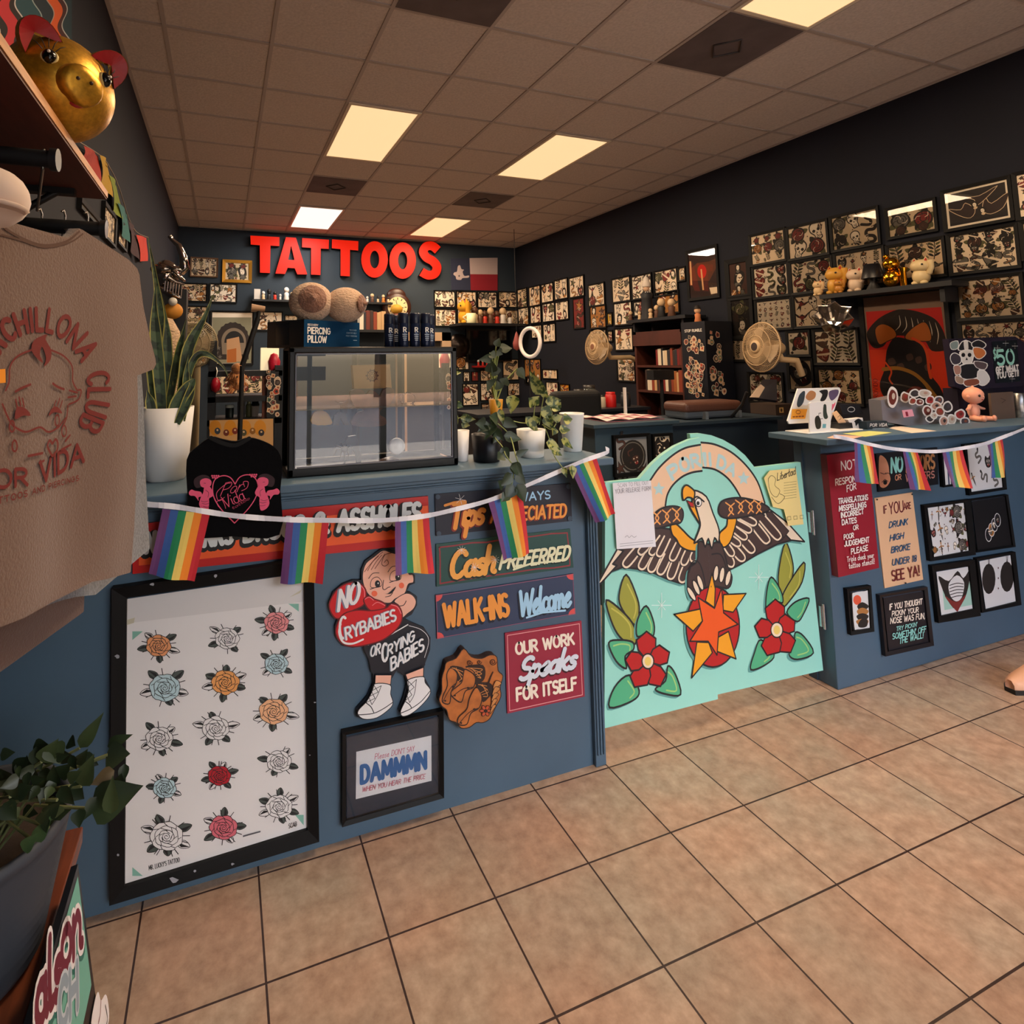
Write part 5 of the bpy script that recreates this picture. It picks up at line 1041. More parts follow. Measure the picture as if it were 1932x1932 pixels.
cframe('small framed print of an armoured figure under a red sun, below the crimson sign',[(430,1135),(597,1112),(620,1428),(460,1455)],[(455,1158),(590,1138),(605,1408),(472,1430)],lambda cv,q:[cv.poly(q,M('0c0d12',.4)),cv.poly([cv.px(*p) for p in splc([(466,1190),(480,1160),(550,1150),(582,1165),(594,1380),(580,1402),(500,1412),(480,1395)],3)],WP),cv.poly([cv.px(500+a,1210+b_) for a,b_ in ell(0,0,28,34,14)],M('e2583a',.5)),[cv.poly([cv.px(*p) for p in splc([(500-3*k,1250+35*k),(535,1225+38*k),(578,1250+34*k),(560,1275+36*k),(515,1278+36*k)],3)],FK if k%2==0 else FOC) for k in range(4)],cv.poly([cv.px(*p) for p in splc([(505,1380),(530,1340),(570,1345),(565,1392),(520,1400)],3)],FK)])
cframe('framed dragon pencil sketch half behind the last rainbow flag',[(1240,142),(1500,110),(1532,450),(1275,492)],[(1255,152),(1488,122),(1518,438),(1287,472)],lambda cv,q:[mot(cv,k,*cv.px(x,y),.035,a,FGR,random.Random(k)) for k,x,y,a in ((4,1330,220,.5),(7,1400,260,0),(4,1370,360,1.2),(2,1300,380,.4),(4,1450,380,.2),(8,1440,200,.4))])
cframe('narrow frame half behind the third rainbow flag',[(1080,188),(1215,172),(1232,418),(1097,436)],[(1092,200),(1206,186),(1220,408),(1108,425)],lambda cv,q:[cv.poly([(1092,200),(1130,196),(1146,420),(1108,425)],WP,px=True),cv.line([(1118,230),(1132,415)],.012,M('2c3a5a'),px=True)],paper=M('203038',.5))
# ---- long dark wall, frames nearest the camera
K4=(1340,400,.16563); K6=(1600,330,.17184); K5=(1340,640,.16563); K2=(1080,460,.16563); K8=(800,480,.16563); KL=(320,420,.16563)
def rw(label,TL,BR,crop,cols,rows,seed,kinds=(0,1,2,3,4,5,6,7,8,9),paper=1,cl=(0,1,2,3,4),glass=True,**k): return frect(label,RW,TL,BR,crop,flash(cols,rows,seed,kinds,cl=cl,fill=k.pop('fill',1.2)),paper=paper,glass=glass,**k)
rw('framed snake and red rose flash, top row end toward the fan',(465,288),(856,532),K4,3,1,1,(4,0,8),0)
rw('framed skull and big red rose flash, second in the top row',(888,202),(1340,458),K4,2,2,2,(4,0,1,0),1,(0,0,1))
rw('framed grey flash with a dragon and masks, third in the top row past the fan',(1385,78),(1920,342),K4,3,2,3,(7,1,6,0,4),4,(4,5,5))
frect('gold-lipped framed rose flash, fourth in the top row past the fan',RW,(440,395),(960,590),K6,flash(2,1,5,(0,8,0),cl=(1,0,4),fill=1.1),paper=4,glass=True,fm=FB)
frect('framed black print of winged figures with a pale mat, fifth in the top row',RW,(1062,205),(1793,468),K6,lambda cv,q:[cv.poly([((p[0]-sum(z[0] for z in q)/4)*.92+sum(z[0] for z in q)/4,(p[1]-sum(z[1] for z in q)/4)*.88+sum(z[1] for z in q)/4) for p in q],M('1c1518',.5)),[cv.outl(tr(splc(P,3),sum(z[0] for z in q)/4,sum(z[1] for z in q)/4,.1,0),M('2c1c1c',.5),.0035,PAP[2]) for P in ([(-1.6,.1),(-1,-.5),(-.4,-.8),(-.1,-.3),(-.6,.3),(-.9,-.1)],[(.3,-.4),(.5,.4),(.8,-.1),(1.7,.4),(1.4,-.5),(.7,-.8)],[(-.6,.7),(.2,.6),(1.2,1),(.4,.2),(0,0),(-.1,.4)])],[mot(cv,6,sum(z[0] for z in q)/4+dx,sum(z[1] for z in q)/4+dy,.03,.2,PAP[2],random.Random(2)) for dx,dy in ((-.01,0),(.03,-.05))]],paper=3,glass=True)
frect('framed flash cut by the picture edge, last of the top row',RW,(1850,10),(2250,400),K6,flash(2,2,9,(0,1,3),fill=1),paper=1)
rw('framed flash with a dark panther and stars under the snake flash',(498,655),(893,928),K4,3,3,4,(7,6,4,0,3),3,(0,2,4))
rw('framed flash with roses and reeds behind the golden lucky cat',(922,595),(1392,868),K4,3,2,5,(0,4,8,1),1,(4,2,0))
frect('framed flash with cat and mask faces behind the white lucky cat',RW,(1432,500),(1985,805),K4,flash(4,2,6,(8,7,1,7,10),cl=(0,3,4),fill=.9),paper=0,glass=True)
rw('framed swallow and flower flash behind the gleaming gold figure',(448,805),(1062,1082),K6,3,2,7,(8,5,8,0),2,(1,4))
rw('framed flash with a coffin, heart and beast, second row under the winged print',(1122,683),(1868,988),K6,4,2,8,(7,10,3,2,0,4),1,(4,5,1))
frect('framed flash edge at the picture border, second row',RW,(1925,540),(2300,860),K6,flash(2,2,12,(0,1,3)),paper=2)
rw('framed sheet of many small doodles, left of the silver lamp',(530,1030),(928,1312),K4,6,5,10,(10,9,3,5,6,8),3,(3,4,5,0),fill=.8)
rw('framed flash with rose, swallow and scroll behind the silver lamp',(960,975),(1425,1278),K4,3,2,11,(0,5,8,3,1),0,(0,1))
rw('small square framed rose and beast flash beside the fan bracket',(888,1380),(1132,1620),K4,1,1,12,(0,),3,(0,1),fill=.85)
rw('framed flower flash under the silver lamp',(1193,1367),(1688,1715),K4,3,2,13,(0,8,0,3,8),3,(0,1,1))
rw('tall framed grey portrait flash below the small rose flash',(900,245),(1170,580),K5,1,1,14,(7,),4,(5,4),fill=1.25)
rw('framed green-edged flash of red roses above the white sticker stands',(1235,350),(1732,735),K5,3,3,15,(0,8,0,10),2,(0,0,3))
rw('small framed brown flash half behind the fan',(245,22),(388,230),K5,1,1,16,(8,),0,(5,),fill=.7)
rw('framed round-cornered flash behind the dark tilted screen',(450,397),(832,722),K5,2,3,17,(0,8,3),3,(0,1),round_=.16)
rw('black framed print of a pale figure over flames, left of the snake flash',(215,600),(432,930),K4,1,1,18,(6,),FBN,(3,4),fill=.95,bw=.05)
rw('black framed wreath portrait above the fan',(240,1015),(470,1400),K4,1,2,19,(0,6),M('241c1c',.6),(2,4),bw=.04,fill=.95)
rw('framed flash with a yellow rose and small roses, third row past the poster',(1200,1178),(1925,1532),K6,4,2,20,(2,0,3,0,8),1,(3,4,1))
rw('framed wide flash half hidden behind the sticker board',(1250,1645),(1990,1850),K6,5,1,21,(1,7,9,0,4),0,(1,4,0))
# orange poster
frect('large black-framed red and orange poster of a coiled beast beside the sticker stands',RW,(165,1355),(1165,2520),K6,lambda cv,q:[
    cv.setcrop(1580,540,.18219),cv.poly([(295,265),(1075,215),(1205,1195),(375,1215)],M('e0261a',.5),px=True),cv.poly([(335,660),(1135,640),(1205,1195),(375,1215)],M('f2481c',.5),px=True),
    cv.poly([cv.px(*p) for p in splc([(310,470),(420,340),(580,255),(700,240),(860,270),(1010,340),(1090,450),(1135,600),(1130,660),(980,670),(900,560),(760,520),(560,520),(480,620),(380,640),(320,560)],4)],M('2c1d18',.6)),
    [cv.line([cv.px(*p) for p in spl([(640+62*k,300+12*k),(650+66*k,400+16*k),(600+72*k,460+24*k)],5)],.006,PAP[3],taper=True) for k in range(7)],
    [cv.outl([cv.px(*p) for p in splc(P,4)],M('c9701e',.5),.006,FK) for P in ([(390,450),(470,390),(580,440),(610,520),(520,570),(430,600)],[(700,520),(780,430),(900,370),(960,450),(970,560),(860,570),(740,560)])],
    cv.poly([cv.px(*p) for p in splc([(520,640),(600,530),(760,560),(860,600),(930,720),(960,900),(1060,1040),(1110,1180),(1000,1200),(560,1190),(440,1040),(490,860),(500,760)],4)],M('1c1418',.6)),
    [cv.outl([cv.px(*p) for p in splc([(520+q_*95,760+60*sin(q_*2)),(580+q_*95,740+60*sin(q_*2)),(610+q_*90,800+60*sin(q_*2)),(540+q_*95,820+60*sin(q_*2))],4)],M('5a4038',.6),.004,FK) for q_ in range(5)],
    cv.line([cv.px(*p) for p in spl([(480,860),(620,850),(780,900),(900,1000),(980,1100),(1040,1180)],6)],.03,M('b8802c',.5)),cv.line([cv.px(*p) for p in spl([(520,880),(640,875),(780,925),(890,1020),(950,1120)],6)],.008,FK),
    cv.line([cv.px(*p) for p in spl([(780,540),(880,600),(930,700),(950,860),(970,950)],6)],.018,M('f2581c',.5)),cv.line([cv.px(*p) for p in spl([(500,790),(560,880),(540,960),(570,1010)],6)],.012,M('f2581c',.5)),
    cv.poly([cv.px(*p) for p in splc([(700,1110),(780,1040),(870,1050),(900,1110),(820,1150),(740,1160)],4)],FR_),
    txt(cv,'PROVIDO',(425,1190),(415,960),(380,1190),.1,M('8a1418',.5))],paper=M('a58a78',.7),bw=.03,t=.03,glass=True)
# ---- long dark wall towards the far corner
ordn=('first','second','third','fourth','fifth','sixth','seventh')
for i,(a,b_,c_,d_) in enumerate(((1068,412,1172,590),(1200,385,1325,566),(1340,356,1472,526),(1490,308,1635,488),(1658,280,1822,460))): rw('small framed flash in the top row of the long wall, %s from the far corner'%ordn[i],(a,b_),(c_,d_),K8,2,2,30+i,paper=(2,2,1,0,1)[i],glass=False,bw=.018,fill=1.15)
for i,(a,b_,c_,d_) in enumerate(((1078,625,1192,792),(1216,608,1332,768),(1353,575,1488,750),(1500,556,1646,728),(1702,518,1828,828))): rw('small framed flash in the second row of the long wall, %s from the far corner'%ordn[i],(a,b_),(c_,d_),K8,2 if i<4 else 1,2,40+i,paper=(1,0,3,1,FR_)[i],glass=False,bw=.018,fill=1.15)
for i,(a,b_,c_,d_) in enumerate(((1230,820,1340,940),(1362,806,1497,984))): rw('small framed flash in the third row of the long wall, %s from the far corner'%ordn[i],(a,b_),(c_,d_),K8,1,2,50+i,paper=1,glass=False,bw=.018)
for i,(a,b_,c_,d_,lab) in enumerate(((1150,1200,1332,1478,'tall framed brown figure print low behind the ring light'),(1357,1316,1518,1414,'low framed strip print beside the sticker strip'),(1165,1400,1280,1480,'low framed dark flower print half behind pothos leaves'),(1396,1456,1528,1618,'low framed flash above the workstation'),(1556,1482,1655,1578,'small framed orange print above the workstation'))): rw(lab,(a,b_),(c_,d_),K8,1,2 if i in (0,3) else 1,60+i,paper=(FOC,2,1,1,M('d08a22',.6))[i],glass=False,bw=.014,fill=1.2)
for i,(a,b_,c_,d_,co,ro,pp,lab) in enumerate(((185,482,366,684,2,2,1,'framed face and skeleton flash at a gap in the top row'),(205,728,382,942,2,2,FOC,'framed orange-red figures flash below the face and skeleton flash'),(403,800,452,914,1,1,M('d0a02a',.6),'tiny framed yellow print beside the orange-red flash'),(455,415,660,635,1,2,0,'framed red rose flash, first of three along the top left of the candles'),(680,385,903,598,2,3,3,'framed black botanical flash, second of three along the top left of the candles'),(938,330,1198,555,3,2,0,'framed flash with hooded figure and snakes, third of three left of the candles'),(476,690,680,905,2,2,3,'framed dark-lined flash above the rear fan'),(704,672,850,800,1,1,3,'framed flash half behind the nun statue'),(205,1000,388,1190,2,2,1,'framed flash behind the rear fan blades'),(487,978,690,1200,2,1,1,'framed brown banner flash over the fan arm'),(516,1286,714,1560,2,3,1,'tall framed flash with a black wing below the fan arm'),(1215,285,1285,405,1,1,2,'tiny framed print beside the candle picture'),(972,575,1215,770,2,1,FOC,'brown framed print under the hooded figure flash'),(410,1000,456,1100,1,1,2,'tiny framed print above the fan arm'))): rw(lab,(a,b_),(c_,d_),K2,co,ro,70+i,paper=pp,glass=False,bw=.018,fill=1.15)
frect('tall black-framed painting with two candles and a red glow, top of the long wall',RW,(1320,110),(1660,580),K2,lambda cv,q:[cv.poly(q,M('3a2420',.6)),cv.poly([(1330,300),(1420,220),(1560,200),(1640,160),(1655,240),(1560,420),(1350,420)],M('6a3a24',.6),px=True),cv.poly([cv.px(1475+a,315+b_) for a,b_ in ell(0,0,52,80,16)],M('c8281c',.5)),cv.poly([(1335,200),(1352,198),(1365,470),(1345,472)],M('e8b884',.5),px=True),cv.poly([(1458,290),(1475,288),(1500,525),(1482,528)],M('e8b884',.5),px=True),cv.poly([(1560,500),(1650,490),(1655,560),(1580,575)],PAP[1],px=True)],paper=FBN,bw=.03,glass=True)
# ---- back wall
def bw_(label,TL,BR,crop,cols,rows,seed,paper=1,cl=(0,1,2,3,4),**k): return frect(label,BW,TL,BR,crop,flash(cols,rows,seed,k.pop('kinds',(0,1,2,3,4,5,6,7,8,9)),cl=cl,fill=k.pop('fill',1.15)),paper=paper,bw=k.pop('bw',.018),**k)
for i,(a,b_,c_,d_,r_) in enumerate(((122,420,346,598,.12),(374,426,588,604,0),(613,431,822,604,0),(852,431,1053,599,0))): bw_('framed flash under the star flag, %s in the upper row of the back wall'%ordn[i],(a,b_),(c_,d_),K8,3,2,90+i,paper=(3,0,1,2)[i],round_=r_,cl=((1,),(0,3),(4,1),(1,5))[i])
for i,(a,b_,c_,d_) in enumerate(((132,630,356,812),(384,632,598,812),(622,637,830,812),(860,637,1064,808))): bw_('framed flash in the lower row above the back wall shelf, %s from the clock'%ordn[i],(a,b_),(c_,d_),K8,4 if i==0 else 3,3 if i==0 else 2,95+i,paper=(3,1,0,2)[i],kinds=(10,9,3,8) if i==0 else (0,1,6,7,8))
for i,(a,b_,c_,d_,lab) in enumerate(((336,1170,504,1305,'framed winged face print low on the back wall by the display case'),(452,1345,512,1440,'tiny framed flower print low on the back wall'),(545,1342,612,1436,'tiny framed red doorway print low on the back wall'),(645,1327,778,1435,'pair of small prints in one frame low on the back wall'),(900,1203,1072,1423,'framed dark robed figure print behind the big-leaf plant'),(445,1483,612,1710,'framed red and white portrait print low on the back wall'),(647,1474,798,1654,'framed flower stems print beside the red portrait'),(957,1473,1086,1600,'framed brown print behind the yellow pot'),(657,1703,760,1800,'dark framed print lowest on the back wall'))): bw_(lab,(a,b_),(c_,d_),K8,2 if i in (3,5) else 1,2 if i>4 else 1,110+i,paper=(1,3,FR_,2,2,3,3,1,FGR)[i],bw=.014)
GOLD=M('b8842c',.35,metal=.6); WOODF=M('6a4a30',.5)
bw_('wood-framed flash with a skull and small figures, upper corner of the back wall',(255,405),(535,612),KL,4,2,130,paper=4,fm=WOODF,cl=(1,4)); frect('gold-framed sheet with a red robed figure and a rose, next to the red letters',BW,(640,455),(900,655),KL,flash(2,1,131,(6,0),cl=(0,4),fill=1.2),paper=4,fm=GOLD,bw=.045)
for i,(a,b_,c_,d_,lab) in enumerate(((140,698,413,893,'framed rose and dagger flash beside the chrome horned head'),(470,703,753,904,'framed heart flash behind the snake plant tip'),(115,958,413,1150,'framed brown flash below the rose and dagger flash'),(150,1205,418,1408,'framed flash behind the round pink badge fan'),(1005,1022,1274,1220,'framed dagger flash behind the pillow carton'),(1322,1062,1450,1110,'framed flash half behind the crochet pillow'),(300,1485,420,1600,'small framed print under the arching leaf'))): bw_(lab,(a,b_),(c_,d_),KL,2,2,140+i,paper=(2,3,2,1,1,2,4)[i])
frect('tall framed poster of a dark horned arch over a temple, by the desk lamp',BW,(487,1020),(933,1600),KL,lambda cv,q:[cv.poly([(487,1080),(933,1080),(933,1600),(487,1600)],M('8d8a72',.6),px=True),cv.poly([cv.px(720+a*180,1330+b_*190) for a,b_ in [(cos(k*.157)*(1+.05*(k%2)),-sin(k*.157)*(1+.05*(k%2))) for k in range(21)]]+[cv.px(540,1560),cv.px(900,1560)],M('2c2220',.6)),cv.poly([cv.px(730+a*140,1350+b_*150) for a,b_ in [(cos(k*.157),-sin(k*.157)) for k in range(21)]]+[cv.px(600,1500),cv.px(860,1500)],M('8a7a68',.6)),cv.poly([cv.px(735+a*112,1370+b_*135) for a,b_ in [(cos(k*.157),-sin(k*.157)) for k in range(21)]],M('14141a',.6)),cv.poly([(650,1330),(790,1300),(830,1580),(650,1590)],M('c99a70',.6),px=True),cv.poly([(655,1450),(760,1430),(760,1590),(655,1595)],M('b8682a',.6),px=True),[mot(cv,9,*cv.px(520+30*(k%2)+8*k,1380+50*k),.05,0,FGR,random.Random(k)) for k in range(4)]],paper=3,bw=.025)
frect('wide framed painting of red flowers behind the plush toy',BW,(472,1705),(1052,1935),KL,flash(4,2,160,(0,8,0,3),cl=(0,0,1),fill=1.2),paper=2,bw=.02)
for i,(a,b_,c_,d_) in enumerate(((690,30,848,180),(900,30,985,375),(1022,165,1083,415))): frect('framed brown line print on the near side wall, %s from the shelf bracket'%ordn[i],LW,(a,b_),(c_,d_),(0,380,.21739),flash(2,3 if i else 2,170+i,(8,4,0),cl=(1,5),fill=1.2),paper=(2,4,2)[i],bw=.02)
# ---------------------------------------------------------------- back wall letters, flag, shelves
KT=(320,420,.16563); LRED=M('ff2206',.5,emit=.8,spec=.2).copy(); LRED.node_tree.nodes['Principled BSDF'].inputs['Base Color'].default_value=hexc('7a0f06'); LSID=M('14090a',.6)
def letter(polys, hole, label):
    O=(0,YB-.09,0); cv=Cv(O,X,Z,NY); cv.setcrop(*KT); 
    if not hole: cv.prism([cv.px(*p) for p in polys][::-1],cv.O,cv.U,cv.V,cv.N,.088,LRED,LSID)
    else:
        A=[cv.px(*p) for p in polys]; B=[cv.px(*p) for p in hole]; n=len(A); W=lambda p,z:cv.O+cv.U*p[0]+cv.V*p[1]-cv.N*z
        for i in range(n):
            j=(i+1)%n; cv.add([W(A[i],0),W(A[j],0),W(B[j],0),W(B[i],0)],[(3,2,1,0)],LRED); cv.add([W(A[i],0),W(A[j],0),W(A[j],.088),W(A[i],.088)],[(0,1,2,3)],LSID); cv.add([W(B[i],0),W(B[j],0),W(B[j],.088),W(B[i],.088)],[(3,2,1,0)],LSID)
    fin(cv,'sign_letter',label,'sign letter','red letters on the back wall')
letter([(920,148),(1252,165),(1250,268),(1150,262),(1143,575),(1030,570),(1028,258),(925,250)],None,'red lit letter T that begins the word TATTOOS')
Ao=[(1325,165),(1440,172),(1568,590),(1455,590),(1425,520),(1345,515),(1315,585),(1205,580)]
cvA=Cv((0,YB-.09,0),X,Z,NY)
letter([(1325,165),(1440,172),(1504,381),(1568,590),(1455,590),(1425,520),(1345,515),(1315,585),(1205,580),(1265,372)],[(1382,270),(1386,270),(1404,345),(1422,424),(1420,426),(1390,426),(1362,424),(1356,424),(1352,420),(1368,345)],'red lit letter A in the word TATTOOS')
letter([(1510,175),(1815,195),(1812,300),(1722,295),(1718,597),(1612,592),(1612,288),(1508,280)],None,'red lit letter T right after the A')
letter([(1850,190),(2150,212),(2148,318),(2055,310),(2052,612),(1948,606),(1948,302),(1848,292)],None,'red lit letter T right before the first O')
for cx,cy,lab in ((2335,420,'red lit letter O next to the last T'),(2655,432,'red lit letter O next to the S')): letter(ell(cx,cy,152,208,28),ell(cx,cy,52,100,28),lab)
Sc=spl([(3055,315),(2995,268),(2925,272),(2890,330),(2925,395),(3000,440),(3045,505),(3020,580),(2945,598),(2870,560)],7)
def thick(pts,w):
    L=[];R_=[]
    for i,p in enumerate(pts):
        a=pts[max(i-1,0)];b_=pts[min(i+1,len(pts)-1)];dx,dy=b_[0]-a[0],b_[1]-a[1];d=math.hypot(dx,dy);L.append((p[0]-dy/d*w,p[1]+dx/d*w));R_.append((p[0]+dy/d*w,p[1]-dx/d*w))
    return L+R_[::-1]
letter(thick(Sc,50)[::-1],None,'red lit letter S that ends the word TATTOOS')
cv=Cv((0,YB-.012,0),X,Z,NY); cv.setcrop(*K8); FBL=M('1c2440',.85,sheen=.3); FWH=M('b9a8a8',.85); FRD=M('8a1526',.85)
cv.prism([cv.px(*p) for p in [(302,48),(838,38),(838,412),(310,405)]][::-1],cv.O,cv.U,cv.V,cv.N,.004,FBL); cv.poly([(518,42),(838,38),(838,228),(526,225)],FWH,px=True); cv.poly([(526,225),(838,228),(838,412),(532,408)],FRD,px=True)
cv.poly([cv.px(*p) for p in splc([(385,135),(410,125),(425,165),(455,175),(440,200),(460,245),(510,240),(505,265),(440,270),(420,290),(370,285),(360,250),(335,230),(345,205),(375,195)],3)],FWH); cv.poly([(400+(14 if k%2==0 else 6)*sin(k*pi/5),245-(16 if k%2==0 else 7)*cos(k*pi/5)) for k in range(10)],FBL,px=True)
fin(cv,'wall_flag','blue white and red flag with a pale map shape on the back wall','flag')
BSH=M('14161c',.5)
def figure(name,label,cat,p,h,body,head,group=None,hat=None,box=False):
    t=thing(name,label,cat,tuple(p),group); b=MB()
    if box: b.box(Vector(p)+Vector((0,0,h/2)),(h*.55,h*.2,h),body); b.build('card',t); return t
    b.lathe(p,[(h*.2,0),(h*.22,h*.05),(h*.16,h*.3),(h*.19,h*.5),(h*.08,h*.6)],body,10); b.build('body',t)
    b=MB(); b.sph(Vector(p)+Vector((0,0,h*.76)),(h*.2,h*.19,h*.22),head,10,7); b.build('head',t)
    if hat: b=MB(); b.lathe(Vector(p)+Vector((0,0,h*.86)),[(h*.24,0),(h*.2,h*.06),(h*.14,h*.2),(0,h*.24)],hat,10); b.build('hat',t)
    return t
z_s=2.40
b=MB(); b.bb((.38,8.58,z_s-.03),(2.5,8.8,z_s),BSH); tag(b.build('wall_shelf'),'dark wall shelf of figurines under the red letters','shelf')
cw=dict(white='dcd4cc',red='c8301c',black='16161a',orange='c87828',green='4a5a38',brown='5a3826',cream='d8b890')
rg=random.Random(77); seq=['white','cream','black','red','white','white','black','white','green','black','cream','brown','green','black','brown','cream','red','green','red','red','white','brown','cream','orange','cream']
for i,cn in enumerate(seq):
    xx=.45+i*.083; hh=.16 if i in (0,) else rg.choice((.10,.13,.15,.2 if i in (5,9,17,19) else .13))
    figure('figurine','%s shelf figurine under the red letters, number %d counting from the white card'%(cn,i) if i else 'white card standing at the end of the figurine shelf','figurine',(xx,8.66+rg.uniform(-.03,.05),z_s),hh,M(cw[cn],.5),M(cw[rg.choice(('white','cream','black'))],.5),'figurines on the back wall shelf',hat=M(cw['black'],.5) if i%5==2 else None,box=(i==0))
p=at(582,535,1,8.62); b=MB(); b.lathe((p.x,8.62,2.56),[(.07,-.02),(.1,-.01),(.1,.01),(.07,.02),(.07,-.02)],M('e6ded6',.4),20,axis=(0,1,0)); b.tube([(p.x,8.62,2.40),(p.x,8.62,2.48)],.02,M('14161c')); tag(b.build('ring_ornament'),'white ring ornament behind the crochet pillow, under the letters','ornament')
# clock
p=at(748,580,1,8.7); t=thing('wall_clock','brown arched clock with a cream face above the spray cans','clock',tuple(p)); b=MB(); b.lathe(p,[(0,.06),(.2,.06),(.24,.03),(.24,-.0),(.17,-.02)],M('3a1c12',.4),28,axis=(0,-1,0)); b.sph(p+Vector((0,0,.2)),(.16,.05,.11),M('3a1c12',.4)); b.sph(p+Vector((0,0,-.2)),(.2,.05,.1),M('3a1c12',.4)); b.build('case',t)
cv=Cv(p+Vector((0,-.07,0)),X,Z,NY); cv.poly(ell(0,0,.165,.165,24),M('e8cf9a',.5)); 
for k in range(12): a=k*pi/6; cv.line([(.12*cos(a),.12*sin(a)),(.145*cos(a),.145*sin(a))],.014,BLK,up=False)
cv.up(); cv.line([(0,0),(.09,-.01)],.014,BLK); cv.line([(0,0),(-.03,.11)],.01,BLK); cv.build('face',t)
# second back wall shelf with plush and mug
z_t=at(920,612,1,8.6).z
b=MB(); x0s,x1s=at(856,612,1,8.6).x,at(976,612,1,8.6).x; b.bb((x0s,8.3,z_t-.04),(x1s,8.8,z_t),BSH); tag(b.build('wall_shelf'),'dark wall shelf over the television, holding a yellow plush','shelf')
def cat_fig(label,p,h,m,ear,name='lucky_cat',cat='lucky cat',group='lucky cats'):
    t=thing(name,label,cat,tuple(p),group); p=Vector(p); b=MB(); b.sph(p+Vector((0,0,h*.3)),(h*.28,h*.26,h*.31),m,14,9); b.sph(p+Vector((-h*.12,-h*.14,h*.07)),(h*.12,h*.12,h*.08),m,8,6); b.sph(p+Vector((-h*.12,h*.14,h*.07)),(h*.12,h*.12,h*.08),m,8,6); b.build('body',t)
    b=MB(); hc=p+Vector((-h*.04,-h*.03,h*.68)); b.sph(hc,(h*.29,h*.31,h*.24),m,14,9)
    for s in (-1,1): b.lathe(hc+Vector((0,s*h*.18,h*.14)),[(h*.1,0),(h*.05,h*.12),(0,h*.18)],m,8)
    b.build('head',t)
    for s in (-1,1): b=MB(); b.lathe(hc+Vector((-h*.05,s*h*.18-h*.02,h*.16)),[(h*.06,0),(0,h*.12)],ear,6); b.build('inner_ear',t)
    b=MB()
    for s in (-1,1): b.sph(hc+Vector((-h*.25,s*h*.1-h*.08,h*.03)),(h*.03,h*.04,h*.03),BLK,8,5)
    b.build('eye',t); b=MB(); b.tube([p+Vector((0,-h*.24,h*.4)),p+Vector((-h*.05,-h*.36,h*.6)),p+Vector((-h*.05,-h*.34,h*.85))],[h*.1,h*.09,h*.1],m); b.build('raised_paw',t)
    return t
GLD=M('c8921e',.3,metal=.7); EAR=M('b02020',.5)
cat_fig('yellow plush cat on the shelf over the television',(at(878,605,1,8.6).x,8.6,z_t),.42,M('d99a20',.9),EAR,'plush_cat','plush toy','shelf plush')
p=at(889,611,1,8.38); b=MB(); b.lathe((p.x,8.38,z_t),[(.075,0),(.08,.01),(.08,.16),(.07,.16)],M('e6e4b8',.4),18); b.tube([(p.x-.075,8.38,z_t+.13),(p.x-.14,8.38,z_t+.1),(p.x-.075,8.38,z_t+.04)],.014,M('e6e4b8',.4)); tag(b.build('mug'),'pale yellow mug below the plush cat','mug')
for i,(xx,cn,h) in enumerate(((898,'cream',.3),(908,'brown',.26),(917,'red',.24),(928,'brown',.3),(940,'red',.24),(951,'white',.3),(964,'white',.22))): figure('figurine','shelf figurine over the television, number %d past the mug'%(i+1),'figurine',(at(xx,612,1,8.6).x,8.64,z_t),h,M(cw[cn],.5),M(cw['cream'] if i%2 else cw['brown'],.5),'figurines over the television')
a=at(880,620,1,8.74); d=at(966,682,1,8.74); t=thing('television','switched-off black television on the back wall behind the plants','television',((a.x+d.x)/2,8.77,(a.z+d.z)/2)); b=MB(); b.bb((a.x,8.74,d.z),(d.x,8.798,a.z),M('08090c',.3)); b.build('casing',t); b=MB(); b.bb((a.x+.03,8.735,d.z+.03),(d.x-.03,8.742,a.z-.03),M('05060a',.08)); b.build('screen',t)
a=at(897,690,1,8.65); d=at(922,694,1,8.65); b=MB(); b.bb((a.x,8.6,a.z-.03),(d.x,8.8,a.z),M('a01818',.4)); tag(b.build('wall_shelf'),'tiny red shelf below the television','shelf')
for i in range(3): figure('figurine','tiny red and white figurine on the tiny red shelf, %s along'%ordn[i],'figurine',(a.x+.06+.08*i,8.66,a.z),.1,M(cw['red']),M(cw['white']),'figurines on the red shelf')
# round dark metal gong, pink drop, door
p=at(865,652,1,8.75); b=MB(); b.lathe(p,[(0,.08),(.05,.075),(.09,.05),(.13,.03),(.2,.02),(.2,0)],M('2c2422',.3,metal=.7),24,axis=(0,-1,0)); tag(b.build('round_wall_lamp'),'round dark wall lamp with a shiny centre beside the television','lamp')
p=at(975,645,1,7.5); b=MB(); b.lathe(p,[(0,.16),(.02,.12),(.06,-.02),(.05,-.1),(0,-.13)],M('9a4a44',.6),16); b.tube([p+Vector((0,0,.16)),(p.x,p.y,ZC)],.004,BLK); tag(b.build('hanging_drop'),'dusty pink drop ornament hanging by the far corner','ornament')
a=at(803,627,1,8.74); d=at(850,690,1,8.74); TRM=M('c8a888',.6); b=MB(); xx0=a.x-.5; b.bb((d.x-.16,8.7,0),(d.x,8.8,a.z),TRM); b.bb((xx0,8.7,0),(xx0+.16,8.8,a.z),TRM); b.bb((xx0,8.7,a.z-.14),(d.x,8.8,a.z),TRM); b.bb((xx0+.16,8.77,0),(d.x-.16,8.8,a.z-.14),M('2a2420',.6)); struct(b,'door_1')
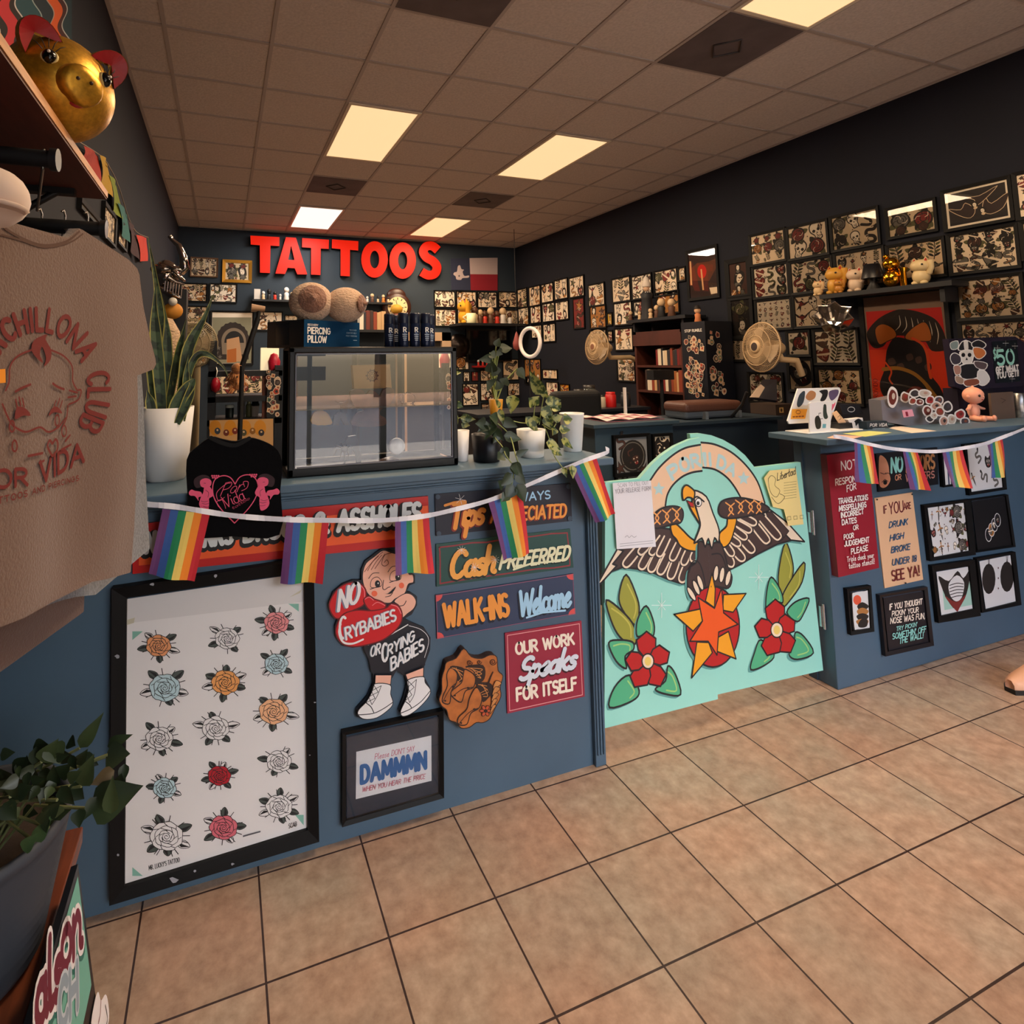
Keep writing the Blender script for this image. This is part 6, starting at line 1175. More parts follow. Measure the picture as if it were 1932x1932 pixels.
# rear books on back shelf between pillow and clock
a=at(672,622,1,8.5); b=MB(); b.bb((a.x,8.45,a.z-.04),(a.x+.75,8.78,a.z),BSH); b.bb((a.x,8.45,0),(a.x+.75,8.78,.06),BSH); b.bb((a.x,8.45,0),(a.x+.04,8.78,a.z),BSH); b.bb((a.x+.71,8.45,0),(a.x+.75,8.78,a.z),BSH); tag(b.build('bookcase'),'low dark bookcase of books against the back wall behind the pillow carton','bookcase')
def books(x,y,z,n,dx,dy,h,lab,grp,seed,th=.035,depth=.16):
    rg=random.Random(seed); off=0; cs=('8c3a22','6a2a1e','c8a070','2a2a30','a05a2a','d8c0a0','3a2620','7a1e1e','e0d0b8')
    for i in range(n):
        w=th*rg.uniform(.6,1.3); hh=h*rg.uniform(.82,1); b=MB(); bm=M(rg.choice(cs),.6); px_=x+dx*(off+w/2); py_=y+dy*(off+w/2); sz=(w*.94 if dx else depth,depth if dx else w*.94,hh); b.box((px_,py_,z+hh/2),sz,bm)
        z+=0; t=thing('book',lab%(ordn[i] if i<7 else '%dth'%(i+1)),'book',(px_,py_,z),grp); b.build('cover',t); b=MB(); c_=.94
        if dx: b.box((px_,py_+.004,z+hh/2+.0015),(w*.7,depth*.96,hh),M('d8c8a8',.8))
        else: b.box((px_+.004,py_,z+hh/2+.0015),(depth*.96,w*.7,hh),M('d8c8a8',.8))
        b.build('pages',t); off+=w
books(a.x+.05,8.56,a.z+.0,9,1,0,.3,'book on the back bookcase behind the pillow carton, %s from its end','books on the back bookcase',5,th=.06)
p=Vector((a.x+.66,8.55,a.z)); b=MB(); b.sph(p+Vector((0,0,.33)),(.1,.08,.08),M('b88a20',.7)); b.lathe(p,[(.08,0),(.08,.2),(.05,.26)],M('7a3a22',.6),10); tag(b.build('yellow_ornament'),'yellow-topped ornament by the clock','ornament')
# ---------------------------------------------------------------- side wall shelves
def shelf_on_wall(x,y0_,y1_,z,label):
    b=MB(); b.bb((x,y0_,z-.035),(XR-.024,y1_,z),BSH)
    for y in (y0_+.08,y1_-.08): b.bb((x+.04,y-.015,z-.14),(XR-.024,y+.015,z-.03),BSH)
    tag(b.build('wall_shelf'),label,'shelf')
zs=1.985; shelf_on_wall(4.62,2.36,3.27,zs,'dark wall shelf of lucky cats over the orange poster')
for lab,pxx,h,m in (('small cream lucky cat at the fan end of the cat shelf',1550,.13,M('d8b888',.6)),('golden yellow lucky cat with red ears, tallest on the cat shelf',1575,.24,M('d29a3a',.45)),('white lucky cat beside the golden yellow one',1612,.2,M('d8bca0',.5)),('white and gold lucky cat at the poster end of the cat shelf',1737,.2,M('d8c090',.4)),('small gold-spotted lucky cat beside the white one',1590,.12,M('b87a28',.4))):
    p=at(pxx,545,0,4.7); cat_fig(lab,(4.72 if h>.15 else 4.66,p.y,zs),h,m,EAR)
p=at(1648,540,0,4.7); t=thing('black_lamp','small black lamp with a wide shade on the cat shelf','lamp',(4.7,p.y,zs)); b=MB(); b.lathe((4.7,p.y,zs),[(.05,0),(.04,.02),(.02,.06),(.03,.1)],BLK,14); b.build('base',t); b=MB(); b.lathe((4.7,p.y,zs+.09),[(.075,0),(.05,.11),(0,.11)],M('101016',.4),18); b.build('shade',t)
p=at(1684,535,0,4.7); b=MB(); GG=M('d89a28',.15,metal=1)
b.sph((4.7,p.y,zs+.07),(.06,.06,.07),GG); b.sph((4.7,p.y,zs+.18),(.055,.055,.05),GG); b.lathe((4.7,p.y-.075,zs),[(.025,0),(.02,.1),(.03,.14)],GG,10); b.sph((4.7,p.y+.03,zs+.24),.02,GG,8,6); tag(b.build('gold_figure'),'gleaming gold figure between the black lamp and the last lucky cat','figurine')
zr=1.93; shelf_on_wall(4.52,4.63,5.55,zr,'dark wall shelf with a nun statue above the bookcase')
p=at(1222,600,0,4.66); t=thing('nun_statue','black and white robed statue on the shelf above the bookcase','statue',(4.66,p.y,zr)); b=MB(); b.lathe((4.66,p.y,zr),[(.09,0),(.07,.1),(.06,.24),(.07,.3),(.03,.33)],M('10121c',.6),14); b.build('robe',t); b=MB(); b.sph((4.66,p.y,zr+.37),(.035,.035,.045),M('d8b090',.6)); b.build('head',t); b=MB(); b.lathe((4.66,p.y,zr+.385),[(.045,0),(.05,.02),(.03,.1),(0,.14)],M('d8ccc0',.6),12); b.build('headdress',t); b=MB(); b.lathe((4.66,p.y,zr+.3),[(.06,0),(.05,.015),(.03,.03)],M('e0d8d0',.6),12); b.build('collar',t)
for i,(pxx,cn,h) in enumerate(((1190,'brown',.12),(1207,'cream',.1),(1228,'cream',.12),(1240,'brown',.15),(1249,'black',.22),(1268,'brown',.2))): figure('figurine','small %s figurine around the nun statue, %s from the rear fan'%(cn,ordn[i]),'figurine',(4.58,at(pxx,605,0,4.58).y,zr),h,M(cw[cn],.6),M(cw['cream'],.6),'figurines around the nun statue')
# bookcase, sticker cabinet
WDR=M('4a2016',.55,var=.3,scale=8,stretch=(1,1,.2)); y0b,y1b=4.66,5.4
t=thing('bookcase','reddish wooden bookcase full of books against the long wall','bookcase',(4.66,5.03,0)); b=MB()
for y in (y0b,y1b-.03): b.bb((4.5,y,0),(4.8,y+.03,1.78),WDR)
b.bb((4.5,y0b,1.75),(4.8,y1b,1.78),WDR); b.bb((4.78,y0b,0),(4.8,y1b,1.78),WDR); b.bb((4.48,y0b,1.62),(4.5,y1b,1.75),WDR); b.build('carcass',t)
for z in (.3,.75,1.12,1.4): b=MB(); b.bb((4.5,y0b+.03,z-.025),(4.78,y1b-.03,z),WDR); b.build('shelf_board',t)
books(4.6,y0b+.05,1.4012,11,0,1,.19,'book on the top row of the wooden bookcase, %s from the sticker cabinet','books in the wooden bookcase',1,th=.04)
books(4.6,y0b+.05,1.1212,14,0,1,.23,'book on the second row of the wooden bookcase, %s from the sticker cabinet','books in the wooden bookcase',2,th=.042)
t=thing('sticker_cabinet','tall dark cabinet covered in stickers against the long wall','cabinet',(4.64,4.46,0)); b=MB(); b.bb((4.45,4.31,0),(4.8,4.62,1.84),M('12141e',.45)); b.build('body',t)
def stickers(O,U,V,N,w0,h0,w1,h1,n,seed,sz):
    cv=Cv(O,U,V,N); rg=random.Random(seed); cs=('8a3a2a','c89868','3a2a28','b0402a','d8b088','5a5048','c8a888','6a2020','20242c','4a6a58')
    for i in range(n):
        x,y=rg.uniform(w0,w1),rg.uniform(h0,h1); s=sz*rg.uniform(.6,1.25); k=rg.choice((4,8,12,5)); P=[(x+s*cos(2*pi*j/k+.6)*rg.uniform(.85,1.1),y+s*1.1*sin(2*pi*j/k+.6)*rg.uniform(.85,1.1)) for j in range(k)]
        cv.poly(P,M('dcc8b4',.5)); cv.poly(blob(P,.82),M(rg.choice(cs),.5)); cv.poly(blob([(p[0]+s*.1,p[1]) for p in P],.4),M(rg.choice(cs),.5))
    return cv
stickers((4.45,4.62,0),Vector((0,-1,0)),Z,Vector((-1,0,0)),.05,1.1,.27,1.7,75,3,.03).build('printed_side',t)
cv=Cv((4.449,4.62,0),Vector((0,-1,0)),Z,Vector((-1,0,0))); txt(cv,'STOP RUMBLE',(.05,1.74),(.27,1.74),(.05,1.765),.2,WHT,px=False); cv.build('heading',t)
stickers((4.45,4.31,0),X,Z,NY,.04,1.12,.2,1.75,26,8,.032).build('printed_front',t)
figure('figurine','dark-haired doll figurine on top of the sticker cabinet','figurine',(4.56,4.5,1.8405),.16,M('c87a4a',.6),M('e0b08a',.6),hat=M('18100e',.6))
# candlestick and fans
def fan(label,c,axis,R_,body,arm,badge,group='wall fans'):
    c=Vector(c); A=Vector(axis).normalized(); q=Vector((0,0,1)).rotation_difference(A).to_matrix(); W=lambda x,y,z:c+q@Vector((x,y,z))
    t=thing('wall_fan',label,'fan',tuple(c),group); b=MB()
    for k in range(84):
        a=2*pi*k/84; b.tube([W(.2*R_*cos(a),.2*R_*sin(a),.055),W(.62*R_*cos(a),.62*R_*sin(a),.06),W(.97*R_*cos(a),.97*R_*sin(a),.02),W(R_*cos(a),R_*sin(a),0),W(.95*R_*cos(a),.95*R_*sin(a),-.03),W(.5*R_*cos(a),.5*R_*sin(a),-.06),W(.2*R_*cos(a),.2*R_*sin(a),-.07)],.0016,body,n=4)
    for r,z in ((.45,.06),(.75,.05),(1,0),(.75,-.045)): b.tube([W(r*R_*cos(2*pi*k/28),r*R_*sin(2*pi*k/28),z) for k in range(29)],.003 if r<1 else .006,body,n=5)
    b.build('guard',t); b=MB()
    for k in range(3):
        a0=k*2.094; P=[]
        for r in (.15,.5,.85):
            for da,z in ((-.5,.02),(0,0),(.5,-.02)): P.append(W(r*R_*cos(a0+da),r*R_*sin(a0+da),z))
        b.add(P,[(0,1,4,3),(1,2,5,4),(3,4,7,6),(4,5,8,7)],M('c8b090',.35),True)
    b.build('blades',t); b=MB(); b.lathe(W(0,0,.052),[(.26*R_,0),(.26*R_,.012),(.2*R_,.018),(0,.018)],body,20,axis=A); hb=b.build('hub',t); b=MB(); b.lathe(W(0,0,.0705),[(.17*R_,0),(0,.001)],badge,18,axis=A); b.build('badge',hb)
    b=MB(); b.lathe(W(0,0,-.22),[(0,0),(.2*R_,.01),(.3*R_,.05),(.32*R_,.14),(.2*R_,.16)],body,20,axis=A); b.build('motor',t)
    b=MB(); e=W(0,0,-.15); b.tube([e,e+Vector(arm[0]),e+Vector(arm[1]),e+Vector(arm[2])],[.028,.03,.03,.026],body,n=10); b.build('bracket',t)
CRMF=M('d2b48c',.45)
p=at(1436,655,0,4.4); fan('cream wall fan with an oval badge left of the small rose flash',p,(-.985,.16,.06),.215,CRMF,((.03,-.02,-.1),(.13,-.08,-.11),(.19,-.08,-.24)),M('3a2a24',.5))
p=at(1126,655,0,4.3); fan('cream wall fan farther back, over the glass jars',p,(-.99,-.05,.06),.21,CRMF,((.05,-.0,-.12),(.3,-.06,-.12),(.51,-.06,-.2)),M('8a5a40',.5))
p=at(362,648,1,3.6); fan('translucent fan with a pink badge behind the snake plant',p,(-.1,-1,0),.14,M('9a8a6a',.5),((0,.05,-.2),(0,.05,-.6),(0,.05,-p.z+.12)),M('c87a70',.5))
# silver lamp
p=at(1572,606,0,4.45); t=thing('silver_lamp','crumpled silver lamp shade in front of the rose and swallow flash','lamp',tuple(p)); b=MB(); ax=Vector((-.65,-.45,.62)); rs=random.Random(5)
sq=lambda k,z:1+.16*(1 if k%2 else -1)*(z>.02)
b.lathe(p-ax.normalized()*.09,[(.02,0),(.05,.015),(.085,.06),(.105,.12),(.12,.17),(.112,.168),(.09,.11),(.05,.04),(0,.02)],M('c8c4c0',.12,metal=1),14,axis=ax,sq=sq,smooth=False); b.build('shade',t); b=MB(); e=p-ax.normalized()*.09; b.tube([e,e+Vector((.12,.02,-.02)),Vector((XR-.022,e.y+.05,e.z+.02))],.012,M('2a2a2c',.4)); b.build('arm',t)
# ---------------------------------------------------------------- workstations behind the gate
PD=M('2c3f4c',.5,var=.08,scale=3)
b=MB(); b.bb((2.17,3.0,0),(2.78,3.42,1.05),PD); b.bb((2.14,2.97,1.05),(2.81,3.45,1.075),PD); tag(b.build('work_cabinet',bevel=.004),'blue cabinet with framed prints on its front, seen over the teal gates','cabinet')
CPF=((0,3.0,0),X,Z,NY); CG=(1080,700,.21739)
frect('black framed dragon print on the blue cabinet over the gates',CPF,(368,585),(655,862),CG,lambda cv,q:[cv.poly(ell(sum(p[0] for p in q)/4+.01,sum(p[1] for p in q)/4-.01,.1,.1,24),FK),cv.line(ell(sum(p[0] for p in q)/4+.01,sum(p[1] for p in q)/4-.01,.085,.085,24),.006,FGR,close=True),[mot(cv,k,sum(p[0] for p in q)/4+dx,sum(p[1] for p in q)/4+dy,.05,.3,FBN,random.Random(k)) for k,dx,dy in ((4,0,0),(7,.03,-.03),(4,-.08,.09),(5,.08,-.1),(9,-.09,-.08))]],paper=M('8a8a8c',.6),bw=.02)
frect('framed tan demon print on the blue cabinet over the gates',CPF,(706,570),(850,760),CG,flash(1,1,201,(7,),cl=(5,),fill=1.3),paper=1,bw=.018)
frect('framed dark print low on the blue cabinet, cut off by the gate arch',CPF,(388,925),(655,1150),CG,flash(2,1,202,(6,7)),paper=FGR,bw=.018)
b=MB(); b.bb((3.05,3.55,0),(4.4,4.0,.955),M('1c2a36',.5)); b.bb((3.02,3.52,.955),(4.43,4.03,.98),M('26343f',.5)); tag(b.build('work_cabinet'),'long dark cabinet below the padded arm rest','cabinet')
CL_=M('8a1626',.9,sheen=.4); b=MB(); nx=8
for i in range(nx):
    for j in range(4):
        f_=lambda u,v:Vector((2.3+u*.46,3.05+v*.3,1.078+.012*abs(sin(u*9+v*4))+.004)); b.add([f_(i/nx,j/4),f_((i+1)/nx,j/4),f_((i+1)/nx,(j+1)/4),f_(i/nx,(j+1)/4)],[(0,1,2,3)],CL_ if (i+j)%3 else M('d8c0b8',.9),True)
b.bb((2.3,3.05,1.0755),(2.76,3.35,1.078),CL_); tag(b.build('patterned_cloth'),'red and white patterned cloth crumpled on the blue cabinet','cloth')
p=at(1217,790,1,3.2); b=MB(); b.tube([(p.x,3.4,1.076),(p.x,3.4,1.27)],.012,M('e0dcd8',.4)); b.tube([(p.x,3.4,1.0755),(p.x,3.4,1.082)],.03,M('cfcac6',.4),n=14); tag(b.build('white_tube'),'upright white tube standing on the blue cabinet','tube')
t=thing('arm_rest','brown padded arm rest with grey wrap on the long dark cabinet','arm rest',(3.6,3.75,.98)); b=MB(); a=at(1268,790,1,3.75); d=at(1383,790,1,3.75); b.bb((a.x+.02,3.62,1.03),(d.x-.02,3.88,1.12),M('5a3a30',.45,bump=.2,scale=30)); b.build('pad',t,bevel=.035,seg=4); b=MB(); b.bb((a.x+.03,3.63,.985),(d.x-.03,3.87,1.06),M('4c5560',.4)); b.build('wrap',t,bevel=.02); b=MB()
for xx in (a.x+.22,d.x-.08): b.bb((xx-.015,3.6,.981),(xx+.015,3.64,1.04),M('6a727a',.4)); b.build('strap',t); b=MB()
t=thing('office_chair','black office chair behind the blue cabinet','chair',(2.95,4.3,0)); b=MB(); BC=M('08080b',.7,bump=.2,scale=20); b.bb((2.68,4.28,.75),(3.2,4.38,1.2),BC); b.build('backrest',t,bevel=.05,seg=4); b=MB(); b.bb((2.68,4.35,.48),(3.2,4.85,.58),BC); b.build('seat',t,bevel=.04,seg=3); b=MB(); b.tube([(2.94,4.6,.05),(2.94,4.6,.5)],.03,BC); b.build('post',t)
for k in range(5): a=k*1.257; b=MB(); b.tube([(2.94,4.6,.09),(2.94+.28*cos(a),4.6+.28*sin(a),.05)],.02,BC); b.sph((2.94+.28*cos(a),4.6+.28*sin(a),.03),.03,BC,8,6); b.build('leg',t)
b=MB(); b.bb((2.3,5.0,0),(4.3,5.5,.93),M('141820',.5)); b.bb((2.28,4.97,.93),(4.32,5.52,.96),M('20242c',.4)); tag(b.build('work_desk'),'dark work desk crowded with jars under the rear fan','desk')
JG=M('9aa09a',.08,trans=.85)
for i,(pxx,h,r,m,lab) in enumerate(((1092,.2,.06,JG,'glass jar on the work desk nearest the white pot'),(1112,.24,.07,JG,'larger glass jar on the work desk under the rear fan'),(1135,.13,.04,M('c8b8a0',.5),'pale tub on the work desk under the rear fan'),(1152,.16,.055,M('c01818',.4),'bright red cup on the work desk'),(1180,.15,.05,M('20242a',.4),'black tub on the work desk past the red cup'),(1075,.14,.03,M('a02020',.4),'small red bottle on the work desk'),(1064,.12,.03,M('d8d0c8',.5),'small white bottle on the work desk'))):
    xx=at(pxx,750,1,5.15).x; t=thing('jar' if 'jar' in lab else 'cup' if 'cup' in lab else 'tub' if 'tub' in lab else 'bottle',lab,'container',(xx,5.15,.96),'containers on the work desk'); b=MB(); b.lathe((xx,5.15,.9605),[(r,0),(r*1.04,.01),(r*1.04,h*.8),(r*.8,h*.88)],m,16); b.build('body',t); b=MB(); b.lathe((xx,5.15,.96),[(r*.9,h*.87),(r*.9,h),(0,h)],M('2a2624',.4) if i<3 else m,14); b.build('lid',t)
t=thing('machine_stand','black adjustable stand between the bookcase and the chair','stand',(3.6,4.65,0)); b=MB(); x_=at(1250,760,1,4.65).x; b.tube([(x_,4.65,.03),(x_,4.65,1.35)],.018,BLK); b.build('post',t); b=MB(); b.bb((x_-.14,4.6,1.26),(x_+.12,4.7,1.36),BLK); b.build('head',t); b=MB(); b.lathe((x_,4.65,0),[(.2,0),(.2,.02),(.03,.04)],BLK,18); b.build('base',t)
a=at(1448,785,1,3.7); d=at(1500,765,1,3.7); b=MB(); b.bb((a.x-.02,3.6,.9805),(a.x+.22,3.85,1.07),M('3a2c24',.5)); tag(b.build('brown_case'),'low brown case with a gold badge on the long dark cabinet','case'); cv=Cv((a.x,3.6,0),X,Z,NY,z0=.001); cv.poly([(.02,1.0),(.07,1.0),(.07,1.045),(.02,1.045)],M('c8a060',.5)); cv.poly(ell(.045,1.022,.012,.016,10),M('3a2a20')); _o=cv.build('gold_badge'); _o.parent=bpy.data.objects['brown_case']
O=at(1440,735,1,3.3); t=thing('tilted_screen','dark tilted screen with a lit edge in front of the round-cornered flash','screen',tuple(O)); b=MB(); P=[at(1340+x*.16563,640+y*.16563,1,yy) for x,y,yy in ((465,662,3.25),(600,458,3.5),(758,458,3.5),(762,700,3.25))]; n_=(P[1]-P[0]).cross(P[3]-P[0]).normalized()*.02; b.add(P+[p+n_ for p in P],[(0,1,2,3),(7,6,5,4),(0,4,5,1),(1,5,6,2),(2,6,7,3),(3,7,4,0)],M('101624',.3)); b.build('panel',t); b=MB(); Q=[at(1340+x*.16563,640+y*.16563,1,yy-.012) for x,y,yy in ((462,662,3.25),(608,470,3.5),(668,472,3.5),(556,664,3.25))]; b.add(Q+[p+Vector((0,.01,0)) for p in Q],[(0,1,2,3),(7,6,5,4),(0,4,5,1),(1,5,6,2),(2,6,7,3),(3,7,4,0)],M('b09a88',.4)); b.build('lit_edge',t); b=MB(); b.tube([(O.x,3.62,.98),(O.x,3.5,1.1),(O.x,3.45,1.2)],.012,BLK); b.build('neck',t)
# ring light, big-leaf plant
x_=at(1000,646,1,5.8); R_=.148; t=thing('ring_light','white ring light on a stand between the plants and the long wall','ring light',(x_.x,5.8,0)); b=MB(); ax=Vector((-.97,-.22,0)); q=Vector((0,0,1)).rotation_difference(ax).to_matrix(); b.tube([x_+q@Vector((R_*1.12*cos(2*pi*k/40),R_*1.12*sin(2*pi*k/40),0)) for k in range(41)],.022,M('e8d8cc',.4,emit=.25),n=10); b.build('ring',t); b=MB(); b.tube([(x_.x,5.82,0),x_-Vector((0,-.02,R_))],.012,BLK); b.lathe((x_.x,5.82,0),[(.18,0),(.18,.02),(0,.03)],BLK,16); b.build('stand',t)
o=at(936,775,1,2.75); t=thing('big_leaf_plant','big-leaf plant in a yellow pot on a stand behind the pothos','potted plant',(o.x,2.75,0)); b=MB(); b.lathe((o.x,2.75,o.z-.03),[(.03,0),(.038,.09),(.032,.09)],M('b07a1a',.5),18); b.build('pot',t); b=MB(); b.tube([(o.x,2.75,0),(o.x,2.75,o.z-.03)],.03,M('2a1c14',.6)); b.lathe((o.x,2.75,0),[(.14,0),(.14,.02),(.03,.04)],M('2a1c14',.6),14); b.build('stand',t)
b=MB(); rp2=random.Random(9); KL_=(800,480,.16563); DL=M('2b3524',.45,var=.3,scale=12); base=Vector((o.x,2.75,o.z+.04))
for x,y,x2,y2,w in ((820,1050,860,950,50),(860,1080,1010,1060,70),(830,1100,900,1140,60),(780,1180,630,1200,50),(750,1120,820,1180,60),(770,1350,760,1200,80),(830,1380,780,1250,70),(780,1500,720,1440,80),(900,1480,950,1400,70),(1060,1300,1160,1420,70),(860,1540,840,1440,60)):
    B=at(800+x*.16563,480+y*.16563,1,2.75); b.tube([base,(base+B)/2+Vector((0,.03,.02)),B],.004,VINE,n=5); pxleaf(b,x,y,x2,y2,w,DL,2.73,crop=KL_,rng=rp2)
b.build('foliage',t)
# ---------------------------------------------------------------- shelving behind the shirt and the wall end
def zat(y,yy=3.3,x=450): return at(x,y,1,yy).z
xa,xb=at(393,700,1,3.3).x,at(533,700,1,3.3).x; t=thing('shelving_unit','dark shelving unit of toys and cups behind the black shirt','shelving',((xa+xb)/2,3.4,0)); SBK=M('16181e',.5)
for z in (zat(700),zat(748),zat(791)): b=MB(); b.bb((xa,3.3,z-.03),(xb,3.6,z),SBK); b.build('shelf_board',t)
for x in (xa,xb-.04): 
    for y in (3.3,3.56): b=MB(); b.bb((x,y,0),(x+.04,y+.04,zat(690) if y<3.5 else zat(640)),SBK); b.build('upright',t)
x_=at(500,745,1,3.32).x; b=MB(); b.bb((x_-.015,3.31,zat(791)),(x_+.02,3.34,zat(700)-.03),M('5a2c1c',.5)); b.build('wooden_slat',t)
def onshelf(px_,zz,yy=3.42): return Vector((at(px_,740,1,yy).x,yy,zz))
z1_s,z2_s,z3_s=zat(700),zat(748),zat(791)
p=onshelf(482,z3_s); t=thing('coffee_cup','white takeaway cup with a black lid on the shelving unit','cup',tuple(p)); b=MB(); b.lathe(p,[(.016,0),(.022,.062),(.02,.062)],M('d8d0c8',.5),16); b.build('cup',t); b=MB(); b.lathe(p+Vector((0,0,.061)),[(.024,0),(.024,.01),(.019,.014),(.018,.03),(0,.03)],BLK,16); b.build('lid',t)
p=onshelf(470,z3_s); b=MB(); b.lathe(p,[(.016,0),(.017,.003),(.017,.065),(.01,.075)],M('6a6a48',.4),16); b.lathe(p,[(.011,.074),(.011,.088),(0,.088)],M('c8c8a0',.4),12); tag(b.build('flask'),'olive green flask next to the takeaway cup','flask')
p=onshelf(456,z3_s); b=MB(); b.bb((p.x-.022,3.38,z3_s),(p.x+.02,3.44,z3_s+.09),M('241e28',.4)); tag(b.build('dark_box'),'dark printed box beside the olive flask','box'); 
p=onshelf(434,z3_s); b=MB(); b.lathe(p,[(.022,0),(.023,.05),(.02,.055)],M('1c2420',.4),16); b.lathe(p,[(.024,.055),(.024,.07),(0,.07)],M('d8d4cc',.5),16); tag(b.build('jar'),'dark jar with a white lid on the shelving unit','jar')
cv=Cv((0,3.295,0),X,Z,NY); cv.setcrop(320,640,.16563); cv.prism([cv.px(*p) for p in [(455,925),(1180,905),(1180,1240),(455,1240)]][::-1],cv.O,cv.U,cv.V,cv.N,.004,M('c89a64',.6))
for k in range(4): cv.poly([cv.px(520+170*k+a,1010+b_) for a,b_ in ell(0,0,70,90,14)],M('d08a22',.6))
for k in range(6): cv.poly([cv.px(545+100*k+a,1045+20*(k%2)+b_) for a,b_ in ell(0,0,34,38,12)],M(('2a3a4a','6a2a1e','7a2a1c','4a4a34','8a5a1c','2a2a34')[k],.6)); cv.poly([cv.px(545+100*k+a,1035+20*(k%2)+b_) for a,b_ in ell(0,0,12,12,8)],M('d8b890',.6))
fin(cv,'orange_sheet','orange flash sheet of round heads hung under the shelving unit','paper')
# things hanging from the top board
p=at(447,716,1,3.27); t=thing('plush_toy','shaggy orange plush toy hanging from the shelving unit','plush toy',tuple(p)); PL=M('c8854e',1,bump=1,scale=60,sheen=.6); b=MB(); b.sph(p,(.045,.035,.06),PL); 
rg=random.Random(3)
for k in range(26): a=rg.uniform(0,6.28); zz=rg.uniform(-.06,.03); b.lathe(p+Vector((.04*cos(a),.03*sin(a),zz)),[(.012,0),(0,.03)],PL,5,axis=(cos(a),sin(a),-.9))
b.build('body',t); b=MB(); b.sph(p+Vector((0,-.02,.06)),(.032,.03,.03),PL); b.build('head',t); b=MB(); b.tube([p+Vector((0,0,.085)),(p.x,p.y,z1_s-.03)],.003,BLK); b.tube([(p.x,3.2,z1_s-.03),(p.x,3.31,z1_s-.025)],.004,BLK); b.build('cord',t)
p=at(407,725,1,3.27); t=thing('red_pendant','red beaded pendant on a hook at the end of the shelving unit','pendant',tuple(p)); b=MB(); b.lathe(p,[(0,-.045),(.022,-.03),(.026,0),(.018,.025),(.008,.035)],M('a8142a',.3),14); b.build('drop',t); b=MB(); b.tube([p+Vector((0,0,.03)),p+Vector((.005,0,.07)),p+Vector((0,.02,.09)),(p.x,3.31,z1_s-.025)],.003,M('d0ccc8',.3,metal=1)); b.build('hook',t)
cv=stickers((0,3.29,0),X,Z,NY,at(506,700,1,3.3).x,zat(790),at(524,700,1,3.3).x,zat(702),22,14,.018); cv.bb((at(504,700,1,3.3).x,3.291,zat(790)),(at(526,700,1,3.3).x,3.3,zat(702)),M('1a1a1c',.5)); fin(cv,'sticker_strip','narrow strip of black and white stickers on the shelving unit','stickers')
p=at(510,668,1,3.4); t=thing('neon_lamp','small lit lamp box with a red figure on top of the shelving unit','lamp',(p.x,3.4,z1_s)); b=MB(); b.bb((p.x-.05,3.42,z1_s),(p.x+.05,3.48,z1_s+.13),M('f0dcb0',.4,emit=.9)); b.build('light_box',t); b=MB(); b.lathe((p.x+.02,3.38,z1_s),[(.03,0),(.035,.05),(.02,.09),(0,.1)],M('c01838',.4),12); b.build('red_figure',t)
b=MB(); p=at(487,600,1,3.1); q=at(457,690,1,3.1); t=thing('boom_lamp','black boom lamp arm in front of the arch poster','lamp',(q.x,3.1,0)); b.tube([(q.x-.02,3.1,.02),q,],.012,BLK); b.tube([q,p],.014,BLK); b.build('arm',t); b=MB(); e=at(478,581,1,3.1); f_=at(500,583,1,3.1); b.tube([e-Vector((.01,0,0)),f_],[.022,.014],M('b08a6a',.5)); b.tube([p,(e+f_)/2],.01,BLK); b.build('lamp_head',t); b=MB(); b.lathe((q.x-.02,3.1,0),[(.14,0),(.14,.02),(.02,.03)],BLK,16); b.build('base',t)
# chrome horned head on a dark pedestal
o=at(323,555,1,3.0); t=thing('chrome_horned_head','chrome horned devil head on a black pedestal beside the snake plant','sculpture',(o.x,3.0,0)); CHM=M('b8aca4',.12,metal=1); b=MB()
P=lambda x,y,d=0: at(0+x*.21739,380+y*.21739,1,3.0+d)
b.sph(P(1440,640,.05),(.062,.08,.075),CHM,16,10); b.sph(P(1420,590,0),(.06,.05,.03),CHM); b.tube([P(1385,545,.0),P(1460,570,-.03),P(1590,600,-.02)],[.012,.02,.006],CHM); b.sph(P(1540,640,-.01),(.05,.04,.012),CHM,rot=Matrix.Rotation(.7,3,'Y')); b.tube([P(1460,660,-.03),P(1520,700,-.02),P(1600,720,-.01)],[.014,.012,.004],CHM); b.tube([P(1390,760,0),P(1480,800,-.02),P(1585,845,-.01)],[.02,.018,.008],CHM); b.build('head',t)
b=MB(); b.tube([P(1570,600,0),P(1605,580,-.01),P(1590,480,-.01),P(1550,380,0),P(1490,330,.01),P(1475,300,.01)],[.026,.024,.018,.014,.009,.012],CHM,n=12); b.build('horn',t)
b=MB()
for k in range(7): b.tube([P(1435+24*k,690+6*k,-.035),P(1425+24*k,775+10*k,-.03)],.0045,CHM,n=6)
b.build('teeth',t); b=MB(); p=P(1470,870,.05); b.bb((o.x-.05,2.98,0),(o.x+.07,3.12,P(1440,760).z),SBK); b.build('pedestal',t); b=MB(); b.sph(P(1500,870,-.08),.02,M('d8d4cc',.4)); b.sph(P(1500,950,-.05),(.045,.03,.04),M('d08a2a',.6)); b.build('ornament',t)
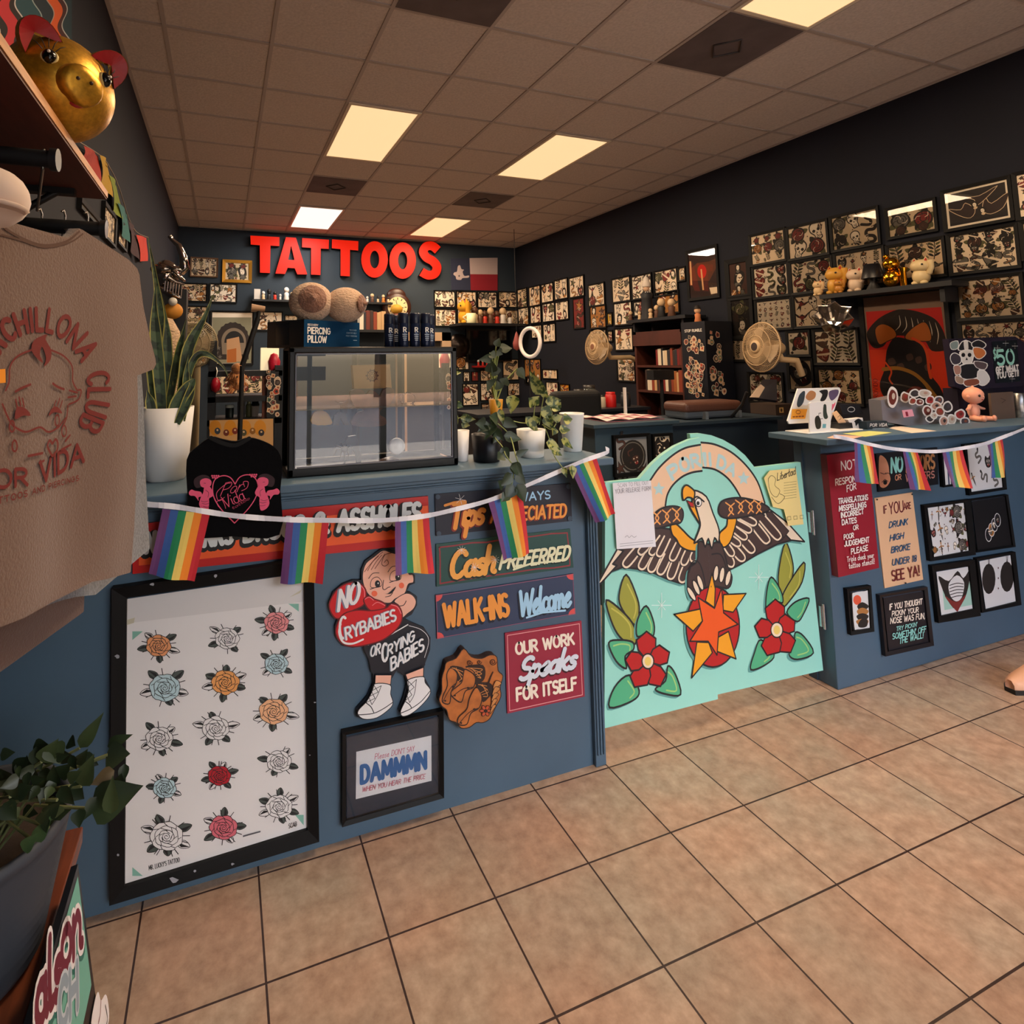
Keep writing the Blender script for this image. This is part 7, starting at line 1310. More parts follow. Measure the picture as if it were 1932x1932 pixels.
# woven cob standing behind the faceted pot
p=Vector((at(312,700,1,2.0).x,2.045,1.1005)); p=Vector((at(330,690,1,2.13).x-.03,2.2,1.1005)); 
b=MB(); C0=at(312,680,1,2.25); b.lathe((C0.x,2.25,at(312,800,1,2.25).z),[(.02,0),(.035,.05),(.052,.16),(.054,.26),(.045,.33),(.02,.375),(0,.38)],M('c8a888',.8,bump=1,scale=70,var=.25,stretch=(1,1,2.5)),20); zb=at(312,800,1,2.25).z; b.tube([(C0.x,2.25,0),(C0.x,2.25,zb+.01)],.02,M('3a2a20',.6)); b.lathe((C0.x,2.25,0),[(.13,0),(.13,.02),(.02,.03)],M('3a2a20',.6),16); tag(b.build('woven_cob'),'tall woven corn cob ornament behind the snake plant','ornament')
# ---------------------------------------------------------------- goods on the end counter
ZT=1.1135; WAC=M('e8e6e4',.3)
def upanel(cv,pts,m,t=.006): cv.prism([cv.px(*p) for p in pts][::-1],cv.O,cv.U,cv.V,cv.N,t,m)
def sticker(cv,pts,m,edge=True):
    if edge: cv.poly([cv.px(*p) for p in splc(blob(pts,1.15),3)],M('ece8e2',.4))
    cv.poly([cv.px(*p) for p in splc(pts,3)],m)
st=thing('sticker_stand','large white acrylic stand with stickers on the end counter','display stand',(2.9,2.0,ZT)); cv=Cv((0,2.03,0),X,Z,NY); cv.setcrop(*K5)
upanel(cv,[(1000,562),(1470,550),(1488,580),(1370,940),(1120,952),(900,965),(882,930)],WAC); cv.up(3)
for pts,m in (([(1060,590),(1080,610),(1060,720),(1010,775),(985,740),(1010,640)],M('2c3a44',.4)),([(1150,585),(1200,610),(1190,670),(1130,700),(1085,665),(1110,610)],M('b07a50',.4)),([(1240,590),(1330,575),(1335,640),(1300,700),(1250,700),(1275,630)],M('1a1a1c',.4)),([(1360,590),(1455,575),(1450,640),(1385,700),(1350,650)],M('5a4a6a',.4)),([(1355,730),(1400,740),(1425,715),(1415,760),(1375,820),(1355,780)],M('d8607a',.4))): sticker(cv,pts,m)
cv.poly([(930,795),(1105,795),(1080,905),(915,910)],M('e8a02a',.4),px=True); [cv.line([cv.px(940+34*k,885-2*k),cv.px(960+34*k,883-2*k)],.006,M('7a3a10'),up=False) for k in range(4)]; cv.up(); cv.line([cv.px(*p) for p in ell(1000,830,26,20,12)],.003,M('7a3a10'),close=True)
cv.build('back_panel',st); cv=Cv((0,1.955,0),X,Z,NY); cv.setcrop(*K5); upanel(cv,[(1130,730),(1150,718),(1370,710),(1388,728),(1366,1045),(1345,1062),(1150,1066),(1135,1050)],WAC); cv.up(3)
sticker(cv,[(1290,750),(1320,750),(1325,830),(1340,890),(1310,910),(1285,870)],M('2e3a34',.4)); sticker(cv,[(1195,890),(1230,870),(1260,930),(1255,1010),(1210,1020),(1190,950)],M('22201e',.4)); cv.poly([(1280,965),(1320,965),(1315,1010),(1275,1012)],M('6aa8b4',.4),px=True); cv.line([cv.px(*p) for p in ((1260,840),(1235,845),(1235,910),(1280,905))],.0025,BLK); cv.build('front_panel',st)
b=MB(); a=at(1484,812,1,2.0); b.bb((2.6,1.94,ZT),(2.98,2.06,ZT+.006),WAC); b.build('base',st,bevel=.002)
st=thing('card_holder','black card holder with a tan card behind the white sticker stand','card holder',(3.07,1.98,ZT)); cv=Cv((0,2.0,0),X,Z,NY); cv.setcrop(*K5); upanel(cv,[(1395,840),(1440,815),(1550,945),(1470,965)],M('e2b488',.5),.003); cv.line([cv.px(*p) for p in spl([(1450,890),(1475,870),(1490,900),(1465,920)],4)],.002,BLK); cv.build('card',st); cv=Cv((0,1.985,0),X,Z,NY); cv.setcrop(*K5); upanel(cv,[(1470,958),(1615,950),(1632,1045),(1485,1055)],M('14161a',.3),.05); cv.build('holder',st)
st=thing('card_holder','clear holder of white cards with a black bird drawing','card holder',(3.2,1.98,ZT)); cv=Cv((0,1.99,0),X,Z,NY); cv.setcrop(*K5); upanel(cv,[(1565,915),(1735,895),(1765,1040),(1640,1045)],M('e4dcd8',.4),.03); cv.up(3); cv.poly([cv.px(*p) for p in splc([(1640,935),(1690,905),(1735,940),(1690,950),(1660,990),(1650,950)],4)],BLK); cv.build('cards',st)
b=MB(); b_=at(1625,812,1,1.985); 
st=thing('acrylic_box','black acrylic display box with a silver emblem on the end counter','display box',(3.3,2.06,ZT)); cv=Cv((0,2.07,0),X,Z,NY); cv.setcrop(*K5); upanel(cv,[(1465,735),(1700,745),(1742,850),(1510,862)],M('1c1e24',.15),.05); cv.up(3); cv.line([cv.px(*p) for p in ell(1605,800,40,28,14)],.003,M('c8c4c0',.3),close=True); cv.build('box',st); b=MB(); p=at(1610,790,1,2.1); b.bb((p.x-.03,2.08,ZT),(p.x+.06,2.1,p.z),M('1c1e24',.2)); b.build('foot',st)
st=thing('card_holder','dark card holder lettered POR VIDA beside the sticker rack','card holder',(3.4,1.95,ZT)); cv=Cv((0,1.95,0),X,Z,NY); cv.setcrop(*K7 if 'K7' in globals() else (1580,540,.18219)); upanel(cv,[(300,1405),(515,1395),(535,1500),(315,1510)],M('1a2c38',.35),.04); cv.up(3); txt(cv,'POR VIDA',(335,1455),(510,1448),(340,1425),.2,WHT); cv.line([cv.px(365,1478),cv.px(490,1472)],.004,M('b0bcc4',.4)); cv.build('holder',st)
def sheet(name,label,px4,m,z=ZT):
    b=MB(); P=[at(x,y,2,z) for x,y in px4]; b.add(P+[p-Vector((0,0,.0004)) for p in P],[(3,2,1,0),(4,5,6,7)],m); tag(b.build(name),label,'paper')
sheet('paper_sheet','yellow-green sheet lying on the end counter',[(1590,818),(1640,813),(1683,816),(1632,824)],M('c8cc7a',.6)); sheet('paper_sheet','peach sheet with red edge at the counter corner',[(1560,826),(1577,820),(1628,823),(1600,830)],M('e0a890',.6),ZT+.0006); sheet('paper_sheet','printed strip of paper in front of the sticker rack',[(1678,808),(1690,803),(1767,813),(1720,817)],M('dcc8b4',.6))
K7_=(1580,540,.18219); CLR=M('8a8890',.1,trans=.7)
sr=thing('sticker_rack','stepped clear rack crammed with die-cut stickers on the end counter','rack',(3.6,1.95,ZT)); cv=Cv((0,1.965,0),X,Z,NY); cv.setcrop(*K7_); upanel(cv,[(450,1180),(640,1140),(1300,1380),(1400,1440),(880,1475),(470,1400)],M('77757c',.15),.06); cv.build('rack_body',sr)
rs=random.Random(6); cs=('6a2a20','8a4a34','3a3434','c8b8a8','a03030','4a4048','b88a78')
for i,(x,y,w,h) in enumerate(((570,1150,60,110),(700,1150,50,60),(800,1110,60,45),(900,1110,75,45),(960,1180,50,50),(1050,1180,55,50),(1020,1240,60,50),(930,1290,55,60),(1060,1300,55,55),(1140,1250,60,60),(1180,1380,50,60),(1270,1330,60,60),(1320,1400,60,50),(1100,1400,50,65),(850,1200,50,40),(780,1190,45,40),(960,1370,50,40),(1000,1340,40,40))):
    cv=Cv((0,1.95-.0025*i,0),X,Z,NY); cv.setcrop(*K7_); a0=rs.uniform(-.4,.4); k=rs.choice((6,8,10)); P=[(x+w*cos(2*pi*j/k+a0)*rs.uniform(.85,1.1),y+h*sin(2*pi*j/k+a0)*rs.uniform(.85,1.1)) for j in range(k)]
    cv.poly([cv.px(*p) for p in splc(P,3)],M('e6dfd8',.4)); cv.poly([cv.px(*p) for p in splc(blob(P,.72),3)],M(cs[i%7],.45)); cv.poly([cv.px(*p) for p in splc(blob([(p[0]+w*.15,p[1]-h*.1) for p in P],.3),3)],M(cs[(i+3)%7],.45)); cv.build('sticker',sr)
cv=Cv((0,1.9,0),X,Z,NY); cv.setcrop(*K7_); upanel(cv,[(670,1285),(775,1275),(795,1345),(690,1360)],M('e8a0b0',.4),.002); cv.up(3); cv.poly([(700,1300),(725,1298),(735,1345),(712,1348)],M('8a2038',.5),px=True); cv.build('pink_card',sr)
# doll
p=at(1580+1420*.18219,540+1400*.18219,1,1.96); p.z=ZT; s=.052; DK=M('e8a084',.5); t=thing('baby_doll','seated pink baby doll beside the sticker rack','doll',tuple(p))
b=MB(); b.sph(p+Vector((0,0,s*1.05)),(s*.62,s*.5,s*.85),DK,16,10); b.tube([p+Vector((0,0,s*1.75)),p+Vector((0,0,s*1.95))],s*.22,DK)
for sx in (-1,1): b.tube([p+Vector((sx*s*.5,0,s*1.6)),p+Vector((sx*s*.95,-s*.1,s*1.35)),p+Vector((sx*s*1.55,-s*.2,s*1.25))],[s*.2,s*.18,s*.1],DK); b.tube([p+Vector((sx*s*.3,0,s*.35)),p+Vector((sx*s*.7,-s*.7,s*.3)),p+Vector((sx*s*.85,-s*1.2,s*.32))],[s*.32,s*.28,s*.24],DK); b.sph(p+Vector((sx*s*.87,-s*1.3,s*.38)),(s*.24,s*.2,s*.32),DK,10,7)
b.build('body',t); b=MB(); hc=p+Vector((0,-s*.1,s*2.7)); b.sph(hc,(s*.95,s*.88,s*.9),DK,18,12); b.lathe(hc+Vector((0,0,s*.8)),[(s*.2,0),(s*.1,s*.18),(0,s*.28)],DK,10); b.sph(hc+Vector((0,-s*.86,-s*.1)),(s*.1,s*.1,s*.08),DK,8,6)
for sx in (-1,1): b.sph(hc+Vector((sx*s*.93,0,-s*.1)),(s*.1,s*.16,s*.2),DK,8,6)
hd=b.build('head',t); b=MB()
for sx in (-1,1): b.sph(hc+Vector((sx*s*.36-.006,-s*.78,s*.02)),(s*.13,s*.1,s*.15),M('2a1c1a',.3),8,6)
b.build('eyes',hd); b=MB(); b.sph(hc+Vector((-.004,-s*.82,-s*.38)),(s*.16,s*.06,s*.05),M('b8483c',.5),8,5); b.build('mouth',hd)
# sticker board
bd=thing('sticker_board','clear board of stickers and a dark 50 GET WHAT YOU GET card','display board',(4.2,2.02,ZT)); cv=Cv((0,2.02,0),X,Z,NY); cv.setcrop(*K7_); upanel(cv,[(1150,545),(1840,520),(1960,600),(1960,1030),(1300,1080),(1215,1040)],M('2a2432',.2),.03); cv.up(4)
for pts,m in (([(1255,650),(1290,580),(1350,570),(1400,610),(1405,660),(1300,665)],M('16181c')),([(1310,575),(1345,572),(1350,660),(1320,662)],M('dcd8d0')),([(1270,690),(1330,665),(1405,680),(1400,740),(1375,800),(1310,800),(1285,750)],M('dcd8d0')),([(1395,590),(1460,560),(1530,600),(1500,640),(1410,630)],M('1c181c')),([(1410,640),(1500,650),(1530,700),(1470,750),(1420,720)],M('c8743c')),([(1175,720),(1215,695),(1270,730),(1270,790),(1210,810),(1175,770)],M('3a3440')),([(1280,825),(1445,815),(1445,940),(1290,950)],M('18161a')),([(1455,890),(1520,880),(1570,960),(1520,1020),(1460,1000)],M('dcd8d4')),([(1205,830),(1265,830),(1270,900),(1220,910)],M('a87a6a')),([(1310,980),(1440,960),(1460,1010),(1340,1035)],M('8a4a34')),([(1420,780),(1540,800),(1520,860),(1440,840)],M('5a4a4c')),([(1225,930),(1300,960),(1290,1010),(1230,990)],M('9a8270')),([(1170,590),(1240,570),(1240,640),(1180,650)],M('7a8a88'))): sticker(cv,pts,m)
for x in (1300,1365): cv.poly(ell(x,712,18,22,10) if 0 else [cv.px(x+a,712+b_) for a,b_ in ell(0,0,20,22,10)],BLK)
cv.poly([cv.px(*p) for p in [(1335,735),(1348,765),(1322,765)]],BLK)
cv.poly([(1595,575),(1855,555),(1890,985),(1635,1005)],M('141c22',.4),px=True); MNT=M('9ad8c8',.5); txt(cv,'50',(1655,815),(1830,800),(1640,670),.22,MNT); txt(cv,'$',(1612,760),(1640,755),(1608,650),.12,MNT); txt(cv,'GET WHAT',(1640,900),(1868,875),(1638,840),.3,WHT); txt(cv,'YOU GET!!',(1645,955),(1870,925),(1643,900),.3,WHT)
for x,y in ((1735,590),(1650,640),(1830,620),(1800,960)):
    for a in (0,90): cv.line([cv.px(x-30*cos(radians(a)),y-30*sin(radians(a))),cv.px(x+30*cos(radians(a)),y+30*sin(radians(a)))],.0012,WHT,up=False)
cv.up(); cv.build('board',bd); b=MB(); a=at(1580+1240*.18219,540+1060*.18219,1,2.03); d=at(1932,735,1,2.03); b.bb((a.x,2.03,ZT),(d.x,2.1,a.z),M('1c1626',.4)); b.build('base_box',bd)
cv=Cv((0,1.955,0),X,Z,NY); cv.setcrop(*K7_); upanel(cv,[(1585,1110),(1820,1095),(1850,1395),(1610,1405)],M('6a5446',.5),.012); cv.up(2); cv.line([cv.px(*p) for p in ((1690,1160),(1740,1180),(1700,1210))],.003,M('3a2c22')); fin(cv,'brown_pouch','brown printed pouch standing next to the baby doll','pouch')
p=at(1580+1895*.18219,540+1405*.18219,1,1.96); b=MB(); b.lathe((p.x,1.96,ZT),[(.03,0),(.032,.004),(.032,.13),(.028,.135),(.028,.14),(0,.14)],M('a8a4a0',.3,metal=.9,var=.4,scale=40),18); tag(b.build('spray_tin'),'silver tin at the picture edge on the end counter','tin')
# shoe of someone out of frame
p=at(1918,1312,2,0); o=Vector((p.x+.14,p.y+.02,0)); t=thing('shoe','tan shoe with a black sole at the picture edge','shoe',tuple(o)); b=MB(); n=16
def shoe_ring(u,z,k): # u along length, toe at -x
    w=.045*(sin(pi*min(1,u*1.15+.04))**.5 if u<.75 else .92*(1-(u-.75)*.5)); return w*k
sec=[]
for i in range(n+1):
    u=i/n; w=.047*max(.05,sin(pi*min(.93,u*.9+.03))**.45); h=.035+.05*u if u<.7 else .07+.03*(u-.7); xx=o.x-.14+.28*u; sec.append([Vector((xx,o.y-w,.018)),Vector((xx,o.y-w*.95,.018+h*.5)),Vector((xx,o.y-w*.4,.018+h)),Vector((xx,o.y+w*.4,.018+h)),Vector((xx,o.y+w*.95,.018+h*.5)),Vector((xx,o.y+w,.018))])
b.add([v for s_ in sec for v in s_],[(i*6+k,i*6+k+1,(i+1)*6+k+1,(i+1)*6+k) for i in range(n) for k in range(5)]+[(0,1,2,3,4,5),tuple(n*6+k for k in range(6))[::-1]],M('e0a884',.5),True); b.build('upper',t)
b=MB(); P=[(v[0].x-(.006 if i==0 else 0),v[0].y-.004) for i,v in enumerate(sec)]+[(v[5].x,v[5].y+.004) for v in sec[::-1]]; b.prism([(x,y) for x,y in P],(0,0,.019),(1,0,0),(0,1,0),(0,0,1),.0188,M('0c0c0e',.5)); b.build('sole',t)
# ---------------------------------------------------------------- side wall: shelf, pig, rack, shirts
OAK=M('b87a3a',.5,var=.25,scale=14,stretch=(12,1,12)); DKO=M('5a2a1e',.6,var=.2,scale=10,stretch=(10,1,10))
t=thing('wooden_shelf','wooden wall shelf holding the golden pig','shelf',(-.47,.8,1.94)); b=MB(); b.bb((XL,-.3,1.925),(-.302,1.70,1.942),OAK); b.bb((XL,-.3,1.92),(-.304,1.698,1.925),DKO); b.build('board',t)
for y in (.45,1.62): b=MB(); b.bb((XL,y-.012,1.905),(-.36,y+.012,1.92),BLK); b.bb((XL,y-.012,1.72),(XL+.02,y+.012,1.92),BLK); b.tube([(XL+.01,y,1.73),(-.4,y,1.91)],.009,BLK); b.build('bracket',t)
# pig
R_=.103; gz=1.943; pc=Vector((-.332,1.315,gz+R_*.985))
t=thing('golden_pig','golden pig bank with red ears and long lashes on the wooden shelf','piggy bank',(pc.x,pc.y,gz)); GO=M('c9952f',.38,metal=.75,var=.2,scale=120,bump=.05); b=MB()
n1,n2=32,22; vs=[]
vw=(pc-Vector((0,0,CAMZ))).normalized(); iR=(cR-vw*cR.dot(vw)).normalized(); iU=(cU-vw*cU.dot(vw)-iR*cU.dot(iR)).normalized(); F=(-vw*.92+iR*.36+iU*.04).normalized(); _t=radians(20); SX=iR*cos(_t)-iU*sin(_t); SX=(SX-F*SX.dot(F)).normalized(); UZ=F.cross(SX)*-1
if UZ.dot(iU)<0: UZ=-UZ
for j in range(n2+1):
    for k in range(n1):
        th=pi*j/n2; ph=2*pi*k/n1; v=Vector((sin(th)*cos(ph),sin(th)*sin(ph),-cos(th))); z=v.z; rr=1-.12*max(0,z)**1.5+.05*max(0,-z); vs.append(pc+Vector((v.x*R_*1.0*rr,v.y*R_*1.1*rr,v.z*R_*1.02)))
b.add(vs,[(j*n1+k,j*n1+(k+1)%n1,(j+1)*n1+(k+1)%n1,(j+1)*n1+k) for j in range(n2) for k in range(n1)],GO,True)
SPOT=lambda sx,uz,k=1.0:(lambda D:pc+Vector((D.x*R_*k,D.y*R_*1.08*k,D.z*R_*1.0*k)))((F+SX*sx+UZ*uz).normalized())
b.build('body',t)
b=MB(); D=F; c0=SPOT(.0,.0,.93); b.lathe(c0,[(.036,0),(.035,.018),(.032,.024),(.02,.027),(0,.028)],GO,24,axis=D,sq=lambda k,z:1+.22*abs(cos(2*pi*k/24))-.05); sn=b.build('snout',t)
b=MB(); q=Vector((0,0,1)).rotation_difference(D).to_matrix()
for sx in (-1,1): b.sph(c0+D*.0275+SX*(sx*.012)+UZ*.009,.0038,M('3a2410',.6),8,6)
b.build('nostrils',sn); b=MB(); m0=SPOT(.02,-.36,1.0); b.sph(m0,(.014,.014,.007),M('b8323a',.4),10,6); b.build('mouth',t)
for sx in (-1,1):
    eb=SPOT(sx*.85,.85,.93); ax=(SX*(sx*.6)+UZ*.8+F*.1).normalized(); s_=ax.cross(F).normalized(); f_=F; b=MB(); P=[];Q=[]
    for a in range(13):
        th=pi*a/12; P.append(eb+s_*(  .036*cos(th))+ax*(.058*sin(th)**.8)); Q.append(P[-1]-f_*.02)
    mid=eb+ax*.03+f_*-.012
    for a in range(12): b.add([P[a],P[a+1],Q[a+1],Q[a]],[(0,1,2,3)],GO,True); b.add([Q[a],Q[a+1],eb+ax*.03-f_*.028],[(0,1,2)],GO,True)
    e=b.build('ear',t); b=MB()
    for a in range(12): b.add([P[a]-f_*.003,P[a+1]-f_*.003,mid],[(0,1,2)],M('b01822',.4),True)
    b.build('red_inner_ear',e)
    ec=SPOT(sx*.6,.42,1.0); D2=(F+SX*(sx*.6)+UZ*.42).normalized(); b=MB(); b.sph(ec,(.0125,.0125,.015),M('0a0a0c',.15),14,9); b.sph(ec+D2*.0115+UZ*.004,.003,WHT,8,5); b.lathe(ec-D2*.004,[(.0135,0),(.0155,.003),(.0135,.007)],M('d8c890',.4),18,axis=D2)
    for k in range(6): a=radians(35+22*k if sx>0 else 35+22*k); d_=SX*cos(a)+UZ*sin(a); s0=ec+d_*.016; tip=s0+d_*(.024)+D2*-.008; b.tube([s0,(s0+tip)/2+D2*.004,tip],[.001,.0009,.0004],BLK,n=4)
    b.build('eye',t)
for sx in (-1,1): b=MB(); fp=pc+Vector((-.02,sx*.03,0)); b.lathe((fp.x,fp.y,gz),[(.016,0),(.018,.01),(.02,.03)],GO,12); b.build('foot',t)
# papel picado
t=thing('paper_banner','string of cut-paper flags in red yellow green and teal along the side wall','bunting',(XL+.03,2.6,2.2)); 
for q_,m in (([(158,275),(190,295),(186,342),(152,300)],M('a8281c',.8)),([(188,292),(206,305),(209,372),(190,345)],M('b8901e',.8)),([(206,330),(224,352),(228,414),(214,395)],M('7a8a24',.8)),([(222,382),(243,406),(242,458),(230,440)],M('2a6a6a',.8)),([(243,418),(258,436),(260,490),(246,470)],M('3a1a20',.8)),([(257,443),(279,449),(276,492),(264,494)],M('c8321c',.8))):
    P=[at(x,y,0,XL+.03) for x,y in q_]; b=MB(); n=6
    f_=lambda u,v:(P[0]*(1-u)+P[1]*u)*(1-v)+(P[3]*(1-u)+P[2]*u)*v+Vector((.012*sin(v*3+u*5),0,0))
    for i in range(n):
        for j in range(n): b.add([f_(i/n,j/n),f_((i+1)/n,j/n),f_((i+1)/n,(j+1)/n),f_(i/n,(j+1)/n)],[(0,1,2,3)],m,True)
    b.build('paper_flag',t)
b=MB(); b.tube([at(x,y,0,XL+.03) for x,y in spl([(140,262),(190,294),(208,318),(224,352),(243,412),(258,438),(280,448)],4)],.003,M('8a7a6a',.7),n=5); b.build('string',t)
# serape
cv=Cv((XL+.012,0,0),Vector((0,1,0)),Z,Vector((1,0,0))); S2=.21739
b=cv; cv.prism([cv.px(*p) for p in [(-60,-40),(138,-40),(135,20),(129,52),(126,98),(20,60),(-60,40)]][::-1],cv.O,cv.U,cv.V,cv.N,.011,M('0e1620',.9))
cur=lambda off:[(4+off+k*.40+7*sin((k*3.2)*.09+off*.03),-36+k*3.2) for k in range(42)]
for o1,o2,m in ((-40,-22,'c8c0b8'),(-22,-8,'141014'),(-8,14,'b0242e'),(14,24,'1a0f14'),(24,26.5,'b8b0b0'),(26.5,58,'17404c'),(58,60,'8a9a9c'),(60,82,'0c2230'),(82,84,'9a8a80'),(84,100,'c8521e'),(100,108,'3a1418'),(108,110,'a8a8a8'),(110,140,'10303c')):
    A=[q for q in cur(o1) if q[1]<92]; B=[q for q in cur(o2) if q[1]<92]; cv.poly([cv.px(min(x,134),y) for x,y in A]+[cv.px(min(x,135),y) for x,y in B[::-1]],M(m,.9))
fin(cv,'serape_blanket','striped serape blanket hung on the side wall behind the golden pig','blanket')
# face-out rails with hangers
def rail(y,z,label,x1=-.30):
    t=thing('clothes_rail',label,'clothes rail',(XL,y,z)); b=MB(); b.tube([(XL,y,z),(x1,y,z)],.016,BLK,n=14); b.tube([(x1,y,z),(x1+.012,y,z)],.021,M('1a1a1e',.4),n=16); b.lathe((XL,y,z),[(.035,0),(.035,.01),(.02,.014)],BLK,16,axis=(1,0,0)); b.build('rail',t); return t
e1=at(96,301,0,-.305); rail(e1.y,e1.z,'black clothes rail under the wooden shelf holding the printed tan T-shirt',e1.x)
e2=at(190,432,0,-.27); rail(e2.y,e2.z,'farther black clothes rail crowded with empty black hangers',e2.x)
def hanger(y,x,z,label,w=.2,wire=True):
    t=thing('hanger',label,'hanger',(x,y,z),'black hangers'); b=MB(); b.tube([(x,y-w,z-.15),(x,y-.02,z-.075),(x,y+.02,z-.075),(x,y+w,z-.15)],[.008,.011,.011,.008],BLK,n=8); b.build('shoulder',t); b=MB(); b.tube([(x,y,z-.075),(x,y,z-.03)]+[(x,y+.02*sin(a),z-.002+.02-.02*cos(a)*1) for a in (0.3,1.2,2.2,3.1,4.0)],.0022,M('b0a8a0',.3,metal=1),n=5); b.build('hook',t)
for i in range(6): hanger(e2.y,e2.x-.03-.045*i,e2.z,'empty black hanger on the farther rail, %s from its free end'%ordn[i])
# shirts
D1=Vector((-.3,-.954,0)); NS=Vector((.954,-.3,0))
def tee(name,label,P1,mat,outline,thick_,fold,collar=None,seed=1,neck=None):
    """outline in photo px on the vertical plane through P1 spanned by D1 and Z"""
    P1=Vector(P1); U=-D1; t=thing(name,label,'shirt',(P1.x,P1.y,1.7)); rg=random.Random(seed); fs=[(rg.uniform(8,26),rg.uniform(0,6),rg.uniform(.3,1)) for _ in range(5)]
    def disp(u,z):
        k=sum(a*sin(w*u+p+.6*sin(z*5+p)) for w,p,a in fs)/3; low=min(1,max(.15,(1.72-z)/.5)); return fold*k*low
    fn=lambda q:(lambda loc:q+NS*disp((loc).dot(U),q.z))(q-P1)
    cv=Cv(P1,U,Z,NS,fn=None); L=[cv.px(*p) for p in outline]; u0,u1=min(p[0] for p in L),max(p[0] for p in L); z0,z1=min(p[1] for p in L),max(p[1] for p in L)
    # scanline grid clipped to the outline
    def span(v):
        xs=[]
        for i in range(len(L)):
            a,c=L[i],L[(i+1)%len(L)]
            if (a[1]-v)*(c[1]-v)<=0 and abs(a[1]-c[1])>1e-9: xs.append(a[0]+(c[0]-a[0])*(v-a[1])/(c[1]-a[1]))
        return (min(xs),max(xs)) if len(xs)>1 else None
    nv,nu=56,44; rows=[]
    for j in range(nv+1):
        v=z0+(z1-z0)*(.002+.996*j/nv); s=span(v)
        if s: rows.append([( s[0]+(s[1]-s[0])*i/nu, v) for i in range(nu+1)])
    b=MB(); W=lambda p,bk: (lambda q:q+NS*(disp(p[0],q.z)-(bk)))(P1+U*p[0]+Z*p[1])
    ed=lambda i: .25+.75*sin(pi*i/nu)**.4
    fr=[[W(p,0) for p in r] for r in rows]; bk=[[W(p,thick_*ed(i)) for i,p in enumerate(r)] for r in rows]; m=nu+1; n=len(rows)
    b.add([v for r in fr for v in r],[(j*m+i,j*m+i+1,(j+1)*m+i+1,(j+1)*m+i) for j in range(n-1) for i in range(nu)],mat,True)
    b.add([v for r in bk for v in r],[(j*m+i,(j+1)*m+i,(j+1)*m+i+1,j*m+i+1) for j in range(n-1) for i in range(nu)],mat,True)
    for i in (0,nu): b.add([x[i] for x in fr]+[x[i] for x in bk],[(j,j+1,n+j+1,n+j) for j in range(n-1)],mat,True)
    b.build('body',t)
    pr=Cv(P1,U,Z,NS,z0=.0015,fn=lambda q:q+NS*disp((q-P1).dot(U),q.z)); pr.EPS=.000015; return t,pr
TSH=M('664c40',.9,bump=.25,scale=220,sheen=.3,var=.06); GRY=M('6c7078',.9,bump=.3,scale=160,sheen=.3,var=.25); TS2=M('6a4f44',.9,bump=.25,scale=220,sheen=.2)
P1=at(252,1079,1,1.42)
ol=[(-150,430),(-60,395),(0,412),(40,445),(85,463),(125,452),(152,430),(200,462),(238,485),(262,510),(270,580),(282,640),(293,685),(286,700),(262,688),(256,640),(258,780),(256,900),(254,1000),(250,1080),(205,1092),(160,1101),(115,1130),(70,1152),(0,1182),(-150,1235)]
t,pr=tee('printed_tshirt','tan T-shirt printed with a crying baby face and red club lettering','' or P1,TSH,ol,.03,.014,seed=4)
b=MB(); 
PR=M('6e2220',.85); c_=pr.setcrop(0,380,.21739)
pr.line([pr.px(*p) for p in spl([(0,205),(60,255),(200,330),(330,375),(450,378),(590,340),(690,260)],6)],.004,M('553c32',.9))
pr.line([pr.px(*p) for p in spl([(0,290),(150,330),(330,390),(450,392),(620,350),(720,280)],6)],.003,M('553c32',.9))
CT=(330,1670)
def arcw(s,a0,a1,r,hh,w,rx=1.0,cx=330,cy=1690):
    L,Wd=txt_lines(s,.3)
    for st_ in L:
        P=[]
        for x,y in st_:
            a=radians(a0+(a1-a0)*x/Wd); rr=r+hh*y; P.append(pr.px(cx+rr*rx*cos(a),cy-rr*sin(a)))
        pr.line(P,w,PR,up=False)
    pr.up()
arcw('LA',152,132,525,185,.0085,rx=.86,cy=1640); arcw('CHILLONA',126,29,525,185,.0085,rx=.86,cy=1640); arcw('CLUB',14,-32,525,185,.0085,rx=.86,cy=1640)
for s,bl,br,tl,w in (('POR',(-230,2507),(212,2461),(-230,2346),.22),('VIDA',(345,2447),(750,2254),(340,2263),.22)): txt(pr,s,bl,br,tl,w,PR)
txt(pr,'TATTOOS AND PIERCINGS',(-170,2659),(713,2420),(-170,2604),.2,PR,gap=.3)
Lp=lambda pts,w=.0032: pr.line([pr.px(*p) for p in spl(pts,6)],w,PR)
Lp([(250,1290),(130,1340),(60,1430),(50,1560),(20,1640)]); Lp([(440,1290),(560,1340),(640,1430),(650,1560),(690,1640)]); Lp([(690,1640),(720,1640),(700,1720),(620,1760)]); Lp([(620,1640),(690,1660)]); Lp([(610,1700),(680,1690)]); Lp([(610,1770),(600,1880),(560,1960)]); Lp([(-10,1760),(50,1900),(100,1960),(200,2000),(330,1960),(420,2000),(520,1960),(590,1880)])
pr.poly([pr.px(*p) for p in splc([(250,1290),(270,1210),(340,1170),(400,1155),(385,1200),(440,1290),(430,1380),(370,1430),(390,1360),(350,1260),(330,1330),(360,1400),(300,1360)],4)],PR)
Lp([(105,1650),(160,1620),(240,1590)],.004); Lp([(460,1580),(510,1610),(570,1630)],.004)
for pts in ([(100,1890),(110,1800),(150,1780),(210,1810),(240,1860),(170,1860)],[(420,1860),(450,1800),(500,1780),(540,1810),(555,1840),(480,1830)]): pr.poly([pr.px(*p) for p in splc(pts,4)],PR)
for x,y in ((120,1790),(150,1770),(180,1780)): Lp([(x,y),(x-15,y-70)],.003); 
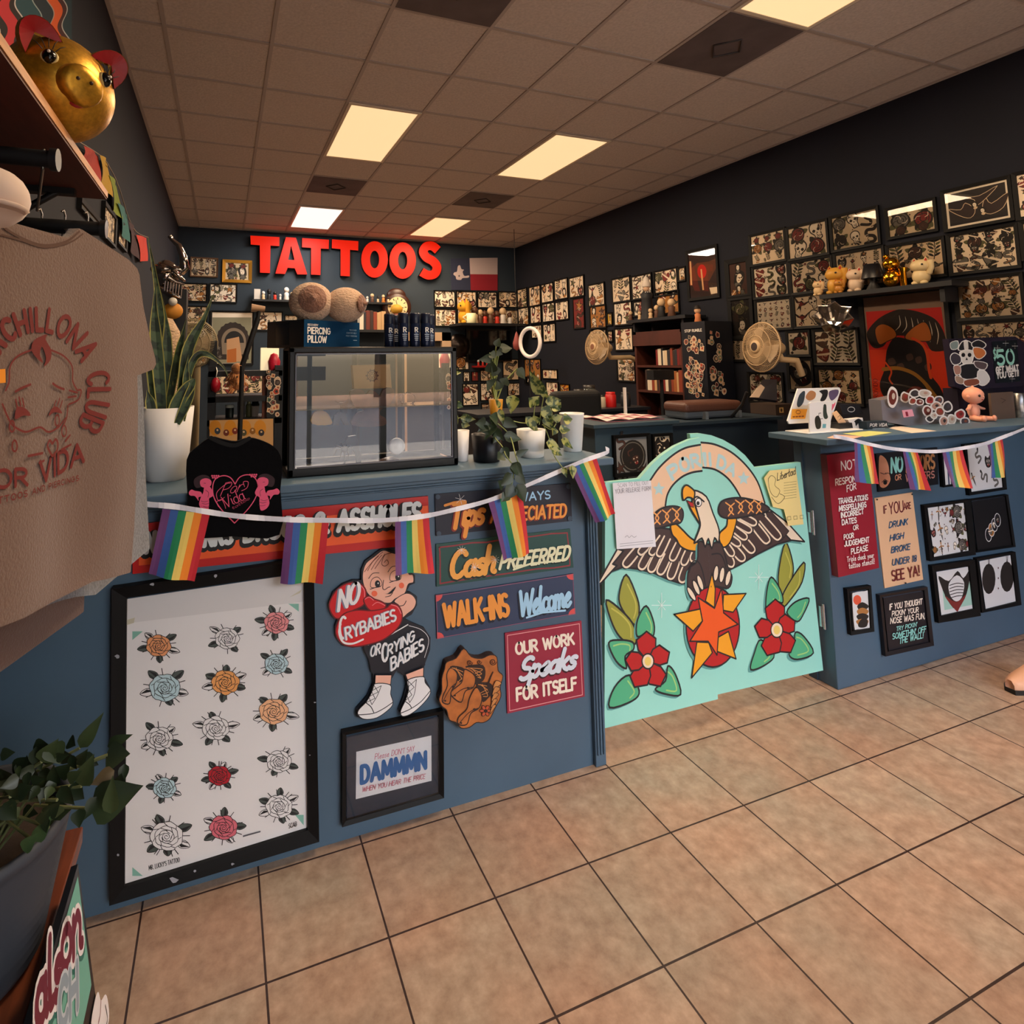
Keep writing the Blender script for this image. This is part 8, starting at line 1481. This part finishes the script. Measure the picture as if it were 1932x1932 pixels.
for x,y in ((470,1790),(510,1770),(535,1790)): Lp([(x,y),(x+20,y-60)],.003)
for cx,cy in ((93,2130),(507,1908),(576,2000),(70,1960)): pr.line([pr.px(cx+26*sin(a)*(.4+.6*(1-cos(a))/2) if 0 else cx+22*sin(a),cy-40*cos(a)*(1 if cos(a)<0 else 1.4)) for a in [k*.42 for k in range(16)]],.003,PR)
Lp([(458,2210),(410,2130),(430,2075),(460,2100),(490,2065),(515,2095),(508,2160),(458,2210)],.0045); Lp([(355,2185),(215,2210)],.004); Lp([(550,2155),(640,2110)],.004); Lp([(590,2080),(630,2030)],.004); Lp([(370,2250),(320,2270)],.004)
pr.build('print',t)
b=MB(); q=P1-D1*0; hz=e1.z; b.tube([(e1.x-.012,e1.y,hz+.018),(e1.x-.012,e1.y+.0,hz-.02)],.0025,M('b0a8a0',.3,metal=1),n=6); pa=at(70,398,1,1.25); b.tube([(e1.x-.012,e1.y,hz-.02),(pa.x,pa.y,pa.z)],.0025,M('b0a8a0',.3,metal=1),n=6); b.build('hanger_hook',t)
P2=P1+Vector((-.075,.035,0))
tee('grey_tshirt','heather grey T-shirt behind the printed tan T-shirt','' or P2,GRY,[(-120,470),(60,470),(200,480),(258,560),(268,690),(273,760),(276,900),(281,1000),(283,1042),(255,1060),(190,1108),(183,1122),(130,1128),(0,1170),(-120,1200)],.03,.008,seed=9)
P3=P1+Vector((-.13,.05,0))
tee('brown_tshirt','dark tan T-shirt hanging lowest behind the printed one','' or P3,TS2,[(-120,520),(60,500),(150,560),(160,800),(163,1100),(160,1155),(140,1165),(90,1200),(50,1225),(20,1245),(0,1272),(-120,1310)],.03,.012,seed=13)
c=at(-22,372,1,.86); t=thing('baseball_cap','white cap hanging at the picture edge under the shelf','cap',tuple(c)); b=MB(); b.sph(c,(.045,.05,.04),M('d8c0b0',.8,sheen=.3),16,10); b.build('crown',t); b=MB(); b.lathe(c+Vector((-.0,-.02,-.02)),[(.046,0),(.05,.003),(.046,.006)],M('d0b8a8',.8),16); b.tube([c+Vector((0,0,.04)),(c.x,c.y,1.92)],.0015,BLK,n=4); b.build('brim',t)
cv=Cv(P1+NS*.02,-D1,Z,NS); cv.prism([cv.px(*p) for p in [(-14,698),(10,696),(11,722),(-14,724)]][::-1],cv.O,cv.U,cv.V,cv.N,.001,M('e8901e',.6)); fin(cv,'price_tag','orange tag on the printed tan T-shirt at the picture edge','tag')
# bench, plant, leaning sign
b=MB(); WB=M('6a341c',.45,var=.3,scale=7,stretch=(9,1,9)); t=thing('wooden_bench','orange-brown wooden bench along the side wall holding the big pothos','bench',(-.46,.9,0)); b.bb((XL,-.4,.415),(-.272,1.56,.45),WB); b.build('top',t,bevel=.003)
for y in (-.3,1.45): b=MB(); b.bb((XL+.03,y,0),(-.3,y+.05,.415),WB); b.build('leg_panel',t)
o=Vector((-.402,1.275,.4505)); t=thing('big_pothos','dark pothos in a ribbed grey pot on the wooden bench','potted plant',tuple(o)); GP_=M('3c414b',.6); b=MB()
b.lathe(o,[(.11,0),(.118,.01)]+[(.118+.034*k/24+(.0045 if k%2 else 0),.012+.2*k/24) for k in range(25)]+[(.158,.216),(.158,.235),(.148,.235),(.142,.2)],GP_,36); b.build('pot',t); b=MB(); b.lathe(o,[(.14,.195),(.14,.2),(0,.212)],SOIL,20); b.build('soil',t)
b=MB(); C4=(0,1300,.3271); DG=M('26331f',.4,var=.4,scale=14); DG2=M('3d4a2c',.4,var=.35,scale=14); rq=random.Random(31); base=o+Vector((.02,0,.21))
LV=[(520,690,815,562,125,DG,1.18),(640,720,640,520,45,DG2,1.14),(610,390,745,372,75,DG,1.25),(660,470,520,560,70,M('5a4a2a',.5,var=.3,scale=12),1.2),(460,340,588,150,48,DG2,1.25),(240,420,330,300,60,DG2,1.2),(210,330,230,480,55,DG,1.22),(300,310,345,440,70,DG2,1.2),(400,290,430,330,40,DG,1.3),(470,560,530,390,60,DG2,1.16),(330,500,400,440,50,DG,1.2),(620,330,757,262,40,DG,1.34),(60,620,150,520,60,DG,1.15),(20,660,90,760,60,DG,1.15),(150,570,80,500,60,DG,1.18),(270,560,230,670,55,DG,1.18),(300,560,260,640,45,DG2,1.17),(200,880,290,740,45,M('46603a',.4,var=.3,scale=20),1.16),(130,930,210,840,40,M('46603a',.4,var=.3,scale=20),1.14),(400,560,480,640,60,DG,1.17),(560,620,480,760,60,DG,1.17),(700,600,690,500,60,DG,1.2),(720,430,700,560,40,DG,1.22),(350,560,420,680,55,DG,1.16),(100,640,40,560,50,DG,1.2),(420,420,350,360,50,DG,1.22),(180,520,140,400,55,DG,1.24)]
for _ in range(46):
    x,y=rq.uniform(-60,470),rq.uniform(330,800)*1.0; a=rq.uniform(0,6.28); L_=rq.uniform(70,130); LV.append((x,y,x+L_*cos(a),y+L_*sin(a),L_*rq.uniform(.35,.5),rq.choice((DG,DG,DG2)),rq.uniform(1.12,1.26)))
for x,y,x2,y2,w,m,yy in LV: pxleaf(b,x,y,x2,y2,w,m,yy,crop=C4,rng=rq)
VG=M('6a7048',.6)
for x,y,yy in ((460,340,1.25),(520,690,1.18),(610,390,1.25),(240,420,1.2),(470,560,1.16),(280,800,1.16),(400,560,1.17),(620,380,1.25),(330,640,1.15),(60,620,1.15),(200,880,1.16)):
    e=at(x*.3271,1300+y*.3271,1,yy); b.tube([base+Vector((rq.uniform(-.06,.04),rq.uniform(-.06,.06),-.01)),(base+e)/2+Vector((0,0,.03)),e],.0026,VG,n=5)
b.build('foliage',t)
# leaning sign
SO=at(146,1628,0,-.245); UU=Vector((0,1,0)); VV=Vector((-.16,0,1)).normalized(); NN=UU.cross(VV).normalized(); TLB=M('6fb3a4',.5)
cv=Cv(SO+Vector((0,0,0)),UU,VV,NN); cv.setcrop(0,1300,.3271); h=-SO.z/VV.z
c0=cv.px(450,1008); c1=cv.px(625,1932); 
cv.prism([(c0[0]-.75,h+.003),(c0[0]+.0,h+.003),(c0[0]+.0,c0[1]),(c0[0]-.75,c0[1])],cv.O,cv.U,cv.V,cv.N,.012,M('0b0d14',.4)); cv.up(4)
cv.poly([(c0[0]-.73,cv.px(540,1640)[1]),(c0[0]-.016,cv.px(540,1640)[1]),(c0[0]-.012,c0[1]-.014),(c0[0]-.73,c0[1]-.014)],TLB); cv.up(3)
MAR=M('6e1430',.5); WE=M('ece8ee',.5); TD=M('2a6f68',.5)
for dz,w,m in ((-.008,.036,TD),(0,.034,WE),(0,.019,MAR)):
    for s,bl,br,tl in (('als',(205,1960),(350,1740),(205,1560)),('on',(350,1640),(470,1470),(350,1240))):
        L,Wd=txt_lines(s,.1); a,bq,cq=cv.px(*bl),cv.px(*br),cv.px(*tl)
        for st_ in L: cv.line([(a[0]+(bq[0]-a[0])*x/Wd+(cq[0]-a[0])*y,a[1]+dz+(bq[1]-a[1])*x/Wd+(cq[1]-a[1])*y) for x,y in st_],w,m,up=False)
    cv.up()
for dz,w,m in ((0,.026,M('c4d0dc',.5)),(0,.016,M('8fa2b4',.5))):
    L,Wd=txt_lines('CH',.2); a,bq,cq=cv.px(335,1975),cv.px(440,1830),cv.px(335,1710)
    for st_ in L: cv.line([(a[0]+(bq[0]-a[0])*x/Wd+(cq[0]-a[0])*y,a[1]+dz+(bq[1]-a[1])*x/Wd+(cq[1]-a[1])*y) for x,y in st_],w,m,up=False)
    cv.up()
cv.poly([cv.px(*p) for p in splc([(520,1960),(540,1800),(560,1750),(575,1800),(600,1765),(615,1800),(622,1900),(600,1960)],4)],WE); cv.up(); cv.line([cv.px(*p) for p in spl([(575,1800),(570,1880),(560,1930)],5)],.004,MAR); cv.line([cv.px(*p) for p in spl([(600,1830),(612,1900),(605,1950)],5)],.004,BLK)
fin(cv,'leaning_sign','teal board with maroon script ending in on, leaning on the wooden bench','sign')
